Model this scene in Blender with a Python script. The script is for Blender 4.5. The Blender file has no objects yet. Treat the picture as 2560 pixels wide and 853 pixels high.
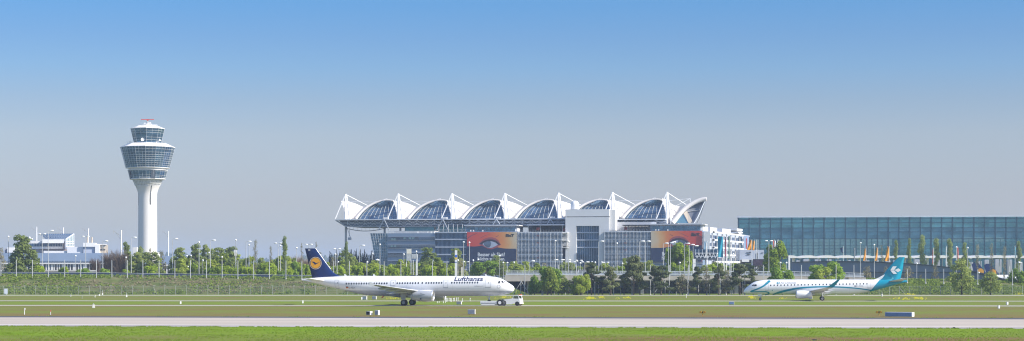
import bpy, bmesh, math, random
from math import sin, cos, pi, sqrt, atan2, radians, tan
from mathutils import Vector, noise

# ------------------------------------------------------------------ basics
random.seed(11)
SC = bpy.context.scene
COL = SC.collection
EYE = 6.85            # camera height over the airfield, metres
FOC = 5120.0          # focal length in photo pixels (photo is 2560 wide)
CX, HY = 1280.0, 680.0

def X(px, Y): return (px - CX) / FOC * Y
def Z(py, Y): return EYE - (py - HY) / FOC * Y
def GD(py): return EYE * FOC / (py - HY)     # distance of a flat-ground point

class Frame:
    """A local frame: u runs right (and nearer), v runs away from the viewer."""
    def __init__(s, px, Y, deg, z0=0.0):
        s.x0, s.y0, s.z0 = X(px, Y), Y, z0
        s.th = radians(deg); s.c, s.s = cos(s.th), sin(s.th)
    def u(s, px, v=0.0):
        k = (px - CX) / FOC
        return (k * (s.y0 + v * s.c) - s.x0 - v * s.s) / (s.c + k * s.s)
    def z(s, py, u, v=0.0):
        return Z(py, s.y0 - u * s.s + v * s.c) - s.z0
    def uz(s, px, py, v=0.0):
        u = s.u(px, v); return u, s.z(py, u, v)
    def world(s, u, v, z=0.0):
        return (s.x0 + u * s.c + v * s.s, s.y0 - u * s.s + v * s.c, s.z0 + z)

def tag(o, label, cat, group=None, kind=None):
    if label: o['label'] = label
    if cat: o['category'] = cat
    if group: o['group'] = group
    if kind: o['kind'] = kind
    return o

def thing(name, label, cat, loc=(0, 0, 0), rotz=0.0, group=None):
    o = bpy.data.objects.new(name, None); COL.objects.link(o)
    o.empty_display_size = 1.0
    o.location = loc; o.rotation_euler = (0, 0, rotz)
    return tag(o, label, cat, group)

def fthing(name, label, cat, fr, group=None):
    return thing(name, label, cat, (fr.x0, fr.y0, fr.z0), -fr.th, group)

class MB:
    """Collects faces and links them as ONE mesh object."""
    def __init__(s): s.v, s.f, s.m, s.sm = [], [], [], []
    def add(s, vs, fs, mi=0, smooth=False):
        b = len(s.v); s.v.extend([tuple(p) for p in vs])
        for f in fs:
            s.f.append(tuple(b + i for i in f)); s.m.append(mi); s.sm.append(smooth)
        return s
    def box(s, x0, x1, y0, y1, z0, z1, mi=0):
        vs = [(x, y, z) for z in (z0, z1) for y in (y0, y1) for x in (x0, x1)]
        return s.add(vs, [(0, 2, 3, 1), (4, 5, 7, 6), (0, 1, 5, 4), (1, 3, 7, 5), (3, 2, 6, 7), (2, 0, 4, 6)], mi)
    def quad(s, *p, mi=0, smooth=False): return s.add(p, [tuple(range(len(p)))], mi, smooth)
    def cyl(s, p0, p1, r0, r1=None, n=8, caps=True, mi=0, smooth=True):
        r1 = r0 if r1 is None else r1
        p0, p1 = Vector(p0), Vector(p1); d = (p1 - p0)
        if d.length < 1e-6: return s
        d.normalize(); a = d.orthogonal().normalized(); b = d.cross(a)
        ring = lambda p, r: [p + (a * cos(2 * pi * i / n) + b * sin(2 * pi * i / n)) * r for i in range(n)]
        A, B = ring(p0, r0), ring(p1, r1)
        s.add(A + B, [(i, (i + 1) % n, n + (i + 1) % n, n + i) for i in range(n)], mi, smooth)
        if caps:
            s.add(A, [tuple(reversed(range(n)))], mi); s.add(B, [tuple(range(n))], mi)
        return s
    def bar(s, p0, p1, w, mi=0): return s.cyl(p0, p1, w / 2 * 1.2, n=4, mi=mi, smooth=False)
    def tube(s, pts, r, n=6, mi=0):
        pts = [Vector(p) for p in pts]; m = len(pts)
        rr = r if isinstance(r, (list, tuple)) else [r] * m
        up = Vector((0.123, 0.9, 0.2)); rings = []
        for i, p in enumerate(pts):
            d = (pts[min(i + 1, m - 1)] - pts[max(i - 1, 0)]).normalized()
            a = (up - d * up.dot(d)); a = a.normalized() if a.length > 1e-4 else d.orthogonal().normalized()
            b = d.cross(a)
            rings.append([p + (a * cos(2 * pi * k / n) + b * sin(2 * pi * k / n)) * rr[i] for k in range(n)])
        vs = [q for r_ in rings for q in r_]
        fs = [(i * n + k, i * n + (k + 1) % n, (i + 1) * n + (k + 1) % n, (i + 1) * n + k) for i in range(m - 1) for k in range(n)]
        s.add(vs, fs, mi, True)
        s.add(rings[0], [tuple(reversed(range(n)))], mi); s.add(rings[-1], [tuple(range(n))], mi)
        return s
    def lathe(s, prof, n=24, c=(0, 0, 0), axis='z', mi=0, smooth=True, a0=0.0):
        rings = []
        for r, h in prof:
            ring = []
            for k in range(n):
                a = a0 + 2 * pi * k / n
                if axis == 'z': ring.append((c[0] + r * cos(a), c[1] + r * sin(a), c[2] + h))
                else: ring.append((c[0] + h, c[1] + r * cos(a), c[2] + r * sin(a)))
            rings.append(ring)
        vs = [q for r_ in rings for q in r_]
        fs = [(i * n + k, i * n + (k + 1) % n, (i + 1) * n + (k + 1) % n, (i + 1) * n + k) for i in range(len(prof) - 1) for k in range(n)]
        return s.add(vs, fs, mi, smooth)
    def prism(s, poly, d0, d1, plane='xz', mi=0):
        """extrude a 2-d outline; plane xz -> extruded along y, xy -> along z"""
        n = len(poly)
        P = (lambda a, b, d: (a, d, b)) if plane == 'xz' else (lambda a, b, d: (a, b, d)) if plane == 'xy' else (lambda a, b, d: (d, a, b))
        A = [P(a, b, d0) for a, b in poly]; B = [P(a, b, d1) for a, b in poly]
        s.add(A + B, [tuple(range(n)), tuple(reversed(range(n, 2 * n)))] + [(i, i + n, (i + 1) % n + n, (i + 1) % n) for i in range(n)], mi)
        return s
    def grid(s, fn, nu, nv, mi=0, smooth=True):
        vs = [fn(i / nu, j / nv) for j in range(nv + 1) for i in range(nu + 1)]
        w = nu + 1
        return s.add(vs, [(j * w + i, j * w + i + 1, (j + 1) * w + i + 1, (j + 1) * w + i) for j in range(nv) for i in range(nu)], mi, smooth)
    def mesh(s, name, mats):
        me = bpy.data.meshes.new(name); me.from_pydata(s.v, [], s.f)
        for m in (mats if isinstance(mats, (list, tuple)) else [mats]): me.materials.append(m)
        me.polygons.foreach_set('material_index', s.m); me.polygons.foreach_set('use_smooth', s.sm)
        me.update(); return me
    def build(s, name, mats, parent=None, loc=None):
        o = bpy.data.objects.new(name, s.mesh(name, mats)); COL.objects.link(o)
        if parent: o.parent = parent
        if loc: o.location = loc
        return o
    def solo(s, name, mats, label, cat, loc=(0, 0, 0), rotz=0.0, group=None):
        o = s.build(name, mats); o.location = loc; o.rotation_euler = (0, 0, rotz)
        return tag(o, label, cat, group)
    def struct(s, name, mats, kind='structure'):
        o = s.build(name, mats); o['kind'] = kind; return o

def copy_tree(o, parent=None):
    c = o.copy(); COL.objects.link(c); c.parent = parent
    for ch in list(o.children): copy_tree(ch, c)
    return c

ONES = 'zeroth first second third fourth fifth sixth seventh eighth ninth tenth eleventh twelfth thirteenth fourteenth fifteenth sixteenth seventeenth eighteenth nineteenth'.split()
TENS = {2: 'twent', 3: 'thirt', 4: 'fort', 5: 'fift', 6: 'sixt', 7: 'sevent', 8: 'eight', 9: 'ninet'}
def nth(n):
    if n < 20: return ONES[n]
    if n >= 100: return 'hundred-and-' + nth(n - 100) if n > 100 else 'hundredth'
    t, o = divmod(n, 10)
    return TENS[t] + 'ieth' if o == 0 else TENS[t] + 'y-' + ONES[o]

ZONES = [(60, 'at the far left edge'), (140, 'before the low terminal'), (255, 'below the white terminal boxes'), (345, 'left of the control tower'),
         (396, 'under the control tower'), (470, 'just right of the control tower'), (600, 'between tower and poplars'), (760, 'left of the navy tail fin'),
         (860, 'behind the navy tail fin'), (925, 'left of the slanting glass office'), (1060, 'before the slanting glass office'), (1168, 'left of the left eye billboard'),
         (1290, 'below the left eye billboard'), (1412, 'before the left louvred block'), (1508, 'before the white core block'), (1628, 'before the right louvred block'),
         (1756, 'by the right eye billboard'), (1880, 'by the tall flagpoles'), (2000, 'left of the wavy canopy'), (2200, 'before the curved grey wall'),
         (2290, 'by the teal tail fin'), (2440, 'right of the teal tail fin'), (9999, 'near the right edge')]
def zone(px):
    for lim, t in ZONES:
        if px < lim: return t

# --------------------------------------------------------------- materials
def pmat(name, rgb, rough=0.6, metal=0.0, var=0.08, scale=0.6, spec=0.5, bump=0.0, stretch=None):
    m = bpy.data.materials.new(name); m.use_nodes = True
    nt = m.node_tree; b = nt.nodes['Principled BSDF']
    b.inputs['Roughness'].default_value = rough; b.inputs['Metallic'].default_value = metal
    b.inputs['Specular IOR Level'].default_value = spec
    tc = nt.nodes.new('ShaderNodeTexCoord'); n = nt.nodes.new('ShaderNodeTexNoise')
    n.inputs['Scale'].default_value = scale; n.inputs['Detail'].default_value = 4
    if stretch:
        mp = nt.nodes.new('ShaderNodeMapping'); mp.inputs['Scale'].default_value = stretch
        nt.links.new(tc.outputs['Object'], mp.inputs[0]); nt.links.new(mp.outputs[0], n.inputs['Vector'])
    else: nt.links.new(tc.outputs['Object'], n.inputs['Vector'])
    r = nt.nodes.new('ShaderNodeValToRGB')
    r.color_ramp.elements[0].position = 0.3; r.color_ramp.elements[1].position = 0.7
    r.color_ramp.elements[0].color = tuple(c * (1 - var) for c in rgb) + (1,)
    r.color_ramp.elements[1].color = tuple(min(1, c * (1 + var)) for c in rgb) + (1,)
    nt.links.new(n.outputs['Fac'], r.inputs[0]); nt.links.new(r.outputs[0], b.inputs['Base Color'])
    if bump:
        bp = nt.nodes.new('ShaderNodeBump'); bp.inputs['Strength'].default_value = bump
        nt.links.new(n.outputs['Fac'], bp.inputs['Height']); nt.links.new(bp.outputs[0], b.inputs['Normal'])
    return m

def leafmat(name, rgb, var=0.25, trans=0.3):
    m = bpy.data.materials.new(name); m.use_nodes = True
    nt = m.node_tree; nt.nodes.clear()
    out = nt.nodes.new('ShaderNodeOutputMaterial'); mix = nt.nodes.new('ShaderNodeMixShader')
    d = nt.nodes.new('ShaderNodeBsdfDiffuse'); t = nt.nodes.new('ShaderNodeBsdfTranslucent')
    tc = nt.nodes.new('ShaderNodeTexCoord'); n = nt.nodes.new('ShaderNodeTexNoise'); n.inputs['Scale'].default_value = 7.0
    oi = nt.nodes.new('ShaderNodeObjectInfo')
    ad = nt.nodes.new('ShaderNodeMath'); ad.operation = 'ADD'
    sc = nt.nodes.new('ShaderNodeMath'); sc.operation = 'MULTIPLY'; sc.inputs[1].default_value = 0.5
    nt.links.new(oi.outputs['Random'], sc.inputs[0]); nt.links.new(n.outputs['Fac'], ad.inputs[0]); nt.links.new(sc.outputs[0], ad.inputs[1])
    r = nt.nodes.new('ShaderNodeValToRGB'); e = r.color_ramp.elements
    e[0].position = 0.35; e[1].position = 1.05
    e[0].color = (rgb[0] * (1 - var), rgb[1] * (1 - var * .8), rgb[2] * (1 - var * .6), 1)
    e[1].color = (rgb[0] * (1 + var * 1.2), rgb[1] * (1 + var), rgb[2] * (1 + var * .7), 1)
    nt.links.new(tc.outputs['Object'], n.inputs['Vector']); nt.links.new(ad.outputs[0], r.inputs[0])
    nt.links.new(r.outputs[0], d.inputs[0]); nt.links.new(r.outputs[0], t.inputs[0])
    mix.inputs[0].default_value = trans
    nt.links.new(d.outputs[0], mix.inputs[1]); nt.links.new(t.outputs[0], mix.inputs[2]); nt.links.new(mix.outputs[0], out.inputs[0])
    return m

M = {}
def mk(k, *a, **kw): M[k] = pmat(k, *a, **kw)
mk('white_paint', (0.74, 0.735, 0.72), 0.35, var=0.02)
mk('white_wall', (0.70, 0.685, 0.66), 0.7, var=0.05, scale=0.15)
mk('tower_white', (0.70, 0.675, 0.64), 0.65, var=0.04, scale=0.12, stretch=(1, 1, 0.25))
mk('membrane', (0.58, 0.55, 0.52), 0.6, var=0.03, scale=0.1)
mk('steel_white', (0.78, 0.78, 0.77), 0.4, var=0.03)
mk('steel_grey', (0.36, 0.39, 0.42), 0.45, metal=0.2, var=0.08)
mk('pole_grey', (0.42, 0.43, 0.425), 0.5, var=0.06)
mk('fence_grey', (0.33, 0.35, 0.33), 0.6, var=0.12)
mk('dark_steel', (0.06, 0.075, 0.095), 0.5, var=0.15)
mk('navy_barrier', (0.055, 0.085, 0.14), 0.6, var=0.2, scale=0.3)
mk('lamp_glass', (0.85, 0.85, 0.82), 0.25, var=0.02)
mk('jet_white', (0.80, 0.795, 0.785), 0.28, var=0.015, scale=0.4)
mk('jet_grey', (0.42, 0.44, 0.47), 0.3, var=0.04)
mk('wing_grey', (0.50, 0.51, 0.52), 0.38, var=0.06, scale=0.8)
mk('jet_metal', (0.72, 0.72, 0.72), 0.3, metal=0.7, var=0.03)
mk('jet_navy', (0.010, 0.028, 0.125), 0.3, var=0.06)
mk('jet_yellow', (0.80, 0.36, 0.015), 0.45, var=0.03)
mk('jet_cream', (0.78, 0.60, 0.36), 0.45, var=0.03)
mk('teal', (0.0, 0.235, 0.345), 0.35, var=0.06)
mk('teal_pale', (0.12, 0.46, 0.52), 0.35, var=0.06)
mk('tyre', (0.018, 0.018, 0.02), 0.8, var=0.2)
mk('hub', (0.32, 0.33, 0.35), 0.5, metal=0.3, var=0.1)
mk('window_dark', (0.015, 0.02, 0.03), 0.12, var=0.1)
mk('line_dark', (0.36, 0.38, 0.41), 0.6, var=0.1)
mk('text_navy', (0.012, 0.022, 0.085), 0.5, var=0.03)
mk('text_grey', (0.22, 0.24, 0.27), 0.5, var=0.03)
mk('flag_black', (0.02, 0.02, 0.02), 0.7); mk('flag_red', (0.55, 0.03, 0.03), 0.7); mk('flag_gold', (0.8, 0.45, 0.02), 0.7)
mk('sign_black', (0.02, 0.022, 0.025), 0.5, var=0.2); mk('sign_face', (0.30, 0.33, 0.38), 0.55, var=0.12, scale=3)
mk('sign_blue', (0.15, 0.235, 0.40), 0.5, var=0.12, scale=1.5)
mk('amber', (0.55, 0.30, 0.02), 0.5, var=0.1); mk('red', (0.6, 0.06, 0.035), 0.5, var=0.08)
mk('bark', (0.10, 0.075, 0.055), 0.9, var=0.3, scale=6)
mk('concrete', (0.42, 0.38, 0.33), 0.85, var=0.16, scale=0.25)
mk('concrete_pale', (0.55, 0.54, 0.51), 0.8, var=0.1, scale=0.2)
mk('concrete_shaded', (0.035, 0.045, 0.06), 0.85, var=0.25, scale=0.2)  # concrete with the shade of the covered space put into its colour
mk('facade_grey', (0.40, 0.44, 0.52), 0.6, var=0.05, scale=0.1)
mk('facade_blue', (0.20, 0.27, 0.37), 0.5, metal=0.1, var=0.06, scale=0.08)
mk('louvre', (0.55, 0.58, 0.62), 0.5, var=0.08, scale=0.3)
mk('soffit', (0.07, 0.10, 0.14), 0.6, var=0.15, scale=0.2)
mk('clad_white', (0.66, 0.665, 0.675), 0.55, var=0.035, scale=0.1)
mk('roof_pink', (0.42, 0.37, 0.37), 0.8, var=0.08, scale=0.1)
mk('beige', (0.48, 0.41, 0.32), 0.8, var=0.06, scale=0.2)
mk('vest', (0.25, 0.65, 0.06), 0.7, var=0.1); mk('skin', (0.5, 0.32, 0.24), 0.6); mk('trousers', (0.03, 0.04, 0.07), 0.8); mk('hair', (0.05, 0.035, 0.025), 0.8)
mk('car_dark', (0.02, 0.025, 0.035), 0.25); mk('car_white', (0.75, 0.75, 0.75), 0.3); mk('car_silver', (0.4, 0.42, 0.44), 0.3, metal=0.5); mk('car_red', (0.35, 0.03, 0.03), 0.3)
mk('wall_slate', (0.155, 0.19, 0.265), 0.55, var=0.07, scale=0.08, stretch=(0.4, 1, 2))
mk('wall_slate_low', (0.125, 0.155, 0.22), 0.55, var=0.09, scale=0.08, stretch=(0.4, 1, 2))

def glassmat(name, tint, rough=0.06, metal=0.75, var=0.18, scale=0.05, stretch=(1, 1, 3)):
    return pmat(name, tint, rough, metal, var, scale, stretch=stretch)
def panes(m, size, lo=.78, hi=1.25):
    # every pane reflects a little differently
    t = m.node_tree; L = t.links.new; b = t.nodes['Principled BSDF']; src = [l.from_socket for l in t.links if l.to_socket == b.inputs['Base Color']][0]
    tc = t.nodes.new('ShaderNodeTexCoord'); sn = t.nodes.new('ShaderNodeVectorMath'); sn.operation = 'SNAP'; sn.inputs[1].default_value = size
    wn = t.nodes.new('ShaderNodeTexWhiteNoise'); mr = t.nodes.new('ShaderNodeMapRange'); mr.inputs['To Min'].default_value = lo; mr.inputs['To Max'].default_value = hi
    mx = t.nodes.new('ShaderNodeMix'); mx.data_type = 'RGBA'; mx.blend_type = 'MULTIPLY'; mx.inputs[0].default_value = 1
    L(tc.outputs['Object'], sn.inputs[0]); L(sn.outputs[0], wn.inputs[0]); L(wn.outputs['Value'], mr.inputs[0]); L(src, mx.inputs[6]); L(mr.outputs[0], mx.inputs[7]); L(mx.outputs[2], b.inputs['Base Color']); return m
M['glass_teal'] = panes(glassmat('glass_teal', (0.115, 0.33, 0.40), var=.3, scale=.02), (5.53, 50, 2.4), .75, 1.25)
M['glass_pale'] = glassmat('glass_pale', (0.23, 0.42, 0.45), 0.15)
M['glass_low'] = panes(glassmat('glass_low', (0.105, 0.265, 0.36), 0.12), (5.53, 50, 2.0), .8, 1.2)
M['glass_blue'] = panes(glassmat('glass_blue', (0.16, 0.25, 0.335), 0.08), (2.4, 4, 1.6), .75, 1.3)
M['glass_office'] = panes(glassmat('glass_office', (0.11, 0.22, 0.33), 0.08), (1.6, 50, 1.5), .7, 1.3)
M['glass_dark'] = panes(glassmat('glass_dark', (0.06, 0.125, 0.22), 0.1, 0.65), (1.9, 50, 3.5), .65, 1.35)
M['glass_tower'] = glassmat('glass_tower', (0.095, 0.185, 0.29), 0.05, 0.75, 0.35, 0.25)

for k, rgb, v, t in (('leaf_fresh', (0.30, 0.37, 0.07), .3, .5), ('leaf_bright', (0.31, 0.41, 0.05), .28, .5), ('leaf_green', (0.225, 0.34, 0.06), .32, .5),
                     ('leaf_olive', (0.255, 0.31, 0.095), .3, .5), ('leaf_poplar', (0.25, 0.31, 0.11), .3, .5), ('leaf_pine', (0.135, 0.16, 0.075), .4, .35),
                     ('leaf_conifer', (0.020, 0.034, 0.030), .3, .05), ('leaf_sparse', (0.25, 0.235, 0.14), .3, .35), ('twig', (0.15, 0.115, 0.09), .25, .0),
                     ('twig_pale', (0.26, 0.19, 0.13), .25, .0), ('leaf_far', (0.04, 0.058, 0.035), .35, .0), ('bank_leaf', (0.17, 0.235, 0.05), .4, .45),
                     ('bank_dry', (0.20, 0.17, 0.115), .4, .2), ('flower', (0.50, 0.46, 0.03), .25, .2), ('grass_tuft', (0.215, 0.295, 0.035), .4, .5)):
    M[k] = leafmat(k, rgb, v, t)

def text_geo(s, bold=0.0, shear=0.0, step=None):
    """flat text as (verts 2-d, faces), baseline at 0, scaled so that 'x' runs 0..w"""
    cu = bpy.data.curves.new('t', 'FONT'); cu.body = s; cu.offset = bold; cu.shear = shear; cu.resolution_u = 3
    o = bpy.data.objects.new('t', cu); COL.objects.link(o)
    dg = bpy.context.evaluated_depsgraph_get(); me = bpy.data.meshes.new_from_object(o.evaluated_get(dg))
    bm = bmesh.new(); bm.from_mesh(me)
    ys = [v.co.y for v in bm.verts]; xs = [v.co.x for v in bm.verts]
    if step:
        y = min(ys) + step
        while y < max(ys):
            bmesh.ops.bisect_plane(bm, geom=bm.verts[:] + bm.edges[:] + bm.faces[:], plane_co=(0, y, 0), plane_no=(0, 1, 0)); y += step
    bm.verts.index_update()
    x0, x1, y0, y1 = min(xs), max(xs), min(ys), max(ys)
    V = [((v.co.x - x0) / (x1 - x0), (v.co.y - y0) / (y1 - y0)) for v in bm.verts]
    Fc = [tuple(v.index for v in f.verts) for f in bm.faces]
    bm.free(); bpy.data.objects.remove(o); bpy.data.curves.remove(cu); bpy.data.meshes.remove(me)
    return V, Fc
# ------------------------------------------------- camera, sky, sun, air
cam = bpy.data.cameras.new('camera'); co = bpy.data.objects.new('camera', cam); COL.objects.link(co)
cam.sensor_width = 36.0; cam.lens = 36.0 * FOC / 2560.0
cam.shift_y = (HY - 426.5) / 2560.0
cam.clip_start = 0.5; cam.clip_end = 30000.0
co.location = (0, 0, EYE); co.rotation_euler = (pi / 2, 0, 0)
SC.camera = co

SUN_EL = radians(36.0); SUN_AZ = (0.938, -0.346)
sv = Vector((SUN_AZ[0] * cos(SUN_EL), SUN_AZ[1] * cos(SUN_EL), sin(SUN_EL))).normalized()
sl = bpy.data.lights.new('sun', 'SUN'); sl.energy = 4.3; sl.angle = radians(0.53); sl.color = (1.0, 0.935, 0.84)
so = bpy.data.objects.new('sun', sl); COL.objects.link(so)
so.rotation_euler = (-sv).to_track_quat('-Z', 'Y').to_euler(); so.location = (200, -80, 160)

wd = bpy.data.worlds.new('World'); SC.world = wd; wd.use_nodes = True
nt = wd.node_tree; bg = nt.nodes['Background']
sky = nt.nodes.new('ShaderNodeTexSky'); sky.sky_type = 'NISHITA'; sky.sun_disc = False
sky.sun_elevation = SUN_EL; sky.sun_rotation = atan2(SUN_AZ[0], SUN_AZ[1])
sky.altitude = 450; sky.air_density = 1.0; sky.dust_density = 1.0; sky.ozone_density = 2.0
# the clear spring sky deepens quickly above a pale, dusty horizon: tint by elevation
tc = nt.nodes.new('ShaderNodeTexCoord'); sp = nt.nodes.new('ShaderNodeSeparateXYZ'); nt.links.new(tc.outputs['Generated'], sp.inputs[0])
rmp = nt.nodes.new('ShaderNodeValToRGB'); rmp.color_ramp.interpolation = 'LINEAR'
mr = nt.nodes.new('ShaderNodeMapRange'); mr.inputs['From Min'].default_value = 0.0; mr.inputs['From Max'].default_value = 0.30
nt.links.new(sp.outputs['Z'], mr.inputs['Value']); nt.links.new(mr.outputs[0], rmp.inputs[0])
SKY_RAMP = [(0.000, (0.473, 0.479, 0.570)), (0.052, (0.473, 0.474, 0.570)), (0.117, (0.482, 0.453, 0.543)), (0.221, (0.502, 0.479, 0.551)), (0.277, (0.430, 0.459, 0.562)), (0.329, (0.352, 0.457, 0.610)), (0.378, (0.298, 0.431, 0.617)), (0.433, (0.238, 0.427, 0.640)), (0.62, (0.62, 0.72, 0.92)), (1.000, (0.98, 1.02, 1.14))]
els = rmp.color_ramp.elements
while len(els) < len(SKY_RAMP): els.new(0.5)
for e, (p, c) in zip(els, SKY_RAMP): e.position = p; e.color = c + (1,)
mx = nt.nodes.new('ShaderNodeMix'); mx.data_type = 'RGBA'; mx.blend_type = 'MULTIPLY'; mx.inputs[0].default_value = 1.0
nt.links.new(sky.outputs[0], mx.inputs[6]); nt.links.new(rmp.outputs[0], mx.inputs[7]); nt.links.new(mx.outputs[2], bg.inputs['Color'])
bg.inputs['Strength'].default_value = 0.12

vs = SC.view_settings; vs.view_transform = 'Standard'; vs.look = 'None'; vs.exposure = 0.80; vs.gamma = 1.0; vs.use_curve_mapping = False
SC.cycles.max_bounces = 6; SC.cycles.diffuse_bounces = 3; SC.cycles.glossy_bounces = 3; SC.cycles.transmission_bounces = 4
SC.cycles.transparent_max_bounces = 8; SC.cycles.volume_bounces = 0; SC.cycles.use_denoising = True; SC.cycles.use_adaptive_sampling = False; SC.cycles.filter_width = 1.15
SC.cycles.caustics_reflective = False; SC.cycles.caustics_refractive = False

def make_haze(density):
    mb = MB().box(-6900, 6900, -150, 8900, -1.2, 92)
    m = bpy.data.materials.new('air'); m.use_nodes = True; t = m.node_tree; t.nodes.clear()
    o = t.nodes.new('ShaderNodeOutputMaterial'); v = t.nodes.new('ShaderNodeVolumePrincipled')
    v.inputs['Color'].default_value = (0.64, 0.79, 1.0, 1); v.inputs['Density'].default_value = density; v.inputs['Anisotropy'].default_value = 0.1
    t.links.new(v.outputs[0], o.inputs['Volume'])
    h = mb.build('haze', m); h['kind'] = 'stuff'
make_haze(0.00012)

# ------------------------------------------------------------ the airfield
def ground_mat():
    m = bpy.data.materials.new('airfield_grass'); m.use_nodes = True; t = m.node_tree; b = t.nodes['Principled BSDF']
    b.inputs['Roughness'].default_value = 0.9; b.inputs['Specular IOR Level'].default_value = 0.0
    tc = t.nodes.new('ShaderNodeTexCoord'); L = t.links.new
    def noi(scale, det=5, vec=None):
        n = t.nodes.new('ShaderNodeTexNoise'); n.inputs['Scale'].default_value = scale; n.inputs['Detail'].default_value = det
        n.inputs['Roughness'].default_value = 0.62
        L(vec or tc.outputs['Object'], n.inputs['Vector']); return n.outputs['Fac']
    def ramp(inp, stops):
        r = t.nodes.new('ShaderNodeValToRGB'); e = r.color_ramp.elements
        while len(e) < len(stops): e.new(0.5)
        for el, (p, c) in zip(e, stops): el.position = p; el.color = tuple(c) + (1,)
        L(inp, r.inputs[0]); return r.outputs[0]
    def mix(a, b_, f, mode='MIX'):
        x = t.nodes.new('ShaderNodeMix'); x.data_type = 'RGBA'; x.blend_type = mode
        for sock, val in ((6, a), (7, b_), (0, f)):
            if hasattr(val, 'node'): L(val, x.inputs[sock])
            else: x.inputs[sock].default_value = val if sock == 0 else tuple(val) + (1,)
        return x.outputs[2]
    def math(op, a, b_):
        x = t.nodes.new('ShaderNodeMath'); x.operation = op
        for i, val in enumerate((a, b_)):
            if hasattr(val, 'node'): L(val, x.inputs[i])
            else: x.inputs[i].default_value = val
        return x.outputs[0]
    sp = t.nodes.new('ShaderNodeSeparateXYZ'); L(tc.outputs['Object'], sp.inputs[0])
    # mown strips: how lush the grass is, by distance from the runway
    wob = math('MULTIPLY', noi(0.02, 3), 26.0)
    yy = math('ADD', sp.outputs['Y'], math('SUBTRACT', wob, 13.0))
    mr = t.nodes.new('ShaderNodeMapRange'); mr.inputs['From Min'].default_value = 190; mr.inputs['From Max'].default_value = 630; L(yy, mr.inputs['Value'])
    g = lambda v: (v, v, v)
    lush = ramp(mr.outputs[0], [(0.0, g(.34)), (0.03, g(.40)), (0.075, g(.74)), (0.17, g(.86)), (0.26, g(.10)), (0.36, g(.36)), (0.47, g(.34)), (0.505, g(.22)), (0.54, g(.60)), (0.62, g(.64)), (0.68, g(.60)), (0.80, g(.30)), (0.93, g(.62)), (1.0, g(.6))])
    def step(v, a, b_):
        q = t.nodes.new('ShaderNodeMapRange'); q.inputs['From Min'].default_value = a; q.inputs['From Max'].default_value = b_; L(v, q.inputs['Value']); return q.outputs[0]
    worn = math('MULTIPLY', step(sp.outputs['X'], -6.0, 22.0), step(yy, 219.0, 211.0))
    lush = math('SUBTRACT', lush, math('MULTIPLY', worn, 0.55))
    n1 = noi(0.05, 6); n2 = noi(0.5, 6); n3 = noi(3.0, 4)
    f = math('ADD', lush, math('MULTIPLY', math('SUBTRACT', n1, 0.5), 1.5))
    f = math('ADD', f, math('MULTIPLY', math('SUBTRACT', n2, 0.5), 0.9))
    col = ramp(f, [(0.0, (0.178, 0.130, 0.062)), (0.28, (0.165, 0.160, 0.055)), (0.55, (0.152, 0.185, 0.046)), (0.85, (0.150, 0.225, 0.026)), (1.0, (0.138, 0.232, 0.022))])
    fine = ramp(n3, [(0.25, (0.55, 0.58, 0.5)), (0.5, (1, 1, 1)), (0.8, (1.4, 1.35, 1.3))])
    L(mix(col, fine, 0.55, 'MULTIPLY'), b.inputs['Base Color'])
    return m
M['grass'] = ground_mat()
g = MB(); g.add([(-6500, -100, 0), (6500, -100, 0), (6500, 8600, 0), (-6500, 8600, 0)], [(0, 1, 2, 3)])
g.struct('ground', M['grass'])

def strip(name, mat, far, near, z, x0=-40, x1=2600):
    """a flat strip whose far and near edges pass the photo rows given at x=0 and x=2560"""
    def pts(row, n=9):
        out = []
        for i in range(n):
            px = x0 + (x1 - x0) * i / (n - 1); y = row[0] + (row[1] - row[0]) * px / 2560
            Y = GD(y); out.append((X(px, Y), Y, z))
        return out
    A, B = pts(near), pts(far)
    # run on well past the frame
    def ext(P):
        a, b = Vector(P[0]), Vector(P[-1]); d = (b - a).normalized()
        return [tuple(a - d * 500)] + P + [tuple(b + d * 500)]
    A, B = ext(A), ext(B); n = len(A); mb = MB()
    mb.add(A + B, [(i, i + 1, n + i + 1, n + i) for i in range(n - 1)])
    return mb.struct(name, mat)
def concrete_mat(name, rgb):
    m = pmat(name, rgb, 0.75, var=0.20, scale=0.16, stretch=(0.10, 2.2, 1)); return m
M['runway'] = concrete_mat('runway_concrete', (0.415, 0.352, 0.285)); M['shoulder'] = concrete_mat('shoulder_asphalt', (0.065, 0.065, 0.068))
M['shoulder_near'] = concrete_mat('shoulder_worn', (0.33, 0.30, 0.28)); M['taxi'] = concrete_mat('taxiway_concrete', (0.36, 0.33, 0.26)); M['track'] = concrete_mat('perimeter_track', (0.36, 0.34, 0.25))
M['marking'] = pmat('runway_paint', (0.56, 0.51, 0.45), 0.6, var=0.1, scale=0.3)
strip('runway_shoulder', M['shoulder'], (790.6, 795.3), (793.9, 799.2), 0.010)
strip('runway', M['runway'], (793.7, 798.9), (813.0, 819.3), 0.016)
strip('runway_verge', M['shoulder_near'], (812.8, 819.1), (815.8, 822.2), 0.010)
strip('runway_edge_line', M['marking'], (811.0, 817.2), (812.4, 818.6), 0.020)
mb = MB()
for (xa, xb, ya, yb) in ((775, 1340, 797.0, 799.2),):
    P = []
    for px, y in ((xa, yb - .6), (xb - 30, yb), (xb, ya + .4), (xa, ya)):
        Y = GD(y); P.append((X(px, Y), Y, 0.020))
    mb.quad(*P)
mb.struct('runway_marking', M['marking'])
strip('taxiway', M['taxi'], (762.7, 764.0), (764.9, 766.4), 0.010)
strip('far_taxiway', M['taxi'], (751.4, 752.3), (753.1, 754.1), 0.010)
strip('perimeter_track', M['track'], (737.6, 738.0), (739.3, 739.9), 0.010)

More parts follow.
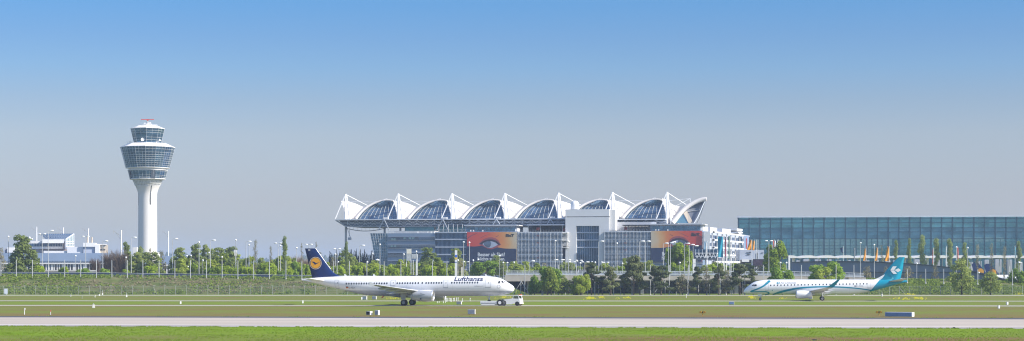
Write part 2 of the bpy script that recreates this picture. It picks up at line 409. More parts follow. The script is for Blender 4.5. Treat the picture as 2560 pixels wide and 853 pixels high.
# raised land behind the embankment
edge = [(-1400, 652), (X(1262, 652), 652), (X(1300, 654.5), 654.5), (X(2000, 654.5), 654.5), (X(2000, 1500), 1500), (X(2000, 2400), 2400), (-2600, 2400), (-1400, 652)][:-1]
PZ = 4.4
mb = MB(); n = len(edge)
mb.add([(x, y, PZ) for x, y in edge], [tuple(range(n))])
mb.add([(x, y, PZ) for x, y in edge] + [(x, y, -0.3) for x, y in edge], [(i, (i + 1) % n, (i + 1) % n + n, i + n) for i in range(n)])
M['terrace'] = pmat('terrace_ground', (0.15, 0.16, 0.09), 0.9, var=0.35, scale=0.05)
mb.struct('raised_ground', M['terrace'])

# embankments
def bank_mat():
    m = bpy.data.materials.new('embankment_scrub'); m.use_nodes = True; t = m.node_tree; b = t.nodes['Principled BSDF']; L = t.links.new
    b.inputs['Roughness'].default_value = 0.95; b.inputs['Specular IOR Level'].default_value = 0.05
    tc = t.nodes.new('ShaderNodeTexCoord'); n = t.nodes.new('ShaderNodeTexNoise'); n.inputs['Scale'].default_value = 0.35; n.inputs['Detail'].default_value = 8; n.inputs['Roughness'].default_value = .7
    mp = t.nodes.new('ShaderNodeMapping'); mp.inputs['Scale'].default_value = (0.45, 1, 1.6); L(tc.outputs['Object'], mp.inputs[0]); L(mp.outputs[0], n.inputs['Vector'])
    r = t.nodes.new('ShaderNodeValToRGB'); e = r.color_ramp.elements; e.new(.5); e.new(.6)
    for el, (p, c) in zip(e, ((.3, (.055, .080, .024)), (.46, (.10, .125, .040)), (.58, (.14, .14, .062)), (.75, (.21, .185, .12)))): el.position = p; el.color = c + (1,)
    L(n.outputs['Fac'], r.inputs[0]); L(r.outputs[0], b.inputs['Base Color'])
    return m
M['bank'] = bank_mat()
def make_bank(name, pxs, rows, Y0, Y1, seed, pzback=3.0):
    def top(px):
        for (a, ya), (b_, yb) in zip(rows[:-1], rows[1:]):
            if px <= b_: return ya + (yb - ya) * max(0, (px - a)) / (b_ - a)
        return rows[-1][1]
    nu, nv = 220, 16
    def f(a, b_):
        px = pxs[0] + (pxs[1] - pxs[0]) * a; x = X(px, Y1)
        zt = max(0.05, Z(top(px), Y1))
        if b_ > 0.86: t = 1.0; y = Y1 + (b_ - .86) / .14 * 12; z = zt - (b_ - .86) / .14 * pzback
        else:
            t = b_ / 0.86; y = Y0 + (Y1 - Y0) * t; z = zt * (t ** 0.85)
        k = noise.noise(Vector((x * .22, y * .3, seed))) + .6 * noise.noise(Vector((x * .6, y * .8, seed + 9)))
        return (x, y, z + k * .42 * sin(pi * min(1, t)) ** .6 - .02)
    mb = MB().grid(f, nu, nv); mb.struct(name, M['bank']); return f
fl = make_bank('embankment', (-170, 1312), [(-170, 685.6), (0, 686.6), (400, 689.4), (760, 693), (1235, 695), (1312, 737)], 622.5, 643, 3)
fr_ = make_bank('right_embankment', (2080, 2760), [(2080, 728), (2150, 697), (2300, 698.5), (2560, 704), (2760, 706)], 622.5, 642, 5)

def clumps(mb, pts, size, up=0.5, rnd=random.Random(5)):
    for (x, y, z, k) in pts:
        for _ in range(3):
            s = size * rnd.uniform(.5, 1.3) * k
            a = rnd.uniform(0, pi * 2); n = Vector((cos(a), sin(a) - .55, rnd.uniform(0.0, 1.3) * up + .15)).normalized()
            t = n.orthogonal().normalized(); b = n.cross(t); t2 = t * cos(a) + b * sin(a); b2 = n.cross(t2)
            c = Vector((x, y, z)) + Vector((rnd.uniform(-.4, .4), rnd.uniform(-.3, .3), rnd.uniform(-.1, .5))) * size
            mb.quad(c - t2 * s * .5, c + b2 * s * .38, c + t2 * s * .5, c - b2 * s * .3)
rnd = random.Random(21); green, dry = [], []
for i in range(26000):
    a = rnd.random(); b_ = rnd.random() ** .9 * .9; p = fl(a, b_); px = CX + p[0] / p[1] * FOC
    dens = noise.noise(Vector((p[0] * .05, b_ * 3.0, 2))) + .5 * noise.noise(Vector((p[0] * .16, b_ * 7, 8)))
    dryness = (1 if 200 < px < 900 else .35) * (1 - abs(b_ / .86 - .48) * 1.7) + dens * .9
    if dryness > .42 and rnd.random() < .75:
        if rnd.random() < .4: dry.append((p[0], p[1], p[2], rnd.uniform(.5, 1)))
    elif dens > -.42 + (.55 if dryness > .2 else 0): green.append((p[0], p[1], p[2], rnd.uniform(.6, 1.25)))
for i in range(12000):
    a = rnd.random(); b_ = rnd.random() ** .9 * .9; p = fr_(a, b_)
    if noise.noise(Vector((p[0] * .1, b_ * 4, 12))) > -.4: green.append((p[0], p[1], p[2], rnd.uniform(.6, 1.2)))
mb = MB(); clumps(mb, green, .62); o = mb.struct('embankment_shrubs', M['bank_leaf'], 'stuff')
mb = MB(); clumps(mb, dry, .5); o = mb.struct('dry_brush', M['bank_dry'], 'stuff')

# tufts of the nearest grass, and ragged edges along the pavement
mb = MB(); rnd = random.Random(8)
def tuft(x, y, h, w):
    a = rnd.uniform(-.5, .5); dx, dy = cos(a) * w, sin(a) * w; l = rnd.uniform(.1, 1.2) * h
    mb.add([(x - dx, y - dy, -.01), (x + dx, y + dy, -.01), (x + l, y - rnd.uniform(-.3, .3) * h, h)], [(0, 1, 2)])
for i in range(22000):
    Y = 200 + 60 * rnd.random() ** 1.2; px = rnd.uniform(-30, 2590); x = X(px, Y)
    lim = GD(815.8 + 6.4 * px / 2560) - .3
    if Y > lim: continue
    k = noise.noise(Vector((x * .12, Y * .16, 1)))
    if k > -.25 or rnd.random() < .3: tuft(x, Y, rnd.uniform(.04, .13) * (1 + .5 * k), rnd.uniform(.03, .08))
for i in range(3000):
    px = rnd.uniform(-30, 2590); near = GD(815.6 + 6.4 * px / 2560); Y = near + rnd.uniform(-2.2, .35); x = X(px, Y)
    if noise.noise(Vector((x * .3, 3, 3))) > -.1: tuft(x, Y, rnd.uniform(.06, .16), rnd.uniform(.05, .12))
for i in range(500):
    px = rnd.uniform(-30, 2590); far = GD(790.8 + 4.7 * px / 2560); Y = far + rnd.uniform(-.3, 2.2); x = X(px, Y)
    if noise.noise(Vector((x * .2, 7, 3))) > .05: tuft(x, Y, rnd.uniform(.06, .16), rnd.uniform(.06, .15))
mb.struct('grass', M['grass_tuft'], 'stuff')
# yellow weeds in bloom
mb = MB()
for (px, py, w, n, s) in ((1476, 748.5, 14, 60, .45), (1503, 746, 7, 26, .4), (1567, 747, 12, 34, .35), (1545, 749, 6, 8, .3), (1880, 747, 5, 34, .5), (2262, 749.5, 16, 34, .35), (2298, 749, 9, 40, .45),
                          (2274, 738, 8, 30, .4), (2240, 749, 10, 16, .3), (985, 748, 28, 40, .3), (1262, 745.5, 16, 40, .3), (2550, 737, 8, 22, .4), (1957, 748, 9, 12, .3), (2415, 737, 8, 14, .3), (1240, 748, 8, 10, .25)):
    Y0 = GD(py)
    for i in range(n):
        x = X(px + rnd.gauss(0, w * .45), Y0); Y = Y0 + rnd.gauss(0, 3.5); h = rnd.uniform(.1, .7) * s * 2
        a = rnd.uniform(0, pi); q = s * rnd.uniform(.25, .6)
        mb.quad((x - q, Y, h), (x, Y - .3 * q, h - q * .5), (x + q, Y, h), (x, Y + .3 * q, h + q * .5))
mb.struct('yellow_flowers', M['flower'], 'stuff')

# far-off woodland that reads as one mass
mb = MB(); rnd = random.Random(4)
for (Y, hh, x0, x1, n) in ((2600, 20, -900, 350, 1500), (3400, 26, -1200, 600, 1700), (5200, 62, -1700, 900, 1800)):
    for i in range(n):
        x = rnd.uniform(x0, x1); k = .78 + .3 * noise.noise(Vector((x * .004, Y, 1))) + .12 * noise.noise(Vector((x * .03, Y, 3)))
        h = hh * k * rnd.uniform(.75, 1.0); w = rnd.uniform(4, 8) * Y / 3000; yy = Y + rnd.uniform(-60, 60)
        mb.lathe([(w * .55, 0), (w * .7, h * .45), (w * .5, h * .8), (0.05, h)], 6, (x, yy, 3.0), smooth=False, a0=rnd.random())
mb.struct('distant_wood', M['leaf_far'], 'stuff')
# ---------------------------------------------------------------- aircraft
def interp(tab, s):
    """monotone-ish cubic through rows of (s, a, b, ...)"""
    if s <= tab[0][0]: return tab[0][1:]
    if s >= tab[-1][0]: return tab[-1][1:]
    for i in range(len(tab) - 1):
        if tab[i][0] <= s <= tab[i + 1][0]: break
    p1, p2 = tab[i], tab[i + 1]; h = p2[0] - p1[0]; t = (s - p1[0]) / h
    out = []
    for k in range(1, len(p1)):
        d = (p2[k] - p1[k]) / h
        def slope(j):
            if j <= 0 or j >= len(tab) - 1: return d
            a = (tab[j][k] - tab[j - 1][k]) / (tab[j][0] - tab[j - 1][0]); b = (tab[j + 1][k] - tab[j][k]) / (tab[j + 1][0] - tab[j][0])
            return 0 if a * b <= 0 else 2 * a * b / (a + b)
        m1, m2 = slope(i), slope(i + 1)
        out.append((2 * t**3 - 3 * t**2 + 1) * p1[k] + (t**3 - 2 * t**2 + t) * h * m1 + (-2 * t**3 + 3 * t**2) * p2[k] + (t**3 - t**2) * h * m2)
    return out

class Jet:
    """fr: ground frame; dirn=+1 nose towards +u; s runs from the nose to the tail."""
    def __init__(j, root, fr, dirn, s0, tab):
        j.root, j.fr, j.d, j.s0, j.tab = root, fr, dirn, s0, tab; j.L = tab[-1][0]
    def u(j, s): return (j.s0 - s) * j.d
    def s(j, u): return j.s0 - u * j.d
    def sec(j, s):
        zt, zb, hw = interp(j.tab, s); return (zt + zb) / 2, max(.02, (zt - zb) / 2), max(.02, hw)
    def side(j, s, z, off=0.02):
        zc, rz, ry = j.sec(s); q = max(-1, min(1, (z - zc) / rz)); return -(ry * sqrt(max(0.0, 1 - q * q))) - off
    def fuselage(j, mat, n=40, name='fuselage'):
        ss = [0, .03, .1, .2, .35, .55, .8, 1.1, 1.5, 2, 2.5, 3, 3.6, 4.3, 5, 6, 7, 9, 12]
        q = 12
        while q < j.L - .6: q += 1.0 if q < j.L - 16 else .7; ss.append(q)
        ss = [x for x in ss if x < j.L] + [j.L]
        mb = MB(); vs = []
        for x in ss:
            zc, rz, ry = j.sec(x)
            for k in range(n):
                a = 2 * pi * k / n; vs.append((j.u(x), ry * cos(a), zc + rz * sin(a)))
        m = len(ss)
        mb.add(vs, [(i * n + k, i * n + (k + 1) % n, (i + 1) * n + (k + 1) % n, (i + 1) * n + k) for i in range(m - 1) for k in range(n)], 0, True)
        mb.add(vs[-n:], [tuple(range(n))]); mb.add(vs[:n], [tuple(reversed(range(n)))])
        return mb.build(name, mat, j.root)
    def px2(j, px, py):
        """photo point -> (s, z) on the near side of the hull"""
        v = -1.5
        for _ in range(4):
            u, z = j.fr.uz(px, py, v); s = j.s(u); v = j.side(s, z, 0)
        return s, z
    def patch(j, poly, name, mat, off=0.02, parent=None):
        mb = MB(); mb.add([(j.u(s), j.side(s, z, off), z) for s, z in poly], [tuple(range(len(poly)))])
        return mb.build(name, mat, parent or j.root)
    def ribbon(j, pts, w, name, mat, off=0.02, n=60):
        """painted band along (s,z) points with per-point widths"""
        P = []
        for i in range(n + 1):
            t = i / n * (len(pts) - 1); k = min(int(t), len(pts) - 2); f = t - k
            p0, p1, p2, p3 = pts[max(k - 1, 0)], pts[k], pts[k + 1], pts[min(k + 2, len(pts) - 1)]
            cr = lambda a, b, c, d: .5 * (2 * b + (c - a) * f + (2 * a - 5 * b + 4 * c - d) * f * f + (3 * b - a - 3 * c + d) * f**3)
            P.append(tuple(cr(p0[q], p1[q], p2[q], p3[q]) for q in (0, 1)) + (w[k] + (w[k + 1] - w[k]) * f,))
        vs = []
        for i, (s, z, ww) in enumerate(P):
            a, b = P[max(i - 1, 0)], P[min(i + 1, n)]; ds, dz = b[0] - a[0], b[1] - a[1]; l = sqrt(ds * ds + dz * dz) + 1e-9
            nx, nz = -dz / l, ds / l
            for q in (-.5, -.17, .17, .5):
                s2, z2 = s + nx * ww * q, z + nz * ww * q; vs.append((j.u(s2), j.side(s2, z2, off), z2))
        mb = MB(); mb.add(vs, [(i * 4 + k, i * 4 + k + 1, i * 4 + k + 5, i * 4 + k + 4) for i in range(n) for k in range(3)], 0, True)
        return mb.build(name, mat, j.root)
    def text(j, body, p0, p1, name, mat, bold=0.0, shear=0.0, off=0.025):
        """p0 = left-bottom, p1 = right-top in photo pixels"""
        V, Fc = text_geo(body, bold, shear, 0.06)
        (sa, za), (sb, zb) = j.px2(p0[0], p0[1]), j.px2(p1[0], p1[1])
        mb = MB(); mb.add([(j.u(sa + (sb - sa) * a), j.side(sa + (sb - sa) * a, za + (zb - za) * b, off), za + (zb - za) * b) for a, b in V], Fc)
        return mb.build(name, mat, j.root)
    def dots(j, pxs, py, w, h, name='cabin_window', mat=None, n=10):
        for px in pxs:
            s, z = j.px2(px, py(px) if callable(py) else py)
            j.patch([(s + w / 2 * (abs(cos(a)) ** .7) * (1 if cos(a) > 0 else -1), z + h / 2 * (abs(sin(a)) ** .7) * (1 if sin(a) > 0 else -1)) for a in [2 * pi * k / n for k in range(n)]], name, mat or M['window_dark'])
    def frame_outline(j, px0, px1, py0, py1, name, lw=0.045, sill=True):
        (s0, z0), (s1, z1) = j.px2(px0, py0), j.px2(px1, py1)
        a, b = min(s0, s1), max(s0, s1); c, d = min(z0, z1), max(z0, z1)
        root = None; mb = MB(); nz = 6
        # the panel itself, a few millimetres proud, and its seam
        vs = [(j.u(x), j.side(x, c + (d - c) * i / nz, .012), c + (d - c) * i / nz) for i in range(nz + 1) for x in (a, b)]
        mb.add(vs, [(2 * i, 2 * i + 1, 2 * i + 3, 2 * i + 2) for i in range(nz)], 0, True)
        door = mb.build(name, j.skin, j.root)
        e = MB()
        for x in (a, b):
            vs = [(j.u(x + q), j.side(x, c + (d - c) * i / nz, .022), c + (d - c) * i / nz) for i in range(nz + 1) for q in (-lw / 2, lw / 2)]
            e.add(vs, [(2 * i, 2 * i + 1, 2 * i + 3, 2 * i + 2) for i in range(nz)])
        for zz, l2 in ((d, lw), (c, lw * (2.6 if sill else 1))):
            e.quad((j.u(a), j.side(a, zz, .024), zz), (j.u(b), j.side(b, zz, .024), zz), (j.u(b), j.side(b, zz + l2, .024), zz + l2), (j.u(a), j.side(a, zz + l2, .024), zz + l2))
        e.build('door_seam', M['line_dark'], door)
        return door
    def foil(j, sects, name, mat, n=10, smooth=True):
        """lifting surface: sections (s_le, chord, y, z, thick) ; y<0 is the near side; vertical if thick<0"""
        mb = MB(); rings = []
        prof = [(0, 0), (.02, .42), (.08, .75), (.22, 1), (.42, .95), (.7, .5), (1, .04)]
        pr = prof + [(a, -b * .75) for a, b in reversed(prof[1:-1])]
        for (sl_, ch, y, z, th) in sects:
            if th >= 0: rings.append([(j.u(sl_ + a * ch), y, z + b * th * ch / 2) for a, b in pr])
            else: rings.append([(j.u(sl_ + a * ch), y + (b / .75 if b < 0 else b) * th * ch / 2, z) for a, b in pr])
        m = len(pr); vs = [p for r in rings for p in r]
        mb.add(vs, [(i * m + k, i * m + (k + 1) % m, (i + 1) * m + (k + 1) % m, (i + 1) * m + k) for i in range(len(rings) - 1) for k in range(m)], 0, smooth)
        mb.add(rings[0], [tuple(range(m))]); mb.add(rings[-1], [tuple(reversed(range(m)))])
        return mb.build(name, mat, j.root)
    def engine(j, s, y, z, L, r, shell, bolt=True):
        u0 = j.u(s); d = -j.d
        prof = [(.86, .12), (.93, .03), (1.0, .0), (1.06, .05)]
        body = [(1.06 * r, .06 * L), (1.12 * r, .2 * L), (1.13 * r, .4 * L), (1.05 * r, .65 * L), (.86 * r, .88 * L), (.72 * r, L)]
        e = MB().lathe([(a, h * d) for a, h in body] + [(.66 * r, L * d), (.6 * r, .8 * L * d)], 28, (u0, y, z), 'x').build('engine', shell, j.root)
        MB().lathe([(.86 * r, .16 * L * d), (.92 * r, .05 * L * d), (.98 * r, .0), (1.05 * r, .03 * L * d), (1.065 * r, .062 * L * d)], 28, (u0, y, z), 'x').build('inlet_lip', M['jet_metal'], e)
        MB().lathe([(.87 * r, .05 * L * d), (.86 * r, .22 * L * d), (.3 * r, .24 * L * d), (.02, .12 * L * d)], 24, (u0, y, z), 'x').build('fan', M['dark_steel'], e)
        MB().lathe([(.5 * r, .8 * L * d), (.46 * r, 1.04 * L * d), (.24 * r, 1.06 * L * d), (.02, 1.2 * L * d)], 20, (u0, y, z), 'x').build('exhaust', M['steel_grey'], e)
        return e
    def wheel(j, parent, s, y, r, w):
        t = MB(); k = [(r * .62, -w / 2), (r * .9, -w / 2), (r, -w * .3), (r, w * .3), (r * .9, w / 2), (r * .62, w / 2), (r * .62, -w / 2)]
        vs = []; n = 20
        for rr, h in k:
            for q in range(n): a = 2 * pi * q / n; vs.append((j.u(s) + rr * cos(a), y + h, r + rr * sin(a)))
        t.add(vs, [(i * n + q, i * n + (q + 1) % n, (i + 1) * n + (q + 1) % n, (i + 1) * n + q) for i in range(len(k) - 1) for q in range(n)], 0, True)
        wh = t.build('wheel', M['tyre'], parent)
        return wh
    def gear(j, s, y, z1, r, w, gap, strut=.16, name='landing_gear', door=None):
        g = MB().cyl((j.u(s), y, r), (j.u(s), y, z1), strut * .75, strut, 10).cyl((j.u(s), y - gap / 2 - w * .3, r), (j.u(s), y + gap / 2 + w * .3, r), strut * .6, n=8)
        g.cyl((j.u(s) , y, r * 1.6), (j.u(s + .9), y, z1), strut * .45, n=6)
        go = g.build(name, M['pole_grey'], j.root)
        for q in (-1, 1):
            t = MB(); k = [(r * .55, -w / 2), (r * .88, -w / 2), (r, -w * .3), (r, w * .3), (r * .88, w / 2), (r * .55, w / 2)]
            n = 20; vs = []; yy = y + q * gap / 2
            for rr, h in k:
                for m_ in range(n): a = 2 * pi * m_ / n; vs.append((j.u(s) + rr * cos(a), yy + h, r + rr * sin(a)))
            t.add(vs, [(i * n + m_, i * n + (m_ + 1) % n, (i + 1) * n + (m_ + 1) % n, (i + 1) * n + m_) for i in range(len(k) - 1) for m_ in range(n)], 0, True)
            t.cyl((j.u(s), yy - w * .36, r), (j.u(s), yy + w * .36, r), r * .56, n=16, mi=1)
            t.build('wheel', [M['tyre'], M['hub']], go)
        if door:
            MB().prism([(j.u(s) + a, b) for a, b in door], y - gap * .9 - .05, y - gap * .9 + .02).build('gear_door', j.skin, go)
        return go

def livery(name, top, second, mode, **kw):
    """painted skin: a second colour below a waterline, or aft of a slanted line"""
    m = pmat(name, top, 0.27, var=0.015, scale=0.3); t = m.node_tree; L = t.links.new; b = t.nodes['Principled BSDF']
    b.inputs['Coat Weight'].default_value = 0.4; b.inputs['Coat Roughness'].default_value = 0.12
    ramp = [l.from_socket for l in t.links if l.to_socket == b.inputs['Base Color']][0]
    tc = t.nodes.new('ShaderNodeTexCoord'); sp = t.nodes.new('ShaderNodeSeparateXYZ'); L(tc.outputs['Object'], sp.inputs[0])
    def mth(op, a, b_):
        x = t.nodes.new('ShaderNodeMath'); x.operation = op
        for i, v in enumerate((a, b_)):
            if hasattr(v, 'node'): L(v, x.inputs[i])
            else: x.inputs[i].default_value = v
        return x.outputs[0]
    if mode == 'below': f = mth('LESS_THAN', sp.outputs['Z'], kw['z'])
    else: f = mth('GREATER_THAN', mth('ADD', sp.outputs['X'], mth('MULTIPLY', sp.outputs['Z'], -kw['k'])), kw['x'])
    # faint panel seams round the hull
    fr_ = mth('FRACT', mth('MULTIPLY', sp.outputs['X'], 1 / 3.2), 0.0); seam = mth('LESS_THAN', fr_, 0.014)
    mx = t.nodes.new('ShaderNodeMix'); mx.data_type = 'RGBA'; L(f, mx.inputs[0]); L(ramp, mx.inputs[6]); mx.inputs[7].default_value = tuple(second) + (1,)
    m2 = t.nodes.new('ShaderNodeMix'); m2.data_type = 'RGBA'; m2.blend_type = 'MULTIPLY'; L(mth('MULTIPLY', seam, 0.25), m2.inputs[0]); L(mx.outputs[2], m2.inputs[6]); m2.inputs[7].default_value = (.3, .3, .3, 1)
    L(m2.outputs[2], b.inputs['Base Color'])
    return m

# ---- the long white jet with the navy tail
FA = Frame(1021, 418.5, 10.0)
ra = fthing('passenger_jet', 'long white airliner with navy tail fin and yellow disc, towed along the taxiway', 'airplane', FA)
TA = [(0, 3.46, 3.40, .05), (.12, 3.80, 3.05, .36), (.4, 4.10, 2.76, .68), (.9, 4.44, 2.52, 1.02), (1.5, 4.80, 2.34, 1.32), (2.1, 5.22, 2.22, 1.54), (2.8, 5.54, 2.12, 1.72), (3.8, 5.80, 2.02, 1.87), (5.2, 5.97, 1.95, 1.96), (7, 6.03, 1.92, 1.975),
      (28.5, 6.03, 1.92, 1.975), (31, 6.03, 2.08, 1.95), (34, 6.01, 2.62, 1.80), (37, 5.94, 3.32, 1.52), (40, 5.80, 4.06, 1.08), (42.5, 5.58, 4.66, .62), (44, 5.36, 4.96, .3), (44.5, 5.24, 5.06, .14)]
A = Jet(ra, FA, 1, 22.0, TA)
A.skin = livery('white_hull_grey_belly', (0.80, 0.795, 0.785), (0.40, 0.42, 0.45), 'below', z=3.06)
A.fuselage(A.skin)
for nx, sgn in (('wing', -1), ('wing', 1)):
    w = A.foil([(15.6, 7.6, sgn * .9, 2.52, .13), (16.6, 6.5, sgn * 1.97, 2.62, .13), (18.85, 4.3, sgn * 6.4, 3.10, .115), (21.7, 2.85, sgn * 12, 3.72, .10), (24.3, 1.6, sgn * 16.9, 4.30, .09), (24.8, 1.1, sgn * 17.1, 4.33, .06)], 'wing', M['wing_grey'])
    A_ = MB().prism([(A.u(24.7), 4.35), (A.u(25.5), 4.82), (A.u(26.05), 4.84), (A.u(25.85), 4.3), (A.u(26.05), 3.86), (A.u(25.5), 3.84)], sgn * 17.1 - .05, sgn * 17.1 + .05).build('wingtip_fence', A.skin, w)
    for (y, s_, zz, l) in ((7.2, 22.0, 2.78, 3.4), (10.2, 23.0, 3.18, 2.9), (13.2, 24.0, 3.55, 2.4)):
        MB().lathe([(.02, 0), (.2, .12 * l), (.27, .4 * l), (.2, .75 * l), (.02, l)], 10, (A.u(s_ + l * .5), sgn * y, zz), 'x').build('flap_fairing', M['wing_grey'], w)
    MB().prism([(A.u(22.2), 2.72), (A.u(23.3), 2.62), (A.u(25.2), 2.45), (A.u(25.1), 2.40), (A.u(22.6), 2.5)], sgn * 2.2, sgn * 6.2).build('flap', M['wing_grey'], w)
    e = A.engine(15.5, sgn * 5.75, 2.04, 4.6, 1.05, A.skin)
    MB().prism([(A.u(16.4), 2.98), (A.u(17.6), 3.28), (A.u(20.4), 3.0), (A.u(20.9), 2.6), (A.u(19.6), 2.2), (A.u(17.5), 2.3)], sgn * 5.75 - .18, sgn * 5.75 + .18).build('pylon', M['wing_grey'], e)
    MB().prism([(A.u(17.0), 2.36), (A.u(17.9), 2.62), (A.u(18.0), 2.50), (A.u(19.0), 2.22), (A.u(18.7), 2.1)], sgn * 6.92 - .03, sgn * 6.92 + .03).build('nacelle_strake', M['line_dark'], e)
    MB().cyl((A.u(17.9), sgn * 6.7, 1.42), (A.u(17.9), sgn * 6.96, 1.42), .16, n=10).build('service_hatch', M['window_dark'], e)
    A.foil([(39.2, 3.1, sgn * .5, 5.02, .1), (41.2, 1.5, sgn * 6.2, 5.52, .09)], 'tailplane', A.skin)
    A.gear(22.0, sgn * 3.8, 2.75, .63, .44, .93, .19, 'main_landing_gear', [(.62, 2.6), (-.62, 2.6), (-.52, 1.5), (-.2, 1.12), (.3, 1.12), (.52, 1.5)] if sgn < 0 else None)
# wing-body fairing
MB().lathe([(.05, 0), (.7, 1.0), (1.0, 2.6), (1.06, 6), (.95, 9), (.5, 11), (.05, 12)], 24, (A.u(26.8), 0, 2.62), 'x').build('belly_fairing', M['jet_grey'], ra).scale = (1, 1.95, 1)
A.gear(5.2, 0, 2.4, .38, .22, .5, .13, 'nose_landing_gear')
bpy.data.objects['nose_landing_gear'].location.z = 0.42
# fin
fin_le = [(788.5, 621.2), (797, 633), (812, 654), (824, 670), (833, 681), (841, 687), (850, 690.5)]
fin_te = [(762.4, 621.2), (780.6, 696)]
ch = []
for k in range(9):
    y = 621.2 + (691 - 621.2) * k / 8
    for (a, ya), (b, yb) in zip(fin_le[:-1], fin_le[1:]):
        if ya <= y <= yb: xl = a + (b - a) * (y - ya) / (yb - ya)
    if y > 690.4: xl = 850
    xt = 762.4 + (780.6 - 762.4) * (y - 621.2) / 74.8
    ul, z = FA.uz(xl, y, 0); ut, _ = FA.uz(xt, y, 0)
    ch.append((A.s(ul), ul - ut, 0, z, -.10 if k else -.05))
u_, z_ = FA.uz(852, 700, 0); ch.append((A.s(u_), u_ - FA.u(782, 0), 0, 5.3, -.09))
fin = A.foil(ch, 'tail_fin', M['jet_navy'])
lem = MB().tube([(A.u(c[0]) + .02, 0, c[3]) for c in ch[:7]], .075, 6).build('leading_edge', M['jet_metal'], fin)
fc, fz = FA.uz(789.6, 658, 0)
def fin_half(u, z):
    for a, b in zip(ch[:-1], ch[1:]):
        if b[3] <= z <= a[3]:
            t = (a[3] - z) / (a[3] - b[3]); c = a[1] + (b[1] - a[1]) * t; return c * .10 / 2
    return .35
def disc(r, y, mat, name, n=36):
    mb = MB(); mb.add([(fc + r * cos(2 * pi * k / n), y, fz + r * sin(2 * pi * k / n)) for k in range(n)], [tuple(range(n))]); return mb.build(name, mat, fin)
fy = -fin_half(fc, fz) - .03
disc(1.28, fy - .0, M['jet_cream'], 'emblem_rim'); disc(1.16, fy - .012, M['jet_navy'], 'emblem_ring'); disc(1.06, fy - .024, M['jet_yellow'], 'emblem_disc')
crane = [(280, 318), (318, 318), (345, 328), (362, 345), (395, 336), (430, 324), (400, 342), (372, 358), (350, 370), (306, 384), (330, 372), (346, 362), (328, 352), (316, 338), (300, 328)]
mb = MB(); pts = [((x - 355) / 7.106 / 12.0, (343 - y) / 7.106 / 12.0) for x, y in crane]
mb.add([(fc + a * 1.05, fy - .036, fz + b * 1.05) for a, b in pts], [tuple(range(len(pts)))]); mb.build('crane_emblem', M['text_navy'], fin)
V, Fc = text_geo('DX', .02); u0, z0 = FA.uz(770.7, 627.6, -.2); u1, z1 = FA.uz(776.2, 623.2, -.2)
MB().add([(u0 + (u1 - u0) * a, -.26, z0 + (z1 - z0) * b) for a, b in V], Fc).build('lettering', M['white_paint'], fin)
# cabin
wy = lambda px: 709.3 - (px - 866) * .0085
A.dots([866 + 6.33 * i for i in range(17)], wy, .27, .38)
A.dots([993.2, 999.6, 1006, 1012.7, 1019.2, 1025.6, 1032, 1038.6, 1045.8, 1055.8], wy, .27, .38)
A.dots([1065.4 + 6.45 * i for i in range(7)], wy, .27, .38)
A.dots([1129.6 + 6.44 * i for i in range(11)], wy, .27, .38)
for (a, b, c, d) in ((837.6, 848.8, 700.5, 721.8), (977.5, 988, 701, 715), (1109.5, 1119.5, 700.5, 719.8), (1214.5, 1227, 697, 719)):
    dr = A.frame_outline(a, b, c, d, 'cabin_door')
    s, z = A.px2((a + b) / 2 + .5, 707.5); A.patch([(s + .1 * cos(q), z + .1 * sin(q)) for q in [2 * pi * k / 8 for k in range(8)]], 'door_window', M['window_dark'], .03, dr)
cw = lambda P, nm: A.patch([A.px2(x, y) for x, y in P], nm, M['window_dark'], .03)
cw([(1244.5, 704.5), (1245.8, 702.2), (1250.2, 701.9), (1250.0, 708.4), (1244.3, 708.6)], 'cockpit_window')
cw([(1251.8, 701.9), (1256.8, 702.3), (1260.2, 706.8), (1251.8, 708.2)], 'cockpit_window')
cw([(1258.6, 702.6), (1261.5, 703.6), (1268.6, 707.0), (1262.2, 707.2)], 'cockpit_window')
A.text('Lufthansa', (1135.5, 702.6), (1209.5, 691.6), 'lettering', M['text_navy'], .018, .12)
A.text('D-AIDX', (872.5, 721.6), (888, 717.2), 'registration', M['text_grey'], .01)
(sa, za), (sb, zb) = A.px2(864.8, 716.6), A.px2(871.2, 721.2)
for k, mm in enumerate(('flag_black', 'flag_red', 'flag_gold')):
    z0_, z1_ = za + (zb - za) * k / 3, za + (zb - za) * (k + 1) / 3
    A.patch([(sa, z0_), (sb, z0_), (sb, z1_), (sa, z1_)], 'national_flag', M[mm], .022)
s, z = A.px2(1247, 716.5); mb = MB(); R1 = [(A.u(s + .34 * cos(q)), A.side(s + .34 * cos(q), z + .34 * sin(q), .022), z + .34 * sin(q)) for q in [2 * pi * k / 20 for k in range(20)]]
R2 = [(A.u(s + .29 * cos(q)), A.side(s + .29 * cos(q), z + .29 * sin(q), .022), z + .29 * sin(q)) for q in [2 * pi * k / 20 for k in range(20)]]
mb.add(R1 + R2, [(k, (k + 1) % 20, 20 + (k + 1) % 20, 20 + k) for k in range(20)]); ew = mb.build('alliance_emblem', M['text_grey'], ra)
A.text('Lufthansa.com', (1186, 716.4), (1208, 713.6), 'web_lettering', M['text_grey'])
for px, s_ in ((864, 0), (936, 0), (1216, 0)):
    u_ = FA.u(px, 0); MB().prism([(u_ - .25, 6.0), (u_ + .3, 6.0), (u_ - .1, 6.42), (u_ - .3, 6.42)], -.03, .03).build('antenna', A.skin, ra)
MB().prism([(A.u(27.0), 1.94), (A.u(27.35), 1.94), (A.u(27.75), 1.45), (A.u(27.55), 1.45)], -.05, .05).build('drain_mast', M['red'], ra)

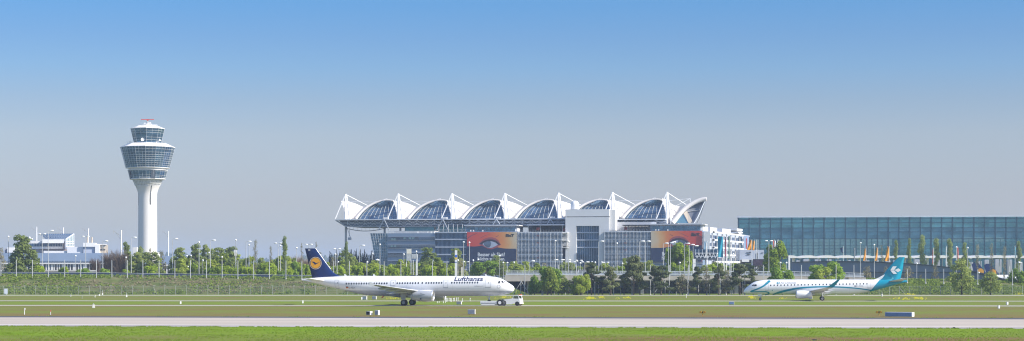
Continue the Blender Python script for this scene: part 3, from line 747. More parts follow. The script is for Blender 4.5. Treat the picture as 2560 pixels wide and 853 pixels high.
# ---- tow tractor holding the nose wheel
FT = FA
rt = thing('tow_tractor', 'low white towbarless tractor carrying the nose wheel of the long airliner', 'tow tractor', FA.world(A.u(5.2), 0), -FA.th)
def P(px, py, v=-1.9): u, z = FA.uz(px, py, v); return u - A.u(5.2), z
def poly(mb, pts, v0, v1, mi=0): mb.prism([P(*p) for p in pts], v0, v1, mi=mi)
mb = MB(); poly(mb, [(1201, 753), (1238, 753.5), (1238, 762), (1236, 762.6), (1205, 762.6), (1201, 760)], -1.95, -.55); poly(mb, [(1201, 753), (1238, 753.5), (1238, 762), (1236, 762.6), (1205, 762.6), (1201, 760)], .55, 1.95)
poly(mb, [(1201, 756), (1206, 756), (1206, 762), (1201, 762)], -.55, .55); poly(mb, [(1226, 753.5), (1238, 753.5), (1238, 762), (1226, 762)], -.55, .55)
poly(mb, [(1237, 754), (1260, 751), (1260, 749.2), (1281, 746.4), (1299, 747.5), (1300.5, 759.5), (1282, 760), (1280, 761), (1262, 761), (1237, 761)], -1.95, 1.95)
mb.build('body', M['white_paint'], rt)
mb = MB(); poly(mb, [(1202, 757.3), (1237, 757.3), (1237, 758.7), (1202, 758.7)], -1.98, -1.94); mb.build('side_slot', M['dark_steel'], rt)
mb = MB(); poly(mb, [(1283, 758.2), (1301.5, 758.4), (1301.5, 760.6), (1283, 760.6)], -2.0, 2.0); mb.build('bumper', pmat('cream_bumper', (.75, .72, .45), .5), rt)
mb = MB()
for q in (-1.8, 1.72):
    poly(mb, [(1280.5, 747), (1281.8, 747), (1284.6, 739.6), (1283.2, 739.6)], q, q + .1); poly(mb, [(1296.6, 747.5), (1299.2, 747.5), (1296.2, 739.6), (1294.2, 739.6)], q, q + .1)
poly(mb, [(1282.6, 739.7), (1298.2, 739.7), (1297.6, 738.3), (1283.4, 738.3)], -1.85, 1.85); mb.build('cab_frame', M['white_paint'], rt)
gl = bpy.data.materials.new('cab_glass'); gl.use_nodes = True; t = gl.node_tree; t.nodes.clear(); o_ = t.nodes.new('ShaderNodeOutputMaterial'); mxs = t.nodes.new('ShaderNodeMixShader'); tr = t.nodes.new('ShaderNodeBsdfTransparent'); gs = t.nodes.new('ShaderNodeBsdfGlossy')
tr.inputs[0].default_value = (.45, .55, .55, 1); gs.inputs['Roughness'].default_value = .03; mxs.inputs[0].default_value = .12
t.links.new(tr.outputs[0], mxs.inputs[1]); t.links.new(gs.outputs[0], mxs.inputs[2]); t.links.new(mxs.outputs[0], o_.inputs[0])
mb = MB(); poly(mb, [(1281.8, 747), (1296.6, 747.4), (1294.4, 739.8), (1284.4, 739.8)], -1.76, -1.74); poly(mb, [(1281.8, 747), (1296.6, 747.4), (1294.4, 739.8), (1284.4, 739.8)], 1.74, 1.76)
mb.build('cab_window', gl, rt)
mb = MB(); poly(mb, [(1294.5, 738.3), (1298.5, 738.3), (1298.5, 737.0), (1294.5, 737.0)], -1.2, 1.2); mb.build('beacon_bar', M['red'], rt)
mb = MB(); poly(mb, [(1284, 747), (1286, 747), (1286, 742.5), (1284, 742.5)], -.4, .4); mb.build('seat', M['dark_steel'], rt)
for v in (-1.75, 1.75):
    uw, zw = P(1250, 755.6, v); r = .62
    w = MB().cyl((uw, v - .28, r + .02), (uw, v + .28, r + .02), r, n=22).build('wheel', M['tyre'], rt)
    MB().cyl((uw, v - .30, r + .02), (uw, v + .30, r + .02), r * .52, n=18).build('rim', M['white_paint'], w)
    uw2 = uw + .75; MB().cyl((uw2, v - .2, r - .02), (uw2, v + .2, r - .02), r * .92, n=22).build('wheel', M['tyre'], rt)
    MB().cyl((P(1293, 757)[0], v - .25, .45), (P(1293, 757)[0], v + .25, .45), .44, n=18).build('wheel', M['tyre'], rt)
mb = MB(); poly(mb, [(1254.5, 748.4), (1258, 748.0), (1258, 753), (1254.5, 753)], -1.97, -1.5); mb.build('fender_lamp', M['dark_steel'], rt)

# the driver, seated in the cab
def seated_person(loc, rotz):
    v = [(0, 0, .0), (0, .02, .22), (0, .0, .46), (0, -.01, .58), (0, -.02, .70), (.12, -.01, .0), (.14, -.42, .03), (.14, -.46, -.40), (.14, -.60, -.43), (-.12, -.01, .0), (-.14, -.42, .03), (-.14, -.46, -.40), (-.14, -.60, -.43),
         (.21, 0, .48), (.25, -.10, .22), (.16, -.36, .26), (.13, -.44, .28), (-.21, 0, .48), (-.25, -.10, .22), (-.16, -.36, .26), (-.13, -.44, .28), (0, -.03, .80)]
    e = [(0, 1), (1, 2), (2, 3), (3, 4), (4, 21), (0, 5), (5, 6), (6, 7), (7, 8), (0, 9), (9, 10), (10, 11), (11, 12), (2, 13), (13, 14), (14, 15), (15, 16), (2, 17), (17, 18), (18, 19), (19, 20)]
    r = [.16, .15, .16, .06, .10, .10, .085, .06, .045, .10, .085, .06, .045, .07, .055, .045, .035, .07, .055, .045, .035, .085]
    me = bpy.data.meshes.new('person'); me.from_pydata(v, e, []); o = bpy.data.objects.new('person', me); COL.objects.link(o)
    sk = o.modifiers.new('skin', 'SKIN'); ss = o.modifiers.new('sub', 'SUBSURF'); ss.levels = ss.render_levels = 1
    if not me.skin_vertices: me.attributes.new('skin_vertex', 'FLOAT_VECTOR', 'POINT') if False else None
    bm = bmesh.new(); bm.from_mesh(me); lay = bm.verts.layers.skin.verify(); bm.verts.ensure_lookup_table()
    for i, q in enumerate(bm.verts): q[lay].radius = (r[i], r[i]); q[lay].use_root = (i == 0)
    bm.to_mesh(me); bm.free()
    dg = bpy.context.evaluated_depsgraph_get(); m2 = bpy.data.meshes.new_from_object(o.evaluated_get(dg)); o.modifiers.clear(); o.data = m2
    m2.materials.clear()
    for k in ('vest', 'skin', 'trousers', 'hair'): m2.materials.append(M[k])
    for p in m2.polygons:
        c = p.center; p.use_smooth = True
        p.material_index = 3 if c.z > .80 and c.y > -.08 or c.z > .87 else 1 if c.z > .56 or (c.y < -.34 and c.z > .18) else 0 if c.z > .08 and c.y > -.34 else 2
    o.location = loc; o.rotation_euler = (0, 0, rotz); return o
ud, zd = P(1287.8, 746.6); wx = FA.world(A.u(5.2) + ud, -.75, zd)
pr = seated_person((wx[0], wx[1], .95), -FA.th + pi / 2); tag(pr, 'driver in a bright green vest seated in the tow tractor cab', 'person')

# ---- the smaller white jet with teal bands, nose to the left
FB = Frame(2055, 489.5, 7.0)
rb = fthing('regional_jet', 'smaller white airliner with teal stripes and teal tail on the far taxiway', 'airplane', FB)
TB = [(0, 2.12, 2.02, .05), (.12, 2.48, 1.78, .28), (.5, 2.95, 1.62, .58), (1.0, 3.38, 1.55, .86), (1.6, 3.88, 1.52, 1.08), (2.2, 4.30, 1.50, 1.24), (3.0, 4.60, 1.48, 1.38), (4.2, 4.84, 1.46, 1.47), (6.4, 5.02, 1.45, 1.505), (8, 5.03, 1.45, 1.505),
      (24.5, 5.03, 1.45, 1.505), (27, 5.03, 1.62, 1.49), (30, 5.03, 2.12, 1.38), (33, 5.02, 2.92, 1.12), (36, 4.98, 3.80, .72), (37.6, 4.92, 4.18, .48), (38.65, 4.80, 4.36, .26)]
B = Jet(rb, FB, -1, 18.6, TB)
# teal aft of the slanted line through photo points (2178,727) and (2206,690)
sA, zA = B.px2(2176, 727); sB, zB = B.px2(2206, 691); kB = (B.u(sB) - B.u(sA)) / (zB - zA)
B.skin = livery('white_hull_teal_tail', (0.80, 0.795, 0.785), (0.0, 0.235, 0.345), 'aft', k=kB, x=B.u(sA) - kB * zA)
B.fuselage(B.skin)
for sgn in (-1, 1):
    w = B.foil([(12.6, 6.4, sgn * .7, 1.85, .13), (13.5, 5.2, sgn * 1.5, 1.95, .13), (15.6, 3.5, sgn * 5.0, 2.32, .115), (17.6, 2.4, sgn * 9.5, 2.80, .10), (19.3, 1.5, sgn * 13.6, 3.22, .09)], 'wing', M['wing_grey'])
    MB().add([(B.u(19.4), sgn * 13.6, 3.25), (B.u(20.8), sgn * 13.6, 3.2), (B.u(22.35), sgn * 14.15, 5.05), (B.u(21.75), sgn * 14.15, 5.08), (B.u(19.4), sgn * 13.68, 3.25), (B.u(20.8), sgn * 13.68, 3.2), (B.u(22.35), sgn * 14.2, 5.05), (B.u(21.75), sgn * 14.2, 5.08)],
             [(0, 1, 2, 3), (7, 6, 5, 4), (0, 4, 5, 1), (1, 5, 6, 2), (2, 6, 7, 3), (3, 7, 4, 0)]).build('winglet', M['teal'], w)
    for (y, s_, zz, l) in ((5.6, 18.0, 2.12, 2.6), (8.8, 19.0, 2.5, 2.2)):
        MB().lathe([(.02, 0), (.16, .12 * l), (.22, .4 * l), (.16, .75 * l), (.02, l)], 10, (B.u(s_), sgn * y, zz), 'x').build('flap_fairing', M['wing_grey'], w)
    e = B.engine(12.4, sgn * 4.75, 1.5, 3.7, .86, M['jet_white'])
    MB().prism([(B.u(13.2), 2.3), (B.u(14.2), 2.55), (B.u(16.6), 2.4), (B.u(16.9), 2.0), (B.u(15.4), 1.7), (B.u(14), 1.8)], sgn * 4.75 - .15, sgn * 4.75 + .15).build('pylon', M['wing_grey'], e)
    B.foil([(34.2, 3.2, sgn * .4, 4.60, .1), (36.9, 1.5, sgn * 6.0, 5.25, .08)], 'tailplane', M['wing_grey'])
    B.gear(18.6, sgn * 2.97, 2.1, .52, .36, .85, .15, 'main_landing_gear')
MB().lathe([(.05, 0), (.55, .9), (.8, 2.4), (.84, 5), (.72, 7.4), (.35, 9), (.05, 9.8)], 20, (B.u(12.4), 0, 1.95), 'x').build('belly_fairing', M['jet_white'], rb).scale = (1, 1.72, 1)
B.gear(3.95, 0, 1.75, .32, .2, .45, .10, 'nose_landing_gear')
MB().box(B.u(3.4), B.u(4.3), -.32, -.28, 1.0, 1.5).build('gear_door', M['jet_white'], rb)
# fin: dorsal fillet, leading edge, top, trailing edge (photo points)
le = [(2247, 643.4), (2236, 654), (2222, 670), (2210, 684), (2203, 693), (2196, 699.2)]; te = [(2262, 642.6), (2259.5, 652), (2257.5, 668), (2254.5, 684), (2251.5, 697), (2250.5, 703)]
ch = []
for (a, ya), (b, yb) in zip(le, te):
    ul, z1 = FB.uz(a, ya, 0); ub, z2 = FB.uz(b, yb, 0); ch.append((B.s(ul), ub - ul, 0, (z1 + z2) / 2, -.10))
finb = B.foil(ch, 'tail_fin', M['teal'])
d = [FB.uz(x, y, 0) for x, y in ((2183, 700), (2196, 694.5), (2207, 688.5), (2212, 686), (2206, 700.5))]
MB().prism(d, -.16, .16).build('dorsal_fillet', M['jet_white'], rb)
cv = lambda x, y: FB.uz(2080 + x / 4.7375, 590 + y / 4.7375, -.42)
for poly_ in ([(692, 404), (722, 360), (768, 360), (737, 404)], [(692, 408), (737, 408), (770, 450), (725, 450)], [(742, 405), (785, 383), (818, 405), (780, 430)]):
    mb = MB(); mb.add([(u, -.44, z) for u, z in [cv(*p) for p in poly_]], [tuple(range(4))]); mb.build('arrow_emblem', M['white_paint'], finb)
mb = MB(); mb.add([(u, -.40, z) for u, z in [cv(*p) for p in [(600, 545), (620, 522), (700, 512), (715, 490), (735, 500), (690, 535), (640, 552)]]], [tuple(range(7))]); mb.build('pale_swoosh', M['teal_pale'], finb)
bp = lambda x, y: B.px2(1840 + x / 4.739, 620 + y / 4.739)
B.ribbon([bp(*p) for p in [(402, 386), (330, 448), (250, 488), (176, 516), (215, 521), (300, 519), (360, 521), (388, 531), (384, 545), (345, 556)]], [.62, .38, .36, .30, .26, .26, .28, .30, .34, .30], 'nose_stripe', M['teal'], n=90)
B.ribbon([bp(*p) for p in [(440, 552), (520, 525), (620, 500), (720, 480), (850, 467), (1000, 461), (1150, 461), (1300, 468), (1450, 481), (1600, 503)]], [.34, .5, .5, .44, .36, .32, .30, .30, .28, .26], 'waist_stripe', M['teal'], n=90)
wz = lambda px: 713.5 - (px - 1927) * .0165
B.dots([1927 + 8.52 * i for i in range(12)], wz, .26, .36)
B.dots([2030.8 + i * q for i, q in ((0, 0),)] + [2039.5, 2049, 2058, 2066.5, 2075], wz, .26, .36)
B.dots([2090.5 + 8.55 * i for i in range(10)], wz, .26, .36)
for P_ in ([(1880.2, 714.5), (1883, 711.5), (1885.6, 711.3), (1884.0, 715.2)], [(1886.2, 711.2), (1891.2, 711.0), (1891.8, 715.6), (1885.0, 715.4)], [(1880.0, 714.6), (1879.2, 714.6), (1881.8, 711.9), (1882.6, 711.6)]):
    B.patch([B.px2(*p) for p in P_], 'cockpit_window', M['window_dark'], .03)
for (a, b, c, d_) in ((1913, 1921, 706, 726.5), (2168, 2176, 704, 720)):
    B.frame_outline(a, b, c, d_, 'cabin_door', .03)
s, z = bp(430, 502); B.patch([(s + .12 * cos(q), z + .12 * sin(q)) for q in [2 * pi * k / 8 for k in range(8)]], 'service_port', M['teal'], .022)
B.text('Air Dolomiti', (1951.5, 709.2), (1990, 704.6), 'lettering', M['text_grey'], 0, .2)
ar = [[(476, 414), (497, 401), (510, 401), (492, 414)], [(476, 416), (492, 416), (512, 429), (498, 429)], [(500, 415), (514, 407), (528, 415), (514, 422)]]
for q in ar: B.patch([bp(*p) for p in q], 'arrow_emblem', M['teal'], .022)
B.text('I-ADJL', (2144, 717.2), (2159, 713.6), 'registration', M['text_grey'])
(sa, za), (sb, zb) = B.px2(2136, 713.8), B.px2(2141.5, 717)
B.patch([(sa, za), (sb, za), (sb, zb), (sa, zb)], 'national_flag', M['text_grey'], .022)

# ---- signs, lights and markers in the grass
def gthing(px, py): Y = GD(py); return X(px, Y), Y
def sign_box(px, py, w, h, label, front, side, dep=.9, name='airfield_sign', yaw=-.25, text=None, group=None):
    x, Y = gthing(px, py); t = thing(name, label, 'sign', (x, Y, 0), yaw, group)
    MB().box(-w / 2, w / 2, -dep / 2, dep / 2, .06, h).build('housing', M[side], t)
    MB().box(-w / 2 + .06, w / 2 - .06, -dep / 2 - .03, -dep / 2 - .004, .1, h - .05).build('face', M[front], t)
    fm = MB()
    for q in (-.35, .35): fm.box(w * q - .06, w * q + .06, -.1, .1, -.05, .06)
    fm.build('foot', M['steel_grey'], t)
    if text:
        V, Fc = text_geo(text[0], .02); k = text[2] if len(text) > 2 else .7
        MB().add([(-w / 2 * k + w * k * a, -dep / 2 - .045, h * .28 + (h * .52) * b) for a, b in V], Fc).build('lettering', M[text[1]], t)
    return t
sign_box(923, 788.2, .75, .62, 'black faced airfield sign with bright white side beside the runway', 'sign_black', 'white_paint', .7, yaw=-.5)
sign_box(943, 788.3, .62, .78, 'pale grey backed airfield sign just right of the black faced sign', 'sign_face', 'white_paint', .5, yaw=-.4)
sign_box(1179, 786.5, 1.2, .84, 'grey back of an airfield sign standing nearest the tow tractor', 'sign_face', 'concrete_pale', .4, yaw=-.25)
sign_box(1148, 761.8, 1.0, .66, 'small grey airfield sign near the white stakes before the nose', 'sign_face', 'concrete_pale', .6)
sign_box(912, 749.8, 1.05, .9, 'left of two grey signs in the grass under the rear cabin', 'sign_face', 'concrete_pale', .6)
sign_box(936, 749.2, 1.0, .86, 'right of two grey signs in the grass under the rear cabin', 'sign_face', 'concrete_pale', .5)
sign_box(1829, 762.2, 1.05, .68, 'dark slate airfield sign in grass left of the teal striped jet', 'sign_blue', 'concrete_pale', .6, yaw=-.15)
sign_box(2026, 747.8, .9, .75, 'small grey sign behind the main wheel of the teal striped jet', 'sign_face', 'concrete_pale', .5)
sign_box(2249, 792.4, 4.2, .72, 'long low blue airfield sign with white end beside the runway', 'sign_blue', 'white_paint', 1.4, yaw=-.45)
def stake(px, py, h, mat, label, r=.06, cat='marker', name='marker_stake', cap=None, lean=0, group=None):
    x, Y = gthing(px, py); t = thing(name, label, cat, (x, Y, 0), 0, group)
    MB().cyl((0, 0, -.1), (lean, 0, h), r, r * .8, 8).build('post', M[mat], t)
    MB().cyl((lean, 0, h * .72), (lean * 1.1, 0, h), r * 1.35, n=8).build('cap', M[cap or mat], t)
    return t
stake(60.8, 786.5, 1.05, 'white_paint', 'taller white marker stake leaning slightly by the runway at far left', .07, lean=.06)
stake(126.5, 787.5, .72, 'white_paint', 'shorter white stake with reddish cap by the runway at far left', .055, cap='red')
stake(1715.5, 744.6, .95, 'white_paint', 'single pale post in grass before the dark underpass', .08)
stake(177, 741.6, .55, 'white_paint', 'pale peg by the perimeter track, leftmost of the left pegs', .1)
stake(205, 746.6, .6, 'fence_grey', 'thin greenish peg in grass left of the white cabinet', .07)
stake(237.5, 743.6, .65, 'white_paint', 'white peg just left of two small white boxes', .1)
def small_box(px, py, w, h, label, name='light_box', cat='airfield light', mast=0, m='white_paint'):
    x, Y = gthing(px, py); t = thing(name, label, cat, (x, Y, 0), .3)
    w *= .62; h *= .78; MB().box(-w / 2, w / 2, -w / 2, w / 2, .05, h).build('housing', M[m], t)
    MB().cyl((0, 0, -.08), (0, 0, .06), w * .3, n=8).build('base', M['steel_grey'], t)
    if mast: MB().cyl((0, 0, h - .02), (0, 0, h + mast), .06, n=6).build('mast', M['pole_grey'], t)
    return t
small_box(248.5, 740.2, .55, .6, 'small white box by the perimeter track, left of a pair')
small_box(256.3, 737.6, .5, .6, 'small white box with a mast by the perimeter track, right of a pair', mast=.9)
small_box(316.5, 743.2, .55, .85, 'white box with a short mast in grass below the control tower', mast=.55)
small_box(451.5, 760.5, .5, .75, 'white wedge light between the two taxiways left of the airliner')
small_box(757, 759, .45, .85, 'white box light below the tail of the long airliner')
small_box(234, 770.5, .8, .85, 'grey and white box with mast in grass near left runway', mast=.25, m='concrete_pale')
small_box(904.5, 749.6, .5, .85, 'white box light left of two grey signs under the rear cabin')
small_box(2518, 762.4, .6, .75, 'white and black light box between taxiways at far right')
small_box(2497, 772, .5, .8, 'pale blue white light box in grass at far right', m='clad_white')
small_box(2205, 741.4, .6, .9, 'grey instrument with short mast behind the tail of the teal jet', 'weather_instrument', 'instrument', .7, 'concrete_pale')
small_box(2385.5, 821.6, .3, .22, 'tiny dark runway edge light at the right of the runway', m='sign_black')
small_box(2036, 851.6, .55, .16, 'dark edge light in the foreground grass at the bottom of the picture', m='sign_black')
t = small_box(14.5, 737.2, 1.25, 2.0, 'grey white electrical cabinet by the fence at far left', 'electrical_cabinet', 'cabinet', 0, 'clad_white')
MB().box(-.5, .5, -.66, -.63, .3, 1.85).build('door', M['facade_grey'], t)
for px, py, lb in ((1756.5, 789.0, 'amber guard light in grass beside the runway, left of the other'), (2197.5, 788.8, 'amber guard light beside the long blue sign')):
    x, Y = gthing(px, py); t = thing('guard_light', lb, 'airfield light', (x, Y, 0), -.3)
    MB().cyl((0, 0, -.05), (0, 0, .35), .07, n=8).build('post', M['amber'], t)
    for q in (-.28, .28): MB().cyl((q, -.15, .52), (q, .15, .52), .19, n=14).build('lamp', M['amber'], t)
    MB().box(-.5, .5, -.02, .08, .40, .64).build('backplate', M['sign_black'], t)
sx = [(1093, 758), (1097.5, 758), (1108, 758), (1113, 757.5), (1116, 754.5), (1119, 754), (1122.5, 753.5), (1126, 754), (1128, 755), (1133, 753.8), (1136, 753.5), (1141, 752.8), (1145, 752.4), (1156, 755), (1175, 753.6)]
for i, (px, py) in enumerate(sx):
    h = 1.0 if i < 4 else .8
    stake(px, py, h, 'white_paint', 'short white stake in grass ahead of the engines, %s from the left' % nth(i + 1), .07, group='white stakes in the grass before the nose wheel')
# ------------------------------------------------------------ control tower
FW = Frame(369, 950, 0, PZ); ky = 950 / FOC
tw = fthing('control_tower', 'tall white control tower with flared glazed cabs and a red radar bar', 'control tower', FW)
tz = lambda py: Z(py, 950) - PZ
R = lambda px: px * ky
MB().lathe([(R(24.0), -.3), (R(23.6), tz(600)), (R(23.0), tz(500)), (R(23.3), tz(486)), (R(24.6), tz(479)), (R(27.2), tz(472)), (R(29.6), tz(466.5)), (R(30.2), tz(465.5)), (R(30.2), tz(464.5)), (R(20), tz(464))], 48).build('shaft', M['tower_white'], tw)
MB().lathe([(R(26), tz(466)), (R(29), tz(464)), (R(33), tz(455)), (R(36), tz(451)), (R(41), tz(449.5))], 32).build('gallery_skirt', pmat('gallery_mesh', (.62, .62, .60), .6, var=.2, scale=1.5, stretch=(1, 1, .2)), tw)
mb = MB()
for k in range(48):
    a = 2 * pi * k / 48
    mb.bar((R(30.6) * cos(a), R(30.6) * sin(a), tz(465)), (R(37) * cos(a), R(37) * sin(a), tz(450)), .14)
for rr, y in ((31, 464), (33.5, 459), (36, 453)): mb.tube([(R(rr) * cos(2 * pi * k / 48), R(rr) * sin(2 * pi * k / 48), tz(y)) for k in range(49)], .08, 5)
mb.build('gallery_rail', M['steel_white'], tw)
def cab(name, y0, r0, y1, r1, n, a0, vs_per, hs, glass, parent, bar=.055):
    """glazed, flared drum with its mullions"""
    g = MB().lathe([(R(r0), tz(y0)), (R(r1), tz(y1))], n, smooth=False, a0=a0).build(name, glass, parent)
    mb = MB(); ring = lambda r, y: [(R(r) * cos(a0 + 2 * pi * k / n), R(r) * sin(a0 + 2 * pi * k / n), tz(y)) for k in range(n + 1)]
    for f in hs:
        r, y = r0 + (r1 - r0) * f + .25, y0 + (y1 - y0) * f; p = ring(r, y)
        for a, b in zip(p[:-1], p[1:]): mb.bar(a, b, bar * 1.15)
    A_, B_ = ring(r0 + .3, y0), ring(r1 + .3, y1)
    for k in range(n):
        for q in range(vs_per):
            t = q / vs_per; lp = lambda P: tuple(P[k][i] + (P[k + 1][i] - P[k][i]) * t for i in range(3))
            mb.bar(lp(A_), lp(B_), bar * (1.4 if q == 0 else .9))
    mb.build('mullions', M['steel_white'], g); return g
a8 = -pi / 2 + radians(5.5)
MB().lathe([(R(20), tz(449)), (R(43), tz(449.6)), (R(44.3), tz(448.6)), (R(44.3), tz(447)), (R(43), tz(447))], 32).build('floor_ring', M['white_wall'], tw)
lc = cab('lower_cab', 448.5, 43.4, 427, 48.4, 16, a8, 2, (0, .22, .42, .9, 1), M['glass_tower'], tw)
for a in (-pi / 2 - 1.06, -pi / 2 + .48):
    mb = MB(); c = (R(48.6) * cos(a), R(48.6) * sin(a)); d = (R(44) * cos(a), R(44) * sin(a)); t = (-sin(a) * 1.0, cos(a) * 1.0)
    mb.quad((d[0] - t[0], d[1] - t[1], tz(448.4)), (d[0] + t[0], d[1] + t[1], tz(448.4)), (c[0] + t[0], c[1] + t[1], tz(427.2)), (c[0] - t[0], c[1] - t[1], tz(427.2))); mb.build('vent_slot', M['dark_steel'], lc)
MB().lathe([(R(40), tz(427.2)), (R(49.6), tz(427)), (R(49.6), tz(425.5)), (R(47.5), tz(425.2)), (R(47.5), tz(421.8)), (R(54.6), tz(421.2)), (R(54.6), tz(420)), (R(40), tz(419.8))], 48).build('middle_ring', M['white_wall'], tw)
cab('main_cab', 420, 54, 369.2, 67.3, 16, a8, 3, (0, .1, .2, .3, .4, .5, .6, .72, .88, 1), M['glass_tower'], tw)
MB().lathe([(R(60), tz(369.6)), (R(68.3), tz(369.4)), (R(68.3), tz(368.2)), (R(66), tz(367.6)), (R(47), tz(359)), (R(40), tz(358.4)), (R(20), tz(358.2))], 8, smooth=False, a0=a8).build('main_roof', M['tower_white'], tw)
cab('top_cab', 358.4, 33.2, 322.6, 41.8, 8, a8, 2, (0, .2, .38, .7, .85, 1), M['glass_tower'], tw)
MB().lathe([(R(34), tz(322.9)), (R(42.6), tz(322.6)), (R(42.6), tz(321.4)), (R(40), tz(320.8)), (R(25), tz(314.6)), (R(5), tz(314.2)), (.05, tz(314.2))], 8, smooth=False, a0=a8).build('top_roof', M['tower_white'], tw)
mb = MB()
rnd = random.Random(3)
for k in range(14):
    a = 2 * pi * k / 14; r = R(24); mb.bar((r * cos(a), r * sin(a), tz(314.5)), (r * cos(a), r * sin(a), tz(312.6)), .1)
mb.tube([(R(24) * cos(2 * pi * k / 24), R(24) * sin(2 * pi * k / 24), tz(312.6)) for k in range(25)], .07, 5)
for (x, y, h, w) in ((-7, 0, 4.5, 2.2), (5.5, 2, 5.5, 2.4), (-2, -3, 3, 2), (9, 0, 3, 1.4)): mb.box(R(x - w), R(x + w), R(y - w), R(y + w), tz(314.3), tz(314.3 - h * 1.6))
mb.build('rooftop_equipment', M['clad_white'], tw)
mb = MB()
rd = MB().cyl((0, 0, tz(314)), (0, 0, tz(305)), .7, .45, 10).cyl((0, 0, tz(305.2)), (0, 0, tz(300)), .32, .25, 8).build('radar_mast', M['pole_grey'], tw)
mb = MB(); mb.box(R(-16.5), R(16.0), -.25, .25, tz(299.8), tz(298.2)); mb.box(R(-2), R(2), -.3, .5, tz(302), tz(299.9)); mb.build('radar_bar', M['red'], rd)
def dish(parent, x, y, z, r, dirv, name='dish'):
    d = Vector(dirv).normalized(); c = Vector((x, y, z)); a = d.orthogonal().normalized(); b = d.cross(a); mb = MB(); vs = []; n = 20
    for rr, h in ((r, .18 * r), (r * .6, -.05 * r), (.02, -.14 * r)):
        for k in range(n): q = 2 * pi * k / n; vs.append(c + (a * cos(q) + b * sin(q)) * rr + d * h)
    mb.add(vs, [(i * n + k, i * n + (k + 1) % n, (i + 1) * n + (k + 1) % n, (i + 1) * n + k) for i in range(2) for k in range(n)], 0, True)
    mb.cyl(tuple(c), tuple(c - d * r), .15, n=6); return mb.build(name, M['white_paint'], parent)
dish(tw, R(-5), -R(41), tz(351.5), R(4.2), (.2, -1, .1))
for (px, py, r) in ((30, 355, 2.2), (34, 352, 2.6), (26, 357, 2), (50, 362, 2.2)): dish(tw, R(px), -R(22 if px < 40 else 30), tz(py), R(r), (.7, -.6, .3))
mb = MB()
for k, px in enumerate((-47, -43, -40, -37, -31, 40, 46)): mb.bar((R(px), -R(14), tz(364)), (R(px), -R(14), tz(355 - (k % 3))), .16)
mb.build('whip_antennas', M['pole_grey'], tw)
mb = MB()
for px, ya, yb in ((9.3, 466, 514), (-21.6, 468, 516)):
    a = math_asin = None
    n = 22
    for k in range(n):
        y = ya + (yb - ya) * k / n; r = R(interp([(464, 30), (466.5, 29.6), (472, 27.2), (479, 24.6), (486, 23.3), (520, 23.1)], y)[0])
        x = R(px if px > 0 or y > 484 else px - (484 - y) * .28); x = max(-r * .985, min(r * .985, x + (R((484 - y) * .22) if px > 0 and y < 484 else 0))); yy = -sqrt(r * r - x * x)
        w, hh = (.55, .26) if px > 0 else (.35, .3)
        nx, ny = x / r, yy / r
        mb.add([(x - w * -ny * -1 - nx * -.06, yy + ny * .06 - w * nx * 0, tz(y)), (x + w * -ny - nx * -.06, yy + ny * .06 + (nx * w), tz(y)), (x + w * -ny + nx * .06, yy + ny * .06 + nx * w, tz(y) + hh), (x - w * -ny + nx * .06, yy + ny * .06, tz(y) + hh)], [(0, 1, 2, 3)])
mb.build('slot_windows', M['window_dark'], tw)
del math_asin
# podium block at the tower foot
t = thing('tower_podium', 'low white block around the foot of the control tower', 'building', (X(362, 962), 962, PZ))
def wb(px0, px1, y0, y1, Y, dep, mat, name, par, o=(0, 0, 0), mb=None):
    m_ = mb or MB(); m_.box(X(px0, Y) - o[0], X(px1, Y) - o[0], Y - o[1], Y + dep - o[1], Z(y1, Y) - o[2], Z(y0, Y) - o[2])
    return m_.build(name, mat, par) if not mb else m_
o = (X(362, 962), 962, PZ)
wb(331.5, 342.5, 618.5, 697, 985, 12, M['white_wall'], 'stair_block', t, o); wb(342.6, 392, 631, 697, 975, 9, M['clad_white'], 'wall', t, o)
wb(342.6, 392, 637, 650, 974.6, .3, M['glass_dark'], 'window_band', t, o)

# ----------------------------------------------------- old terminal, left
def bldg(name, label, px, Y, cat='building', group=None): t = thing(name, label, cat, (X(px, Y), Y, PZ), 0, group); return t, (X(px, Y), Y, PZ)
def terminal_pier(label, x0, x1, y0, y1, ycan, ybase, Y, step):
    t, o = bldg('terminal_pier', label, (x0 + x1) / 2, Y)
    mb = MB(); xa, xb = X(x0, Y) - o[0], X(x1, Y) - o[0]; za, zb = Z(y0, Y) - PZ, Z(y1, Y) - PZ
    mb.add([(xa, 0, zb), (xb, 0, zb), (xb, 9, za), (xa, 9, za), (xa, 60, za), (xb, 60, za), (xa, 60, 0), (xb, 60, 0), (xa, 0.5, 0), (xb, .5, 0), (xa, .5, zb - .01), (xb, .5, zb - .01)], [(0, 1, 2, 3), (3, 2, 5, 4), (4, 5, 7, 6), (1, 11, 9, 7, 5, 2), (0, 3, 4, 6, 8, 10), (8, 9, 11, 10)])
    mb.build('roof', M['pier_roof'], t)
    wb(x0, x1, ycan, ycan + 3.4, Y - 6, 6, M['white_wall'], 'canopy', t, o)
    wb(x0, x1, y1 + .4, 712, Y - .4, .35, M['glass_dark'], 'window_band', t, o)
    mb = MB(); px = x0; k = 0
    while px < x1:
        w = 2.2 if k % 4 else 5.5
        wb(px, px + w, ycan + 3.4, 712, Y - 5.2, 1.2, None, '', None, o, mb); px += step * (1 if k % 3 else .8); k += 1
    mb.build('columns', M['white_wall'], t)
    mb = MB(); px = x0 + 4; rnd = random.Random(6)
    while px < x1:
        w = rnd.uniform(3, 8)
        if rnd.random() < .5: wb(px, px + w, ybase - 10 + rnd.uniform(-4, 2), 712, Y - 3.0, .6, M['beige'], 'partition', t, o)
        px += w + rnd.uniform(3, 9)
    mb = MB(); px = x0 + 2
    while px < x1: wb(px, px + .7, ycan - 5, ycan, Y - 5.9, .3, None, '', None, o, mb); px += 6.3
    mb.build('parapet_rail', M['dark_steel'], t)
    return t
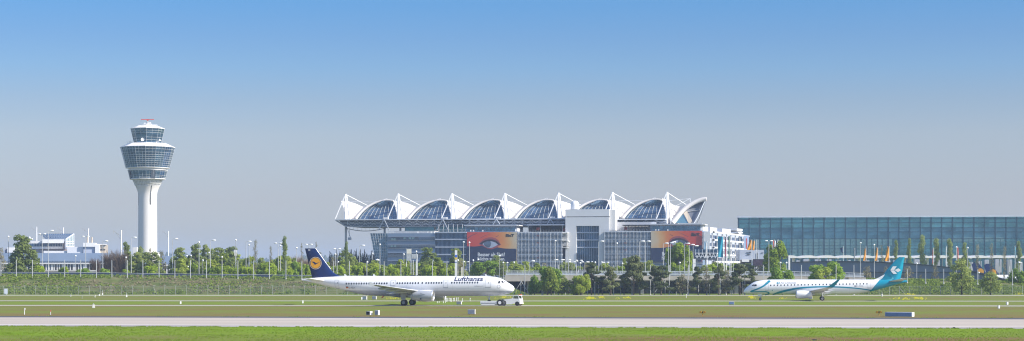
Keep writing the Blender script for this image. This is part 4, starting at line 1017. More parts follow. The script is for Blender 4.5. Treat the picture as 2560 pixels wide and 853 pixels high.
M['pier_roof'] = pmat('pier_metal_roof', (0.17, 0.225, 0.30), 0.5, metal=.2, var=.06, scale=.05, stretch=(1, 1, 4))
terminal_pier('long low terminal pier with blue grey metal roof and white colonnade at left', -60, 262, 632.5, 654, 657, 676, 1150, 7.2)
terminal_pier('low terminal pier with blue roof showing right of the control tower', 330, 486, 640, 660, 661.5, 676, 1160, 6.6)
t, o = bldg('terminal_block', 'white upper terminal block with glass pavilion and sloping lattice roof', 150, 1185); Y = 1185; t.rotation_euler = (0, 0, radians(8))
wb(20, 250, 622, 700, Y + 8, 40, M['roof_pink'], 'base_roof', t, o)
wb(24, 41, 619, 632, Y + 4, 4, M['white_wall'], 'plant_box', t, o)
wb(72, 160, 603, 622.4, Y + 6, 22, M['white_wall'], 'wall', t, o); wb(107, 160, 598.5, 608, Y + 2, 4, M['white_paint'], 'parapet', t, o)
mb = MB()
for a in [73 + 3.9 * i for i in range(22)]:
    wb(a, a + 2.9, 608.8, 616.4, Y + 5.7, .3, None, '', None, o, mb)
mb.build('window_row', M['glass_dark'], t)
def q3(px, py, v): YY = Y + v; return (X(px, YY) - o[0], YY - o[1], Z(py, YY) - o[2])
mb = MB(); mb.quad(q3(118, 585.4, 26), q3(199, 584.6, 26), q3(167, 597.5, 4), q3(118, 598.5, 4)); rf = mb.build('lattice_roof', pmat('lattice_glass', (.055, .09, .14), .25, .2, .1), t)
mb = MB()
for i in range(15):
    f = i / 14; mb.bar(q3(118 + 81 * f, 585.3, 26), q3(118 + 49 * f, 597.8, 3.9), .35); mb.bar(q3(118 + 81 * f, 585.3, 26), q3(118 + 49 * min(1, f + .12), 597.8, 3.9), .25); mb.bar(q3(118 + 81 * f, 585.3, 26), q3(118 + 49 * max(0, f - .12), 597.8, 3.9), .25)
for i in range(4): f = i / 3; mb.bar(q3(118, 585.3 + 13 * f, 26 - 22 * f), q3(199 - 32 * f, 584.6 + 13 * f, 26 - 22 * f), .3)
mb.build('roof_lattice', pmat('lattice_bar', (.16, .20, .26), .5, .1), rf)
mb = MB(); mb.quad(q3(167, 598, 3.5), q3(199, 585, 25), q3(199, 618, 25), q3(167, 618, 3.5)); gw = mb.build('glass_wall', M['glass_pale'], t)
mb = MB()
for i in range(6): f = i / 5; mb.bar(q3(167 + 32 * f, 598 - 13 * f, 3.2 + 21.4 * f), q3(167 + 32 * f, 618, 3.2 + 21.4 * f), .55)
for y in (604, 609, 617): mb.bar(q3(167, y, 3.2), q3(199, y, 24.8), .4)
mb.bar(q3(167, 598, 3.2), q3(199, 585, 24.8), .6); mb.build('glass_frame', M['steel_white'], gw)
wb(203, 232, 607, 617, Y - 6, 20, M['white_paint'], 'lift_box', t, o); wb(165, 204, 617.4, 633, Y - 4, 10, M['clad_white'], 'lower_wall', t, o); wb(204.2, 232, 617.2, 633.5, Y - 5, 18, M['facade_grey'], 'grille_wall', t, o)
wb(232.2, 243, 612, 633.5, Y - 6, 16, M['white_paint'], 'end_wall', t, o)
wb(108, 165, 627.5, 633, Y - 3, 8, M['white_wall'], 'low_wall', t, o)
for px, py, r in ((81, 595, 2.6), (87, 598, 1.8), (147, 597, 2)):
    MB().lathe([(.05, -r * .27), (r * .2, -r * .15), (r * .27, 0), (r * .2, r * .2), (.05, r * .27)], 12, (q3(px, py, 9))).build('radome', M['white_paint'], t)
mb = MB()
for px, py in ((225, 592), (235.5, 593)): a, b = q3(px, 612, 12), q3(px, py, 12); mb.cyl(a, b, .5, n=8)
mb.build('chimney', M['beige'], t)
t, o = bldg('terminal_annex', 'beige terminal annex with slanted skylight left of the bare brown tree', 254, 1190); Y = 1190; t.rotation_euler = (0, 0, radians(15))
wb(232, 270, 612, 640, Y, 20, M['beige'], 'wall', t, o); wb(232, 266, 610.5, 612, Y - 1, 22, M['white_wall'], 'roof', t, o); wb(232, 262, 623, 626, Y - .3, .2, M['window_dark'], 'window_band', t, o)
mb = MB(); mb.quad(q3(255, 612, -1), q3(272, 612, 8), q3(274, 624, 8), q3(259, 624, -1)); mb.build('skylight', M['glass_pale'], t)
mb = MB(); wb(-60, 240, 675.5, 681, 700, .4, None, '', None, (0, 0, 0), mb); mb.box(X(-60, 700), X(240, 700), 700, 700.4, PZ, 7.0); mb.solo('pale_parapet', M['concrete_pale'], 'long pale parapet wall behind the dark barrier at far left', 'wall')

def cranemast(px, yt, yb, Y, label):
    t = thing('floodlight_mast', label, 'light mast', (X(px, Y), Y, PZ), 0, 'floodlight masts behind the old terminal')
    h = Z(yt, Y) - PZ; MB().cyl((0, 0, 0), (0, 0, h), .42, .3, 8).build('pole', M['steel_white'], t)
    mb = MB(); mb.bar((0, 0, h - 2.5), (-3.3, 0, h - .2), .22); mb.bar((0, 0, h - 4.2), (-2.2, 0, h - 1.0), .2)
    for q in (-3.4, -2.2, .6): mb.bar((q, 0, h - 1.6), (q, 0, h + .2), .2)
    mb.build('arm', M['pole_grey'], t)
cranemast(91.6, 567, 700, 1230, 'leftmost white floodlight mast, behind the white terminal block')
cranemast(158, 569, 700, 1235, 'white floodlight mast rising behind the lattice roofed pavilion')
cranemast(220.5, 571, 700, 1230, 'white floodlight mast behind the white lift box')
cranemast(302.6, 576, 700, 900, 'tall white floodlight mast among the trees left of the tower')
cranemast(421, 577.5, 700, 1240, 'white floodlight mast standing just right of the control tower')

# ----------------------------------------- airport centre: tensile forum roof
FM = Frame(1400, 965, 10.0, PZ)
fr = fthing('forum_roof', 'huge white tensile canopy of glazed vaults and masts over a steel truss deck', 'building', FM)
masts = [864, 995, 1129.5, 1262, 1396, 1531, 1667]; ends = masts[1:] + [1803]
mtop = [485.5, 484.5, 483.8, 483.2, 482.3, 481.3, 480.3]
ybase = [548, 548, 547.5, 547, 547, 546, 558]
Ac = [(.19, 0), (.235, .17), (.285, .34), (.345, .51), (.417, .663), (.50, .80), (.588, .91), (.68, .985), (.767, 1.02), (.845, 1.02), (.91, .99)]
Bc = [(.992, 0), (.985, .16), (.977, .326), (.963, .5), (.947, .663), (.93, .84), (.91, .99)]
ridge = [(-.085, .99), (.03, .975), (.12, .91), (.20, .83), (.275, .735), (.325, .675), (.385, .66), (.45, .705)]
foot = [(.0, 0), (.022, 0), (.044, 0), (.066, 0), (.086, 0), (.105, 0), (.145, 0), (.185, 0)]
dv = [0, 2.0, 4.2, 6.6, 8.8, 10.0, 5.8, -.4]
HB = 46.0
def samp(c, t):
    t = max(0, min(1, t)) * (len(c) - 1); k = min(int(t), len(c) - 2); f = t - k
    p0, p1, p2, p3 = c[max(k - 1, 0)], c[k], c[k + 1], c[min(k + 2, len(c) - 1)]
    cr = lambda q: .5 * (2 * p1[q] + (p2[q] - p0[q]) * f + (2 * p0[q] - 5 * p1[q] + 4 * p2[q] - p3[q]) * f * f + (3 * p1[q] - p0[q] - 3 * p2[q] + p3[q]) * f**3)
    return cr(0), cr(1)
VD = 8.0
for i, m0 in enumerate(masts):
    w = ends[i] - m0; yb = ybase[i]; last = i == len(masts) - 1
    k_h = 1.0 if not last else 1.28
    def pt(fx, h, v, mirror=False, vr=VD * .9 + .8):
        u, z = FM.uz(m0 + fx * w, yb - h * HB * k_h, v); return (u, (2 * vr - v) if mirror else v, z)
    def at(c, h):      # fraction along a rising edge at height h
        for (a, ha), (b, hb) in zip(c[:-1], c[1:]):
            if ha <= h <= hb: return a + (b - a) * (h - ha) / (hb - ha + 1e-9)
        return c[-1][0]
    Aup = Ac[:9]
    if last:
        Aup2 = [(.10, 0), (.16, .17), (.225, .36), (.30, .55), (.38, .70), (.47, .83), (.56, .93), (.66, 1.0), (.73, 1.015)]
        Acl, Bcl = Aup2, [(.50, 0), (.545, .17), (.585, .34), (.625, .55), (.66, .74), (.695, .90), (.73, 1.0)]
        Aup = Aup2; foot_ = [(x * .53, 0) for x, _ in foot]; ridge_ = [(-.085, 1.05), (.0, .99), (.05, .90), (.09, .82), (.15, .75), (.22, .72), (.27, .70), (.32, .62)]
    else: Acl, Bcl, foot_, ridge_ = Ac, Bc, foot, ridge
    for mir in (False, True):
        def mem(s, t):
            f0, f1 = samp(foot_, s), samp(ridge_, s)
            fx = f0[0] + (f1[0] - f0[0]) * t + .012 * sin(pi * t) * (1 - s) ; h = f1[1] * t
            if s > .6:
                fa = at(Aup, h); q = (s - .6) / .4; fx = fx * (1 - q) + (fa - (1 - s) * .1) * q if s > .99 else fx + (fa - (f0[0] + (f1[0] - f0[0]) * t)) * q * q
            k = s * 7; a = min(int(k), 6); d = dv[a] + (dv[a + 1] - dv[a]) * (k - a)
            return pt(fx, h, VD * t * .9 + d * (.6 + .4 * t) + .8, mir, VD * .9 + d + .8)
        mb = MB().grid(mem, 28, 14); mb.build('membrane', M['membrane'], fr)
        def gls(s, t):
            h = t * .985; a, b = at(Aup, h), at(sorted(Bcl, key=lambda q: q[1]), h); return pt(a + (b - a) * s, h, VD * t * .85 + 1.6 + 1.5 * sin(pi * s), mir)
        if not last or not mir:
            g_ = MB().grid(gls, 16, 14).build('vault_glass' if not last else 'canopy_lining', M['glass_blue'] if not last else M['lining'] if 'lining' in M else pmat('canopy_lining', (.17, .185, .22), .7, var=.1, scale=.08), fr)
            mb = MB()
            if not last:
                for s in (.10, .21, .32, .43, .54, .65, .76, .88): mb.tube([tuple(Vector(gls(s, t / 12)) + Vector((0, -.12 if not mir else .12, 0))) for t in range(13)], .10, 4)
                for t in (.2, .42, .66): mb.tube([tuple(Vector(gls(s / 12, t)) + Vector((0, -.1 if not mir else .1, 0))) for s in range(13)], .035, 4)
                for s_, t_ in ((.8, .12), (.8, .25), (.85, .4)): pass
            else:
                mb.tube([tuple(Vector(gls(s / 6, .45 + .12 * s / 6)) + Vector((0, -.3, 0))) for s in range(7)], .22, 5)
            if mb.v: mb.build('vault_mullions', M['pole_grey'], g_)
        if last and not mir:
            gl2 = MB(); P0, P1, P2 = pt(.14, 0, 1.0), pt(.40, 0, 2.2), pt(.30, .40, 4.0); gl2.quad(P0, P1, P2); gl2.build('gable_glass', M['glass_pale'], fr)
            gl2 = MB(); gl2.quad(pt(.40, 0, 1.8), pt(.49, 0, 1.9), pt(.37, .52, 4.6), pt(.31, .42, 3.6)); gl2.build('lining_strip', M['beige'], fr)
        NA = 16
        path = []
        for k in range(NA + 1):
            fx, h = samp(Acl, k / NA); path.append(pt(fx, h, VD * min(1, h) * .9 + .2, mir))
        MB().tube(path, [.72 - .3 * k / NA if not last else 1.25 - .25 * k / NA for k in range(NA + 1)], 8).build('arch_beam', M['membrane'], fr)
        if not last:
            path = []
            for k in range(9): fx, h = samp(Bcl, k / 8); path.append(pt(fx, h, VD * min(1, h) * .9 + .4, mir))
            MB().tube(path, .26, 6).build('edge_beam', M['membrane'], fr)
        else:
            path = [pt(*samp(Bcl, k / 8), VD * min(1, samp(Bcl, k / 8)[1]) * .9 + .4, mir) for k in range(9)]
            MB().tube(path, .3, 6).build('edge_beam', M['steel_grey'], fr)
    # mast: upright leg, leaning leg, rear leg; stays
    ut, zt = FM.uz(m0 + 1, mtop[i], 1.0); f0 = FM.uz(m0, yb + 1, -.5); f1 = FM.uz(m0 + 11, yb + 1, .5); f2 = FM.uz(m0 + 2, yb, 8)
    mm = MB().cyl((f0[0], -.5, f0[1]), (ut - .25, .8, zt), .62, .34, 8).build('mast', M['steel_white'], fr)
    mb = MB().cyl((f1[0], .5, f1[1]), (ut + .15, 1.0, zt), .5, .3, 8).cyl((f2[0], 8, f2[1]), (ut, 1.4, zt), .4, .25, 8); mb.build('mast_leg', M['steel_white'], mm)
    mb = MB()
    e1 = pt(.43 if not last else .40, .72, 11); mb.bar((ut, 1, zt - .2), e1, .26)
    l0 = FM.uz(m0 - 26, 547.5, -3); mb.bar((ut - .2, .8, zt - .2), (l0[0], -3, l0[1]), .42)
    if not last:
        p0 = pt(.06, .955, 12); p1 = pt(.80, .965, 12); mb.bar(p0, p1, .22)
        q0, q1 = pt(.79, 1.0, 13), pt(.79, 1.13, 13); mb.bar(q0, q1, .3); mb.bar(q1, pt(.62, .93, 12), .2)
    else:
        q0, q1 = pt(.43, .80, 12), pt(.43, .985 * 1.06, 13); mb.bar(q0, q1, .3); mb.bar(q1, pt(.08, .63, 11), .24); mb.bar(pt(.02, .95, 12), q1, .2)
    mb.build('stay', M['steel_white'], mm)
# truss deck
def dk(px, py, v): u, z = FM.uz(px, py, v); return (u, v, z)
def deck(x0, x1, slant):
    ua, za = FM.uz(x0, 547.6, -4); ub, zb = FM.uz(x1, 546.2, -4); zt = (za + zb) / 2
    d = MB().box(ua, ub, -4, 34, zt - .55, zt - .03).build('roof_deck', M['louvre'], fr)
    hgt = 3.5; sl = FM.u(x0 + slant, -2) - ua if slant else 0
    mb = MB()
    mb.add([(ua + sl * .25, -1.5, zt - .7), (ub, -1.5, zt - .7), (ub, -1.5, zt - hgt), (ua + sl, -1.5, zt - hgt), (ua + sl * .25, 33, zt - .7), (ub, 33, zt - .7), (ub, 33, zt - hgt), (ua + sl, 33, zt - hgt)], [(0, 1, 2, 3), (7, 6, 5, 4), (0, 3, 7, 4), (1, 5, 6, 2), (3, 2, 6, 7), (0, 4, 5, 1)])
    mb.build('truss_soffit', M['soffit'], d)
    mb = MB(); n = max(4, int((ub - ua) / 4.2))
    for k in range(n):
        a = ua + sl * .3 + (ub - ua - sl * .3) * k / n; b = a + (ub - ua - sl * .3) / n
        if slant and k < 1: continue
        mb.bar((a, -2.2, zt - .7), ((a + b) / 2, -1.9, zt - 2.0), .2); mb.bar(((a + b) / 2, -1.9, zt - 2.0), (b, -2.2, zt - .7), .2)
        mb.bar((a, -2.0, zt - 2.0), ((a + b) / 2, -1.8, zt - hgt), .16); mb.bar(((a + b) / 2, -1.8, zt - hgt), (b, -2.0, zt - 2.0), .16)
        if k % 2: mb.bar((a, -2.4, zt - .5), (a, -2.3, zt - 2.6), .22)
    for hz_ in (1.4, 2.0, 2.8, hgt): mb.bar((ua + sl * hz_ / hgt, -2.0, zt - hz_), (ub, -2.0, zt - hz_), .2)
    mb.build('truss_lattice', M['louvre'], d)
    if slant: MB().cyl((ua, -3.5, zt - .4), (ua + sl, -1.5, zt - hgt), .35, n=6).build('end_strut', M['steel_grey'], d)
    return zt
zt = deck(838, 1416, 27); deck(1538, 1664, 0)
mb = MB()
for px in (864.5, 961.5, 1001, 1088): u = FM.u(px, 2); mb.cyl((u, 2, 0), (u, 2, zt - 3.4), .5, n=10)
mb.build('support_column', M['pole_grey'], fr)
mb = MB(); mb.bar(dk(866.5, 567, 1), dk(877, 596, 1), .22); mb.bar(dk(875, 567, 1), dk(872, 601, 1), .2); mb.box(FM.u(870, 1), FM.u(878, 1), .6, 1.4, FM.z(600, FM.u(874, 1), 1), FM.z(594, FM.u(874, 1), 1)); mb.build('cable_winch', M['steel_grey'], fr)
pts_ = [dk(864 + 101 * k / 10, 568.5 + 9.5 * sin(pi * min(1, .08 + k / 10 * .86)) , 4) for k in range(11)]; mb = MB().tube(pts_, .18, 5)
for k in range(2, 10): mb.bar(pts_[k], dk(864 + 101 * k / 10, 567, 4), .1)
mb.build('hung_walkway', M['steel_grey'], fr)
for cx in (960, 1107, 1241, 1376):
    mb = MB(); y2 = 576 if cx < 1000 else 575
    mb.bar(dk(cx, 548, -4.6), dk(cx - 14 * (1.0 if cx < 1200 else .6), y2 if cx < 1200 else 561, -3.5), .38); mb.bar(dk(cx, 548, -4.6), dk(cx + 14 * (1 if cx < 1200 else .6), y2 + 2 if cx < 1200 else 561, -3.5), .38)
    mb.build('deck_prop', M['louvre'], fr)
    mb = MB(); mb.box(*(FM.u(cx - 1, -4), FM.u(cx + 10, -4)), -4.2, -2.5, zt, zt + .75); mb.build('prop_housing', M['steel_white'], fr)

# ------------------------------------------------- office blocks below it
def fbox(mb, px0, px1, y0, y1, v0, v1, mi=0, fm=None):
    fm = fm or FM; ua, ub = fm.u(px0, v0), fm.u(px1, v0); um = (ua + ub) / 2
    mb.box(ua, ub, v0, v1, fm.z(y1, um, v0), fm.z(y0, um, v0), mi); return mb
def fpart(name, mat, par, *a, **k): return fbox(MB(), *a, **k).build(name, mat, par)
V0 = -16.0
t = fthing('office_building', 'slanting blue glass office block with grey spandrel bands under the truss deck', 'building', FM)
YB = 706
def sl(px0, px1, y0, y1, v, tilt=None): return [dk(px0, y0, v), dk(px1, y0, v)]
mb = MB(); a = [dk(925, 583.4, V0 + 4), dk(969, 583.4, V0 + 4), dk(969, YB, V0 + 4), dk(951, YB, V0 + 4)]; b = [(u, v + 26, z) for u, v, z in a]
mb.add(a + b, [(3, 2, 1, 0), (4, 5, 6, 7), (0, 1, 5, 4), (3, 0, 4, 7), (1, 2, 6, 5)]); gw = mb.build('slanted_glass', M['glass_office'], t)
mb = MB()
for k in range(8): f = k / 7; mb.bar(dk(925 + 44 * f, 583.4, V0 + 3.8), dk(951 + 18 * f, YB, V0 + 3.8), .16)
for k in range(18): y = 583.4 + (YB - 583.4) * k / 17; mb.bar(dk(925 + 26 * k / 17, y, V0 + 3.8), dk(969, y, V0 + 3.8), .14)
mb.build('glass_grid', M['louvre'], gw)
fpart('wall', M['facade_blue'], t, 969, 1088, 583.4, YB, V0, V0 + 30)
mb = MB()
for y0, y1 in ((592, 602.5), (611.5, 622.5), (632.5, 641.5), (652, 661)): fbox(mb, 969.6, 1087.4, y0, y1, V0 - .12, V0 - .004)
mb.build('window_band', M['glass_dark'], t)
mb = MB()
for y0 in (592, 611.5, 632.5, 652):
    for k in (0, 3, 6, 9.6): fbox(mb, 969.6, 1087.4, y0 + k - .35, y0 + k + .35, V0 - .35, V0 - .125)
mb.build('shading_fins', M['facade_blue_lit'] if 'facade_blue_lit' in M else M['steel_grey'], t)
mb = MB()
for px, y0 in ((978, 596), (984, 596), (977, 613.5), (985.5, 613.5), (1009, 593.5), (1022, 593.5), (1030, 593.5)): fbox(mb, px, px + 5.2, y0, y0 + 4.5, V0 - .2, V0 - .13)
mb.build('bright_blind', M['glass_pale'], t)
mb = MB(); fbox(mb, 985, 1086, 577.5, 583.3, V0 + 3, V0 + 12); mb.build('roof_plant', M['concrete_pale'], t)
mb = MB()
for px in (1042, 1067, 1075): fbox(mb, px, px + 2.6, 578.5, 583.3, V0 + .5, V0 + 1.4)
mb.build('roof_vent', M['white_paint'], t)
mb = MB()
for k in range(25): u, z = FM.uz(972 + 4.7 * k, 583.4, V0 + .3); mb.bar((u, V0 + .3, z), (u, V0 + .3, z + .9), .07)
mb.bar(dk(970, 578.9, V0 + .3), dk(1087, 578.9, V0 + .3), .09); mb.build('roof_rail', M['steel_grey'], t)

t = fthing('glass_office_wing', 'dark glass office wing with four pale floor bands left of the left eye billboard', 'building', FM)
fpart('glazing', M['glass_dark'], t, 1088.2, 1166.5, 582, YB, V0 + .4, V0 + 30)
mb = MB()
for y in (581.5, 598.8, 618, 636.8, 655.2, 674): fbox(mb, 1087.6, 1166, y - 1.5, y + 1.3, V0 - .5, V0 + .38)
mb.build('floor_band', M['facade_lit'] if 'facade_lit' in M else M['facade_grey'], t)
mb = MB()
for k in range(24): px = 1090 + k * 3.2; fbox(mb, px, px + .55, 583, YB, V0 + .1, V0 + .36)
mb.build('mullions', M['facade_blue'], t)
mb = MB()
for k in range(23): u, z = FM.uz(1089 + 3.4 * k, 580, V0 + .3); mb.bar((u, V0 + .3, z), (u, V0 + .3, z + 1.2), .1)
mb.bar(dk(1088, 574.4, V0 + .3), dk(1166, 574.4, V0 + .3), .1); mb.build('roof_rail', M['pole_grey'], t)
mb = MB()
for px in (1097, 1109, 1121, 1133, 1144, 1156): u, z = FM.uz(px, 580, V0 + 8); mb.cyl((u, V0 + 8, z), (u, V0 + 8, z + 3.6), .18, n=6)
mb.build('terrace_post', M['pole_grey'], t)
fpart('recessed_glass', M['glass_low'], t, 1012, 1182, 566.5, 586, V0 + 22, V0 + 24)

def louvre_block(label, x0, x1, ytop, floors, side_w, reds, name='louvred_block', ph=None):
    t = fthing(name, label, 'building', FM)
    fpart('glazing', M['glass_dark'], t, x0, x1, ytop, YB, V0 + .8, V0 + 30)
    mb = MB()
    for y in floors: fbox(mb, x0 - .3, x1 + .3, y - 1.15, y + 1.15, V0 - .3, V0 + .78)
    mb.build('floor_band', M['louvre'], t)
    mb = MB(); yy = floors[0]
    for a, b in zip(floors, floors[1:] + [floors[-1] + 18.6, floors[-1] + 37]):
        n = 6
        for k in range(1, n): y = a + (b - a) * k / n; fbox(mb, x0, x1, y - .5, y + .5, V0 - .45, V0 + .2)
    mb.build('louvres', M['louvre'], t)
    mb = MB(); k = 0; px = x0
    while px < x1 + 1:
        wd_ = .34 if k % 3 == 0 else .07
        fbox(mb, px - wd_, px + wd_, ytop, YB, V0 - .62, V0 - .46); px += 9.02; k += 1
    mb.build('louvre_frame', M['louvre'], t)
    mb = MB()
    for px, y in reds: fbox(mb, px - 3, px + 3, y - 2.6, y + 2.6, V0 + .4, V0 + .76)
    if reds: mb.build('red_panel', M['red'], t)
    if side_w:      # sunlit louvred return at the right corner
        u1 = FM.u(x1, V0); mb = MB(); zb = FM.z(floors[2], u1, V0)
        for a, b in zip(floors[:2], floors[1:3]):
            for k in range(6): y = a + (b - a) * k / 6; z = FM.z(y, u1, V0); mb.box(u1 + .05, u1 + 2.4, V0 + .2, V0 + 12, z - .16, z + .1)
        for y in floors[:3]: z = FM.z(y, u1, V0); mb.box(u1 + .02, u1 + 2.5, V0 - .2, V0 + 12.2, z - .45, z - .17)
        mb.build('corner_louvres', M['white_wall'], t)
    mb = MB()
    for k in range(int((x1 - x0) / 4)): u, z = FM.uz(x0 + 4 * k, ytop, V0 + .4); mb.bar((u, V0 + .4, z), (u, V0 + .4, z + 1.1), .07)
    mb.build('roof_rail', M['steel_grey'], t)
    return t
fl1 = [581, 599.3, 617.6, 636, 654.5]
t1 = louvre_block('left grey louvred block right of the left eye billboard, with a dark rooftop storey', 1294.5, 1406, 580, fl1, True, [(1345, 589), (1345, 607.5), (1345, 626), (1345, 644)])
# roof storey: dark recessed loggia under a slab
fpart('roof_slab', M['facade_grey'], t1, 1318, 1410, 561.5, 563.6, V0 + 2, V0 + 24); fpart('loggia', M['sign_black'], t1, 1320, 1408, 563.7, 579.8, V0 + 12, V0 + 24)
mb = MB()
for px in (1320.5, 1350, 1406): fbox(mb, px, px + .9, 563.7, 579.8, V0 + 2.3, V0 + 2.8)
mb.build('loggia_post', M['pole_grey'], t1); fpart('red_screen', M['red'], t1, 1341, 1349, 569, 576, V0 + 6, V0 + 7); fpart('red_screen', M['red'], t1, 1408, 1413, 571.5, 577, V0 + 6, V0 + 7)
fl2 = [579.5, 598, 616.6, 635, 653.4]
t2 = louvre_block('right grey louvred block between the white core and the right eye billboard', 1511, 1626, 578.5, fl2, False, [(1564, 588), (1564, 607), (1564, 626), (1564, 643)])
fpart('terrace_wall', M['clad_white'], t2, 1537, 1640, 555.5, 578.3, V0 + 10.2, V0 + 11.2)
pg = fpart('pergola_roof', M['sign_black'], t2, 1556, 1622, 562, 564, V0 + 3, V0 + 10)
mb = MB()
for px in (1562, 1570.5, 1579, 1587, 1596, 1604, 1612): fbox(mb, px, px + 1.3, 564.1, 578.3, V0 + 4, V0 + 4.6)
mb.build('pergola_post', M['sign_black'], pg); fpart('red_screen', M['red'], t2, 1560.5, 1567.5, 568, 575.5, V0 + 5, V0 + 6)

def board_block(label, x0, x1, ytop, px0, px1, y0, side=False):
    t = fthing('office_tower', label, 'building', FM)
    fpart('wall', M['facade_blue'], t, x0, x1, ytop, YB, V0 + .6, V0 + 30)
    mb = MB()
    for y in range(int(ytop) + 2, 706, 4): fbox(mb, x0 - .2, x1 + .2, y, y + 1.2, V0 + .2, V0 + .58)
    mb.build('spandrel_lines', M['louvre'], t)
    fpart('penthouse', M['facade_grey'], t, px0, px1, y0 + 2.2, ytop - .1, V0 + 4, V0 + 26); fpart('penthouse_roof', M['louvre'], t, px0 - 3, px1 + 4, y0, y0 + 2.1, V0 + 2, V0 + 28)
    mb = MB(); px = px0 + 3
    while px < px1 - 8: fbox(mb, px, px + 9, y0 + 6.5, ytop - 1.5, V0 + 3.75, V0 + 3.99); px += 10.2
    mb.build('penthouse_window', M['glass_office'], t)
    mb = MB(); fbox(mb, px1 + 1, px1 + 10, y0 + .2, y0 + 2.2, V0 + 3, V0 + 20); fbox(mb, px1 + .2, px1 + 5, y0 + 2.4, ytop - .2, V0 + 6, V0 + 20); mb.build('penthouse_stair', M['white_wall'], t)
    mb = MB()
    for px in (px0 + 12, px0 + 19, px0 + 42): fbox(mb, px, px + 2.2, ytop - 4, ytop - .1, V0 + 1, V0 + 2)
    mb.build('roof_unit', M['white_paint'], t)
    return t
bb1 = board_block('office tower carrying the left eye billboard below a grey penthouse', 1166.8, 1294, 579, 1163, 1288, 562.5)
bb2 = board_block('office tower carrying the right eye billboard below a long grey penthouse', 1627, 1757, 577, 1626, 1752, 559.5)

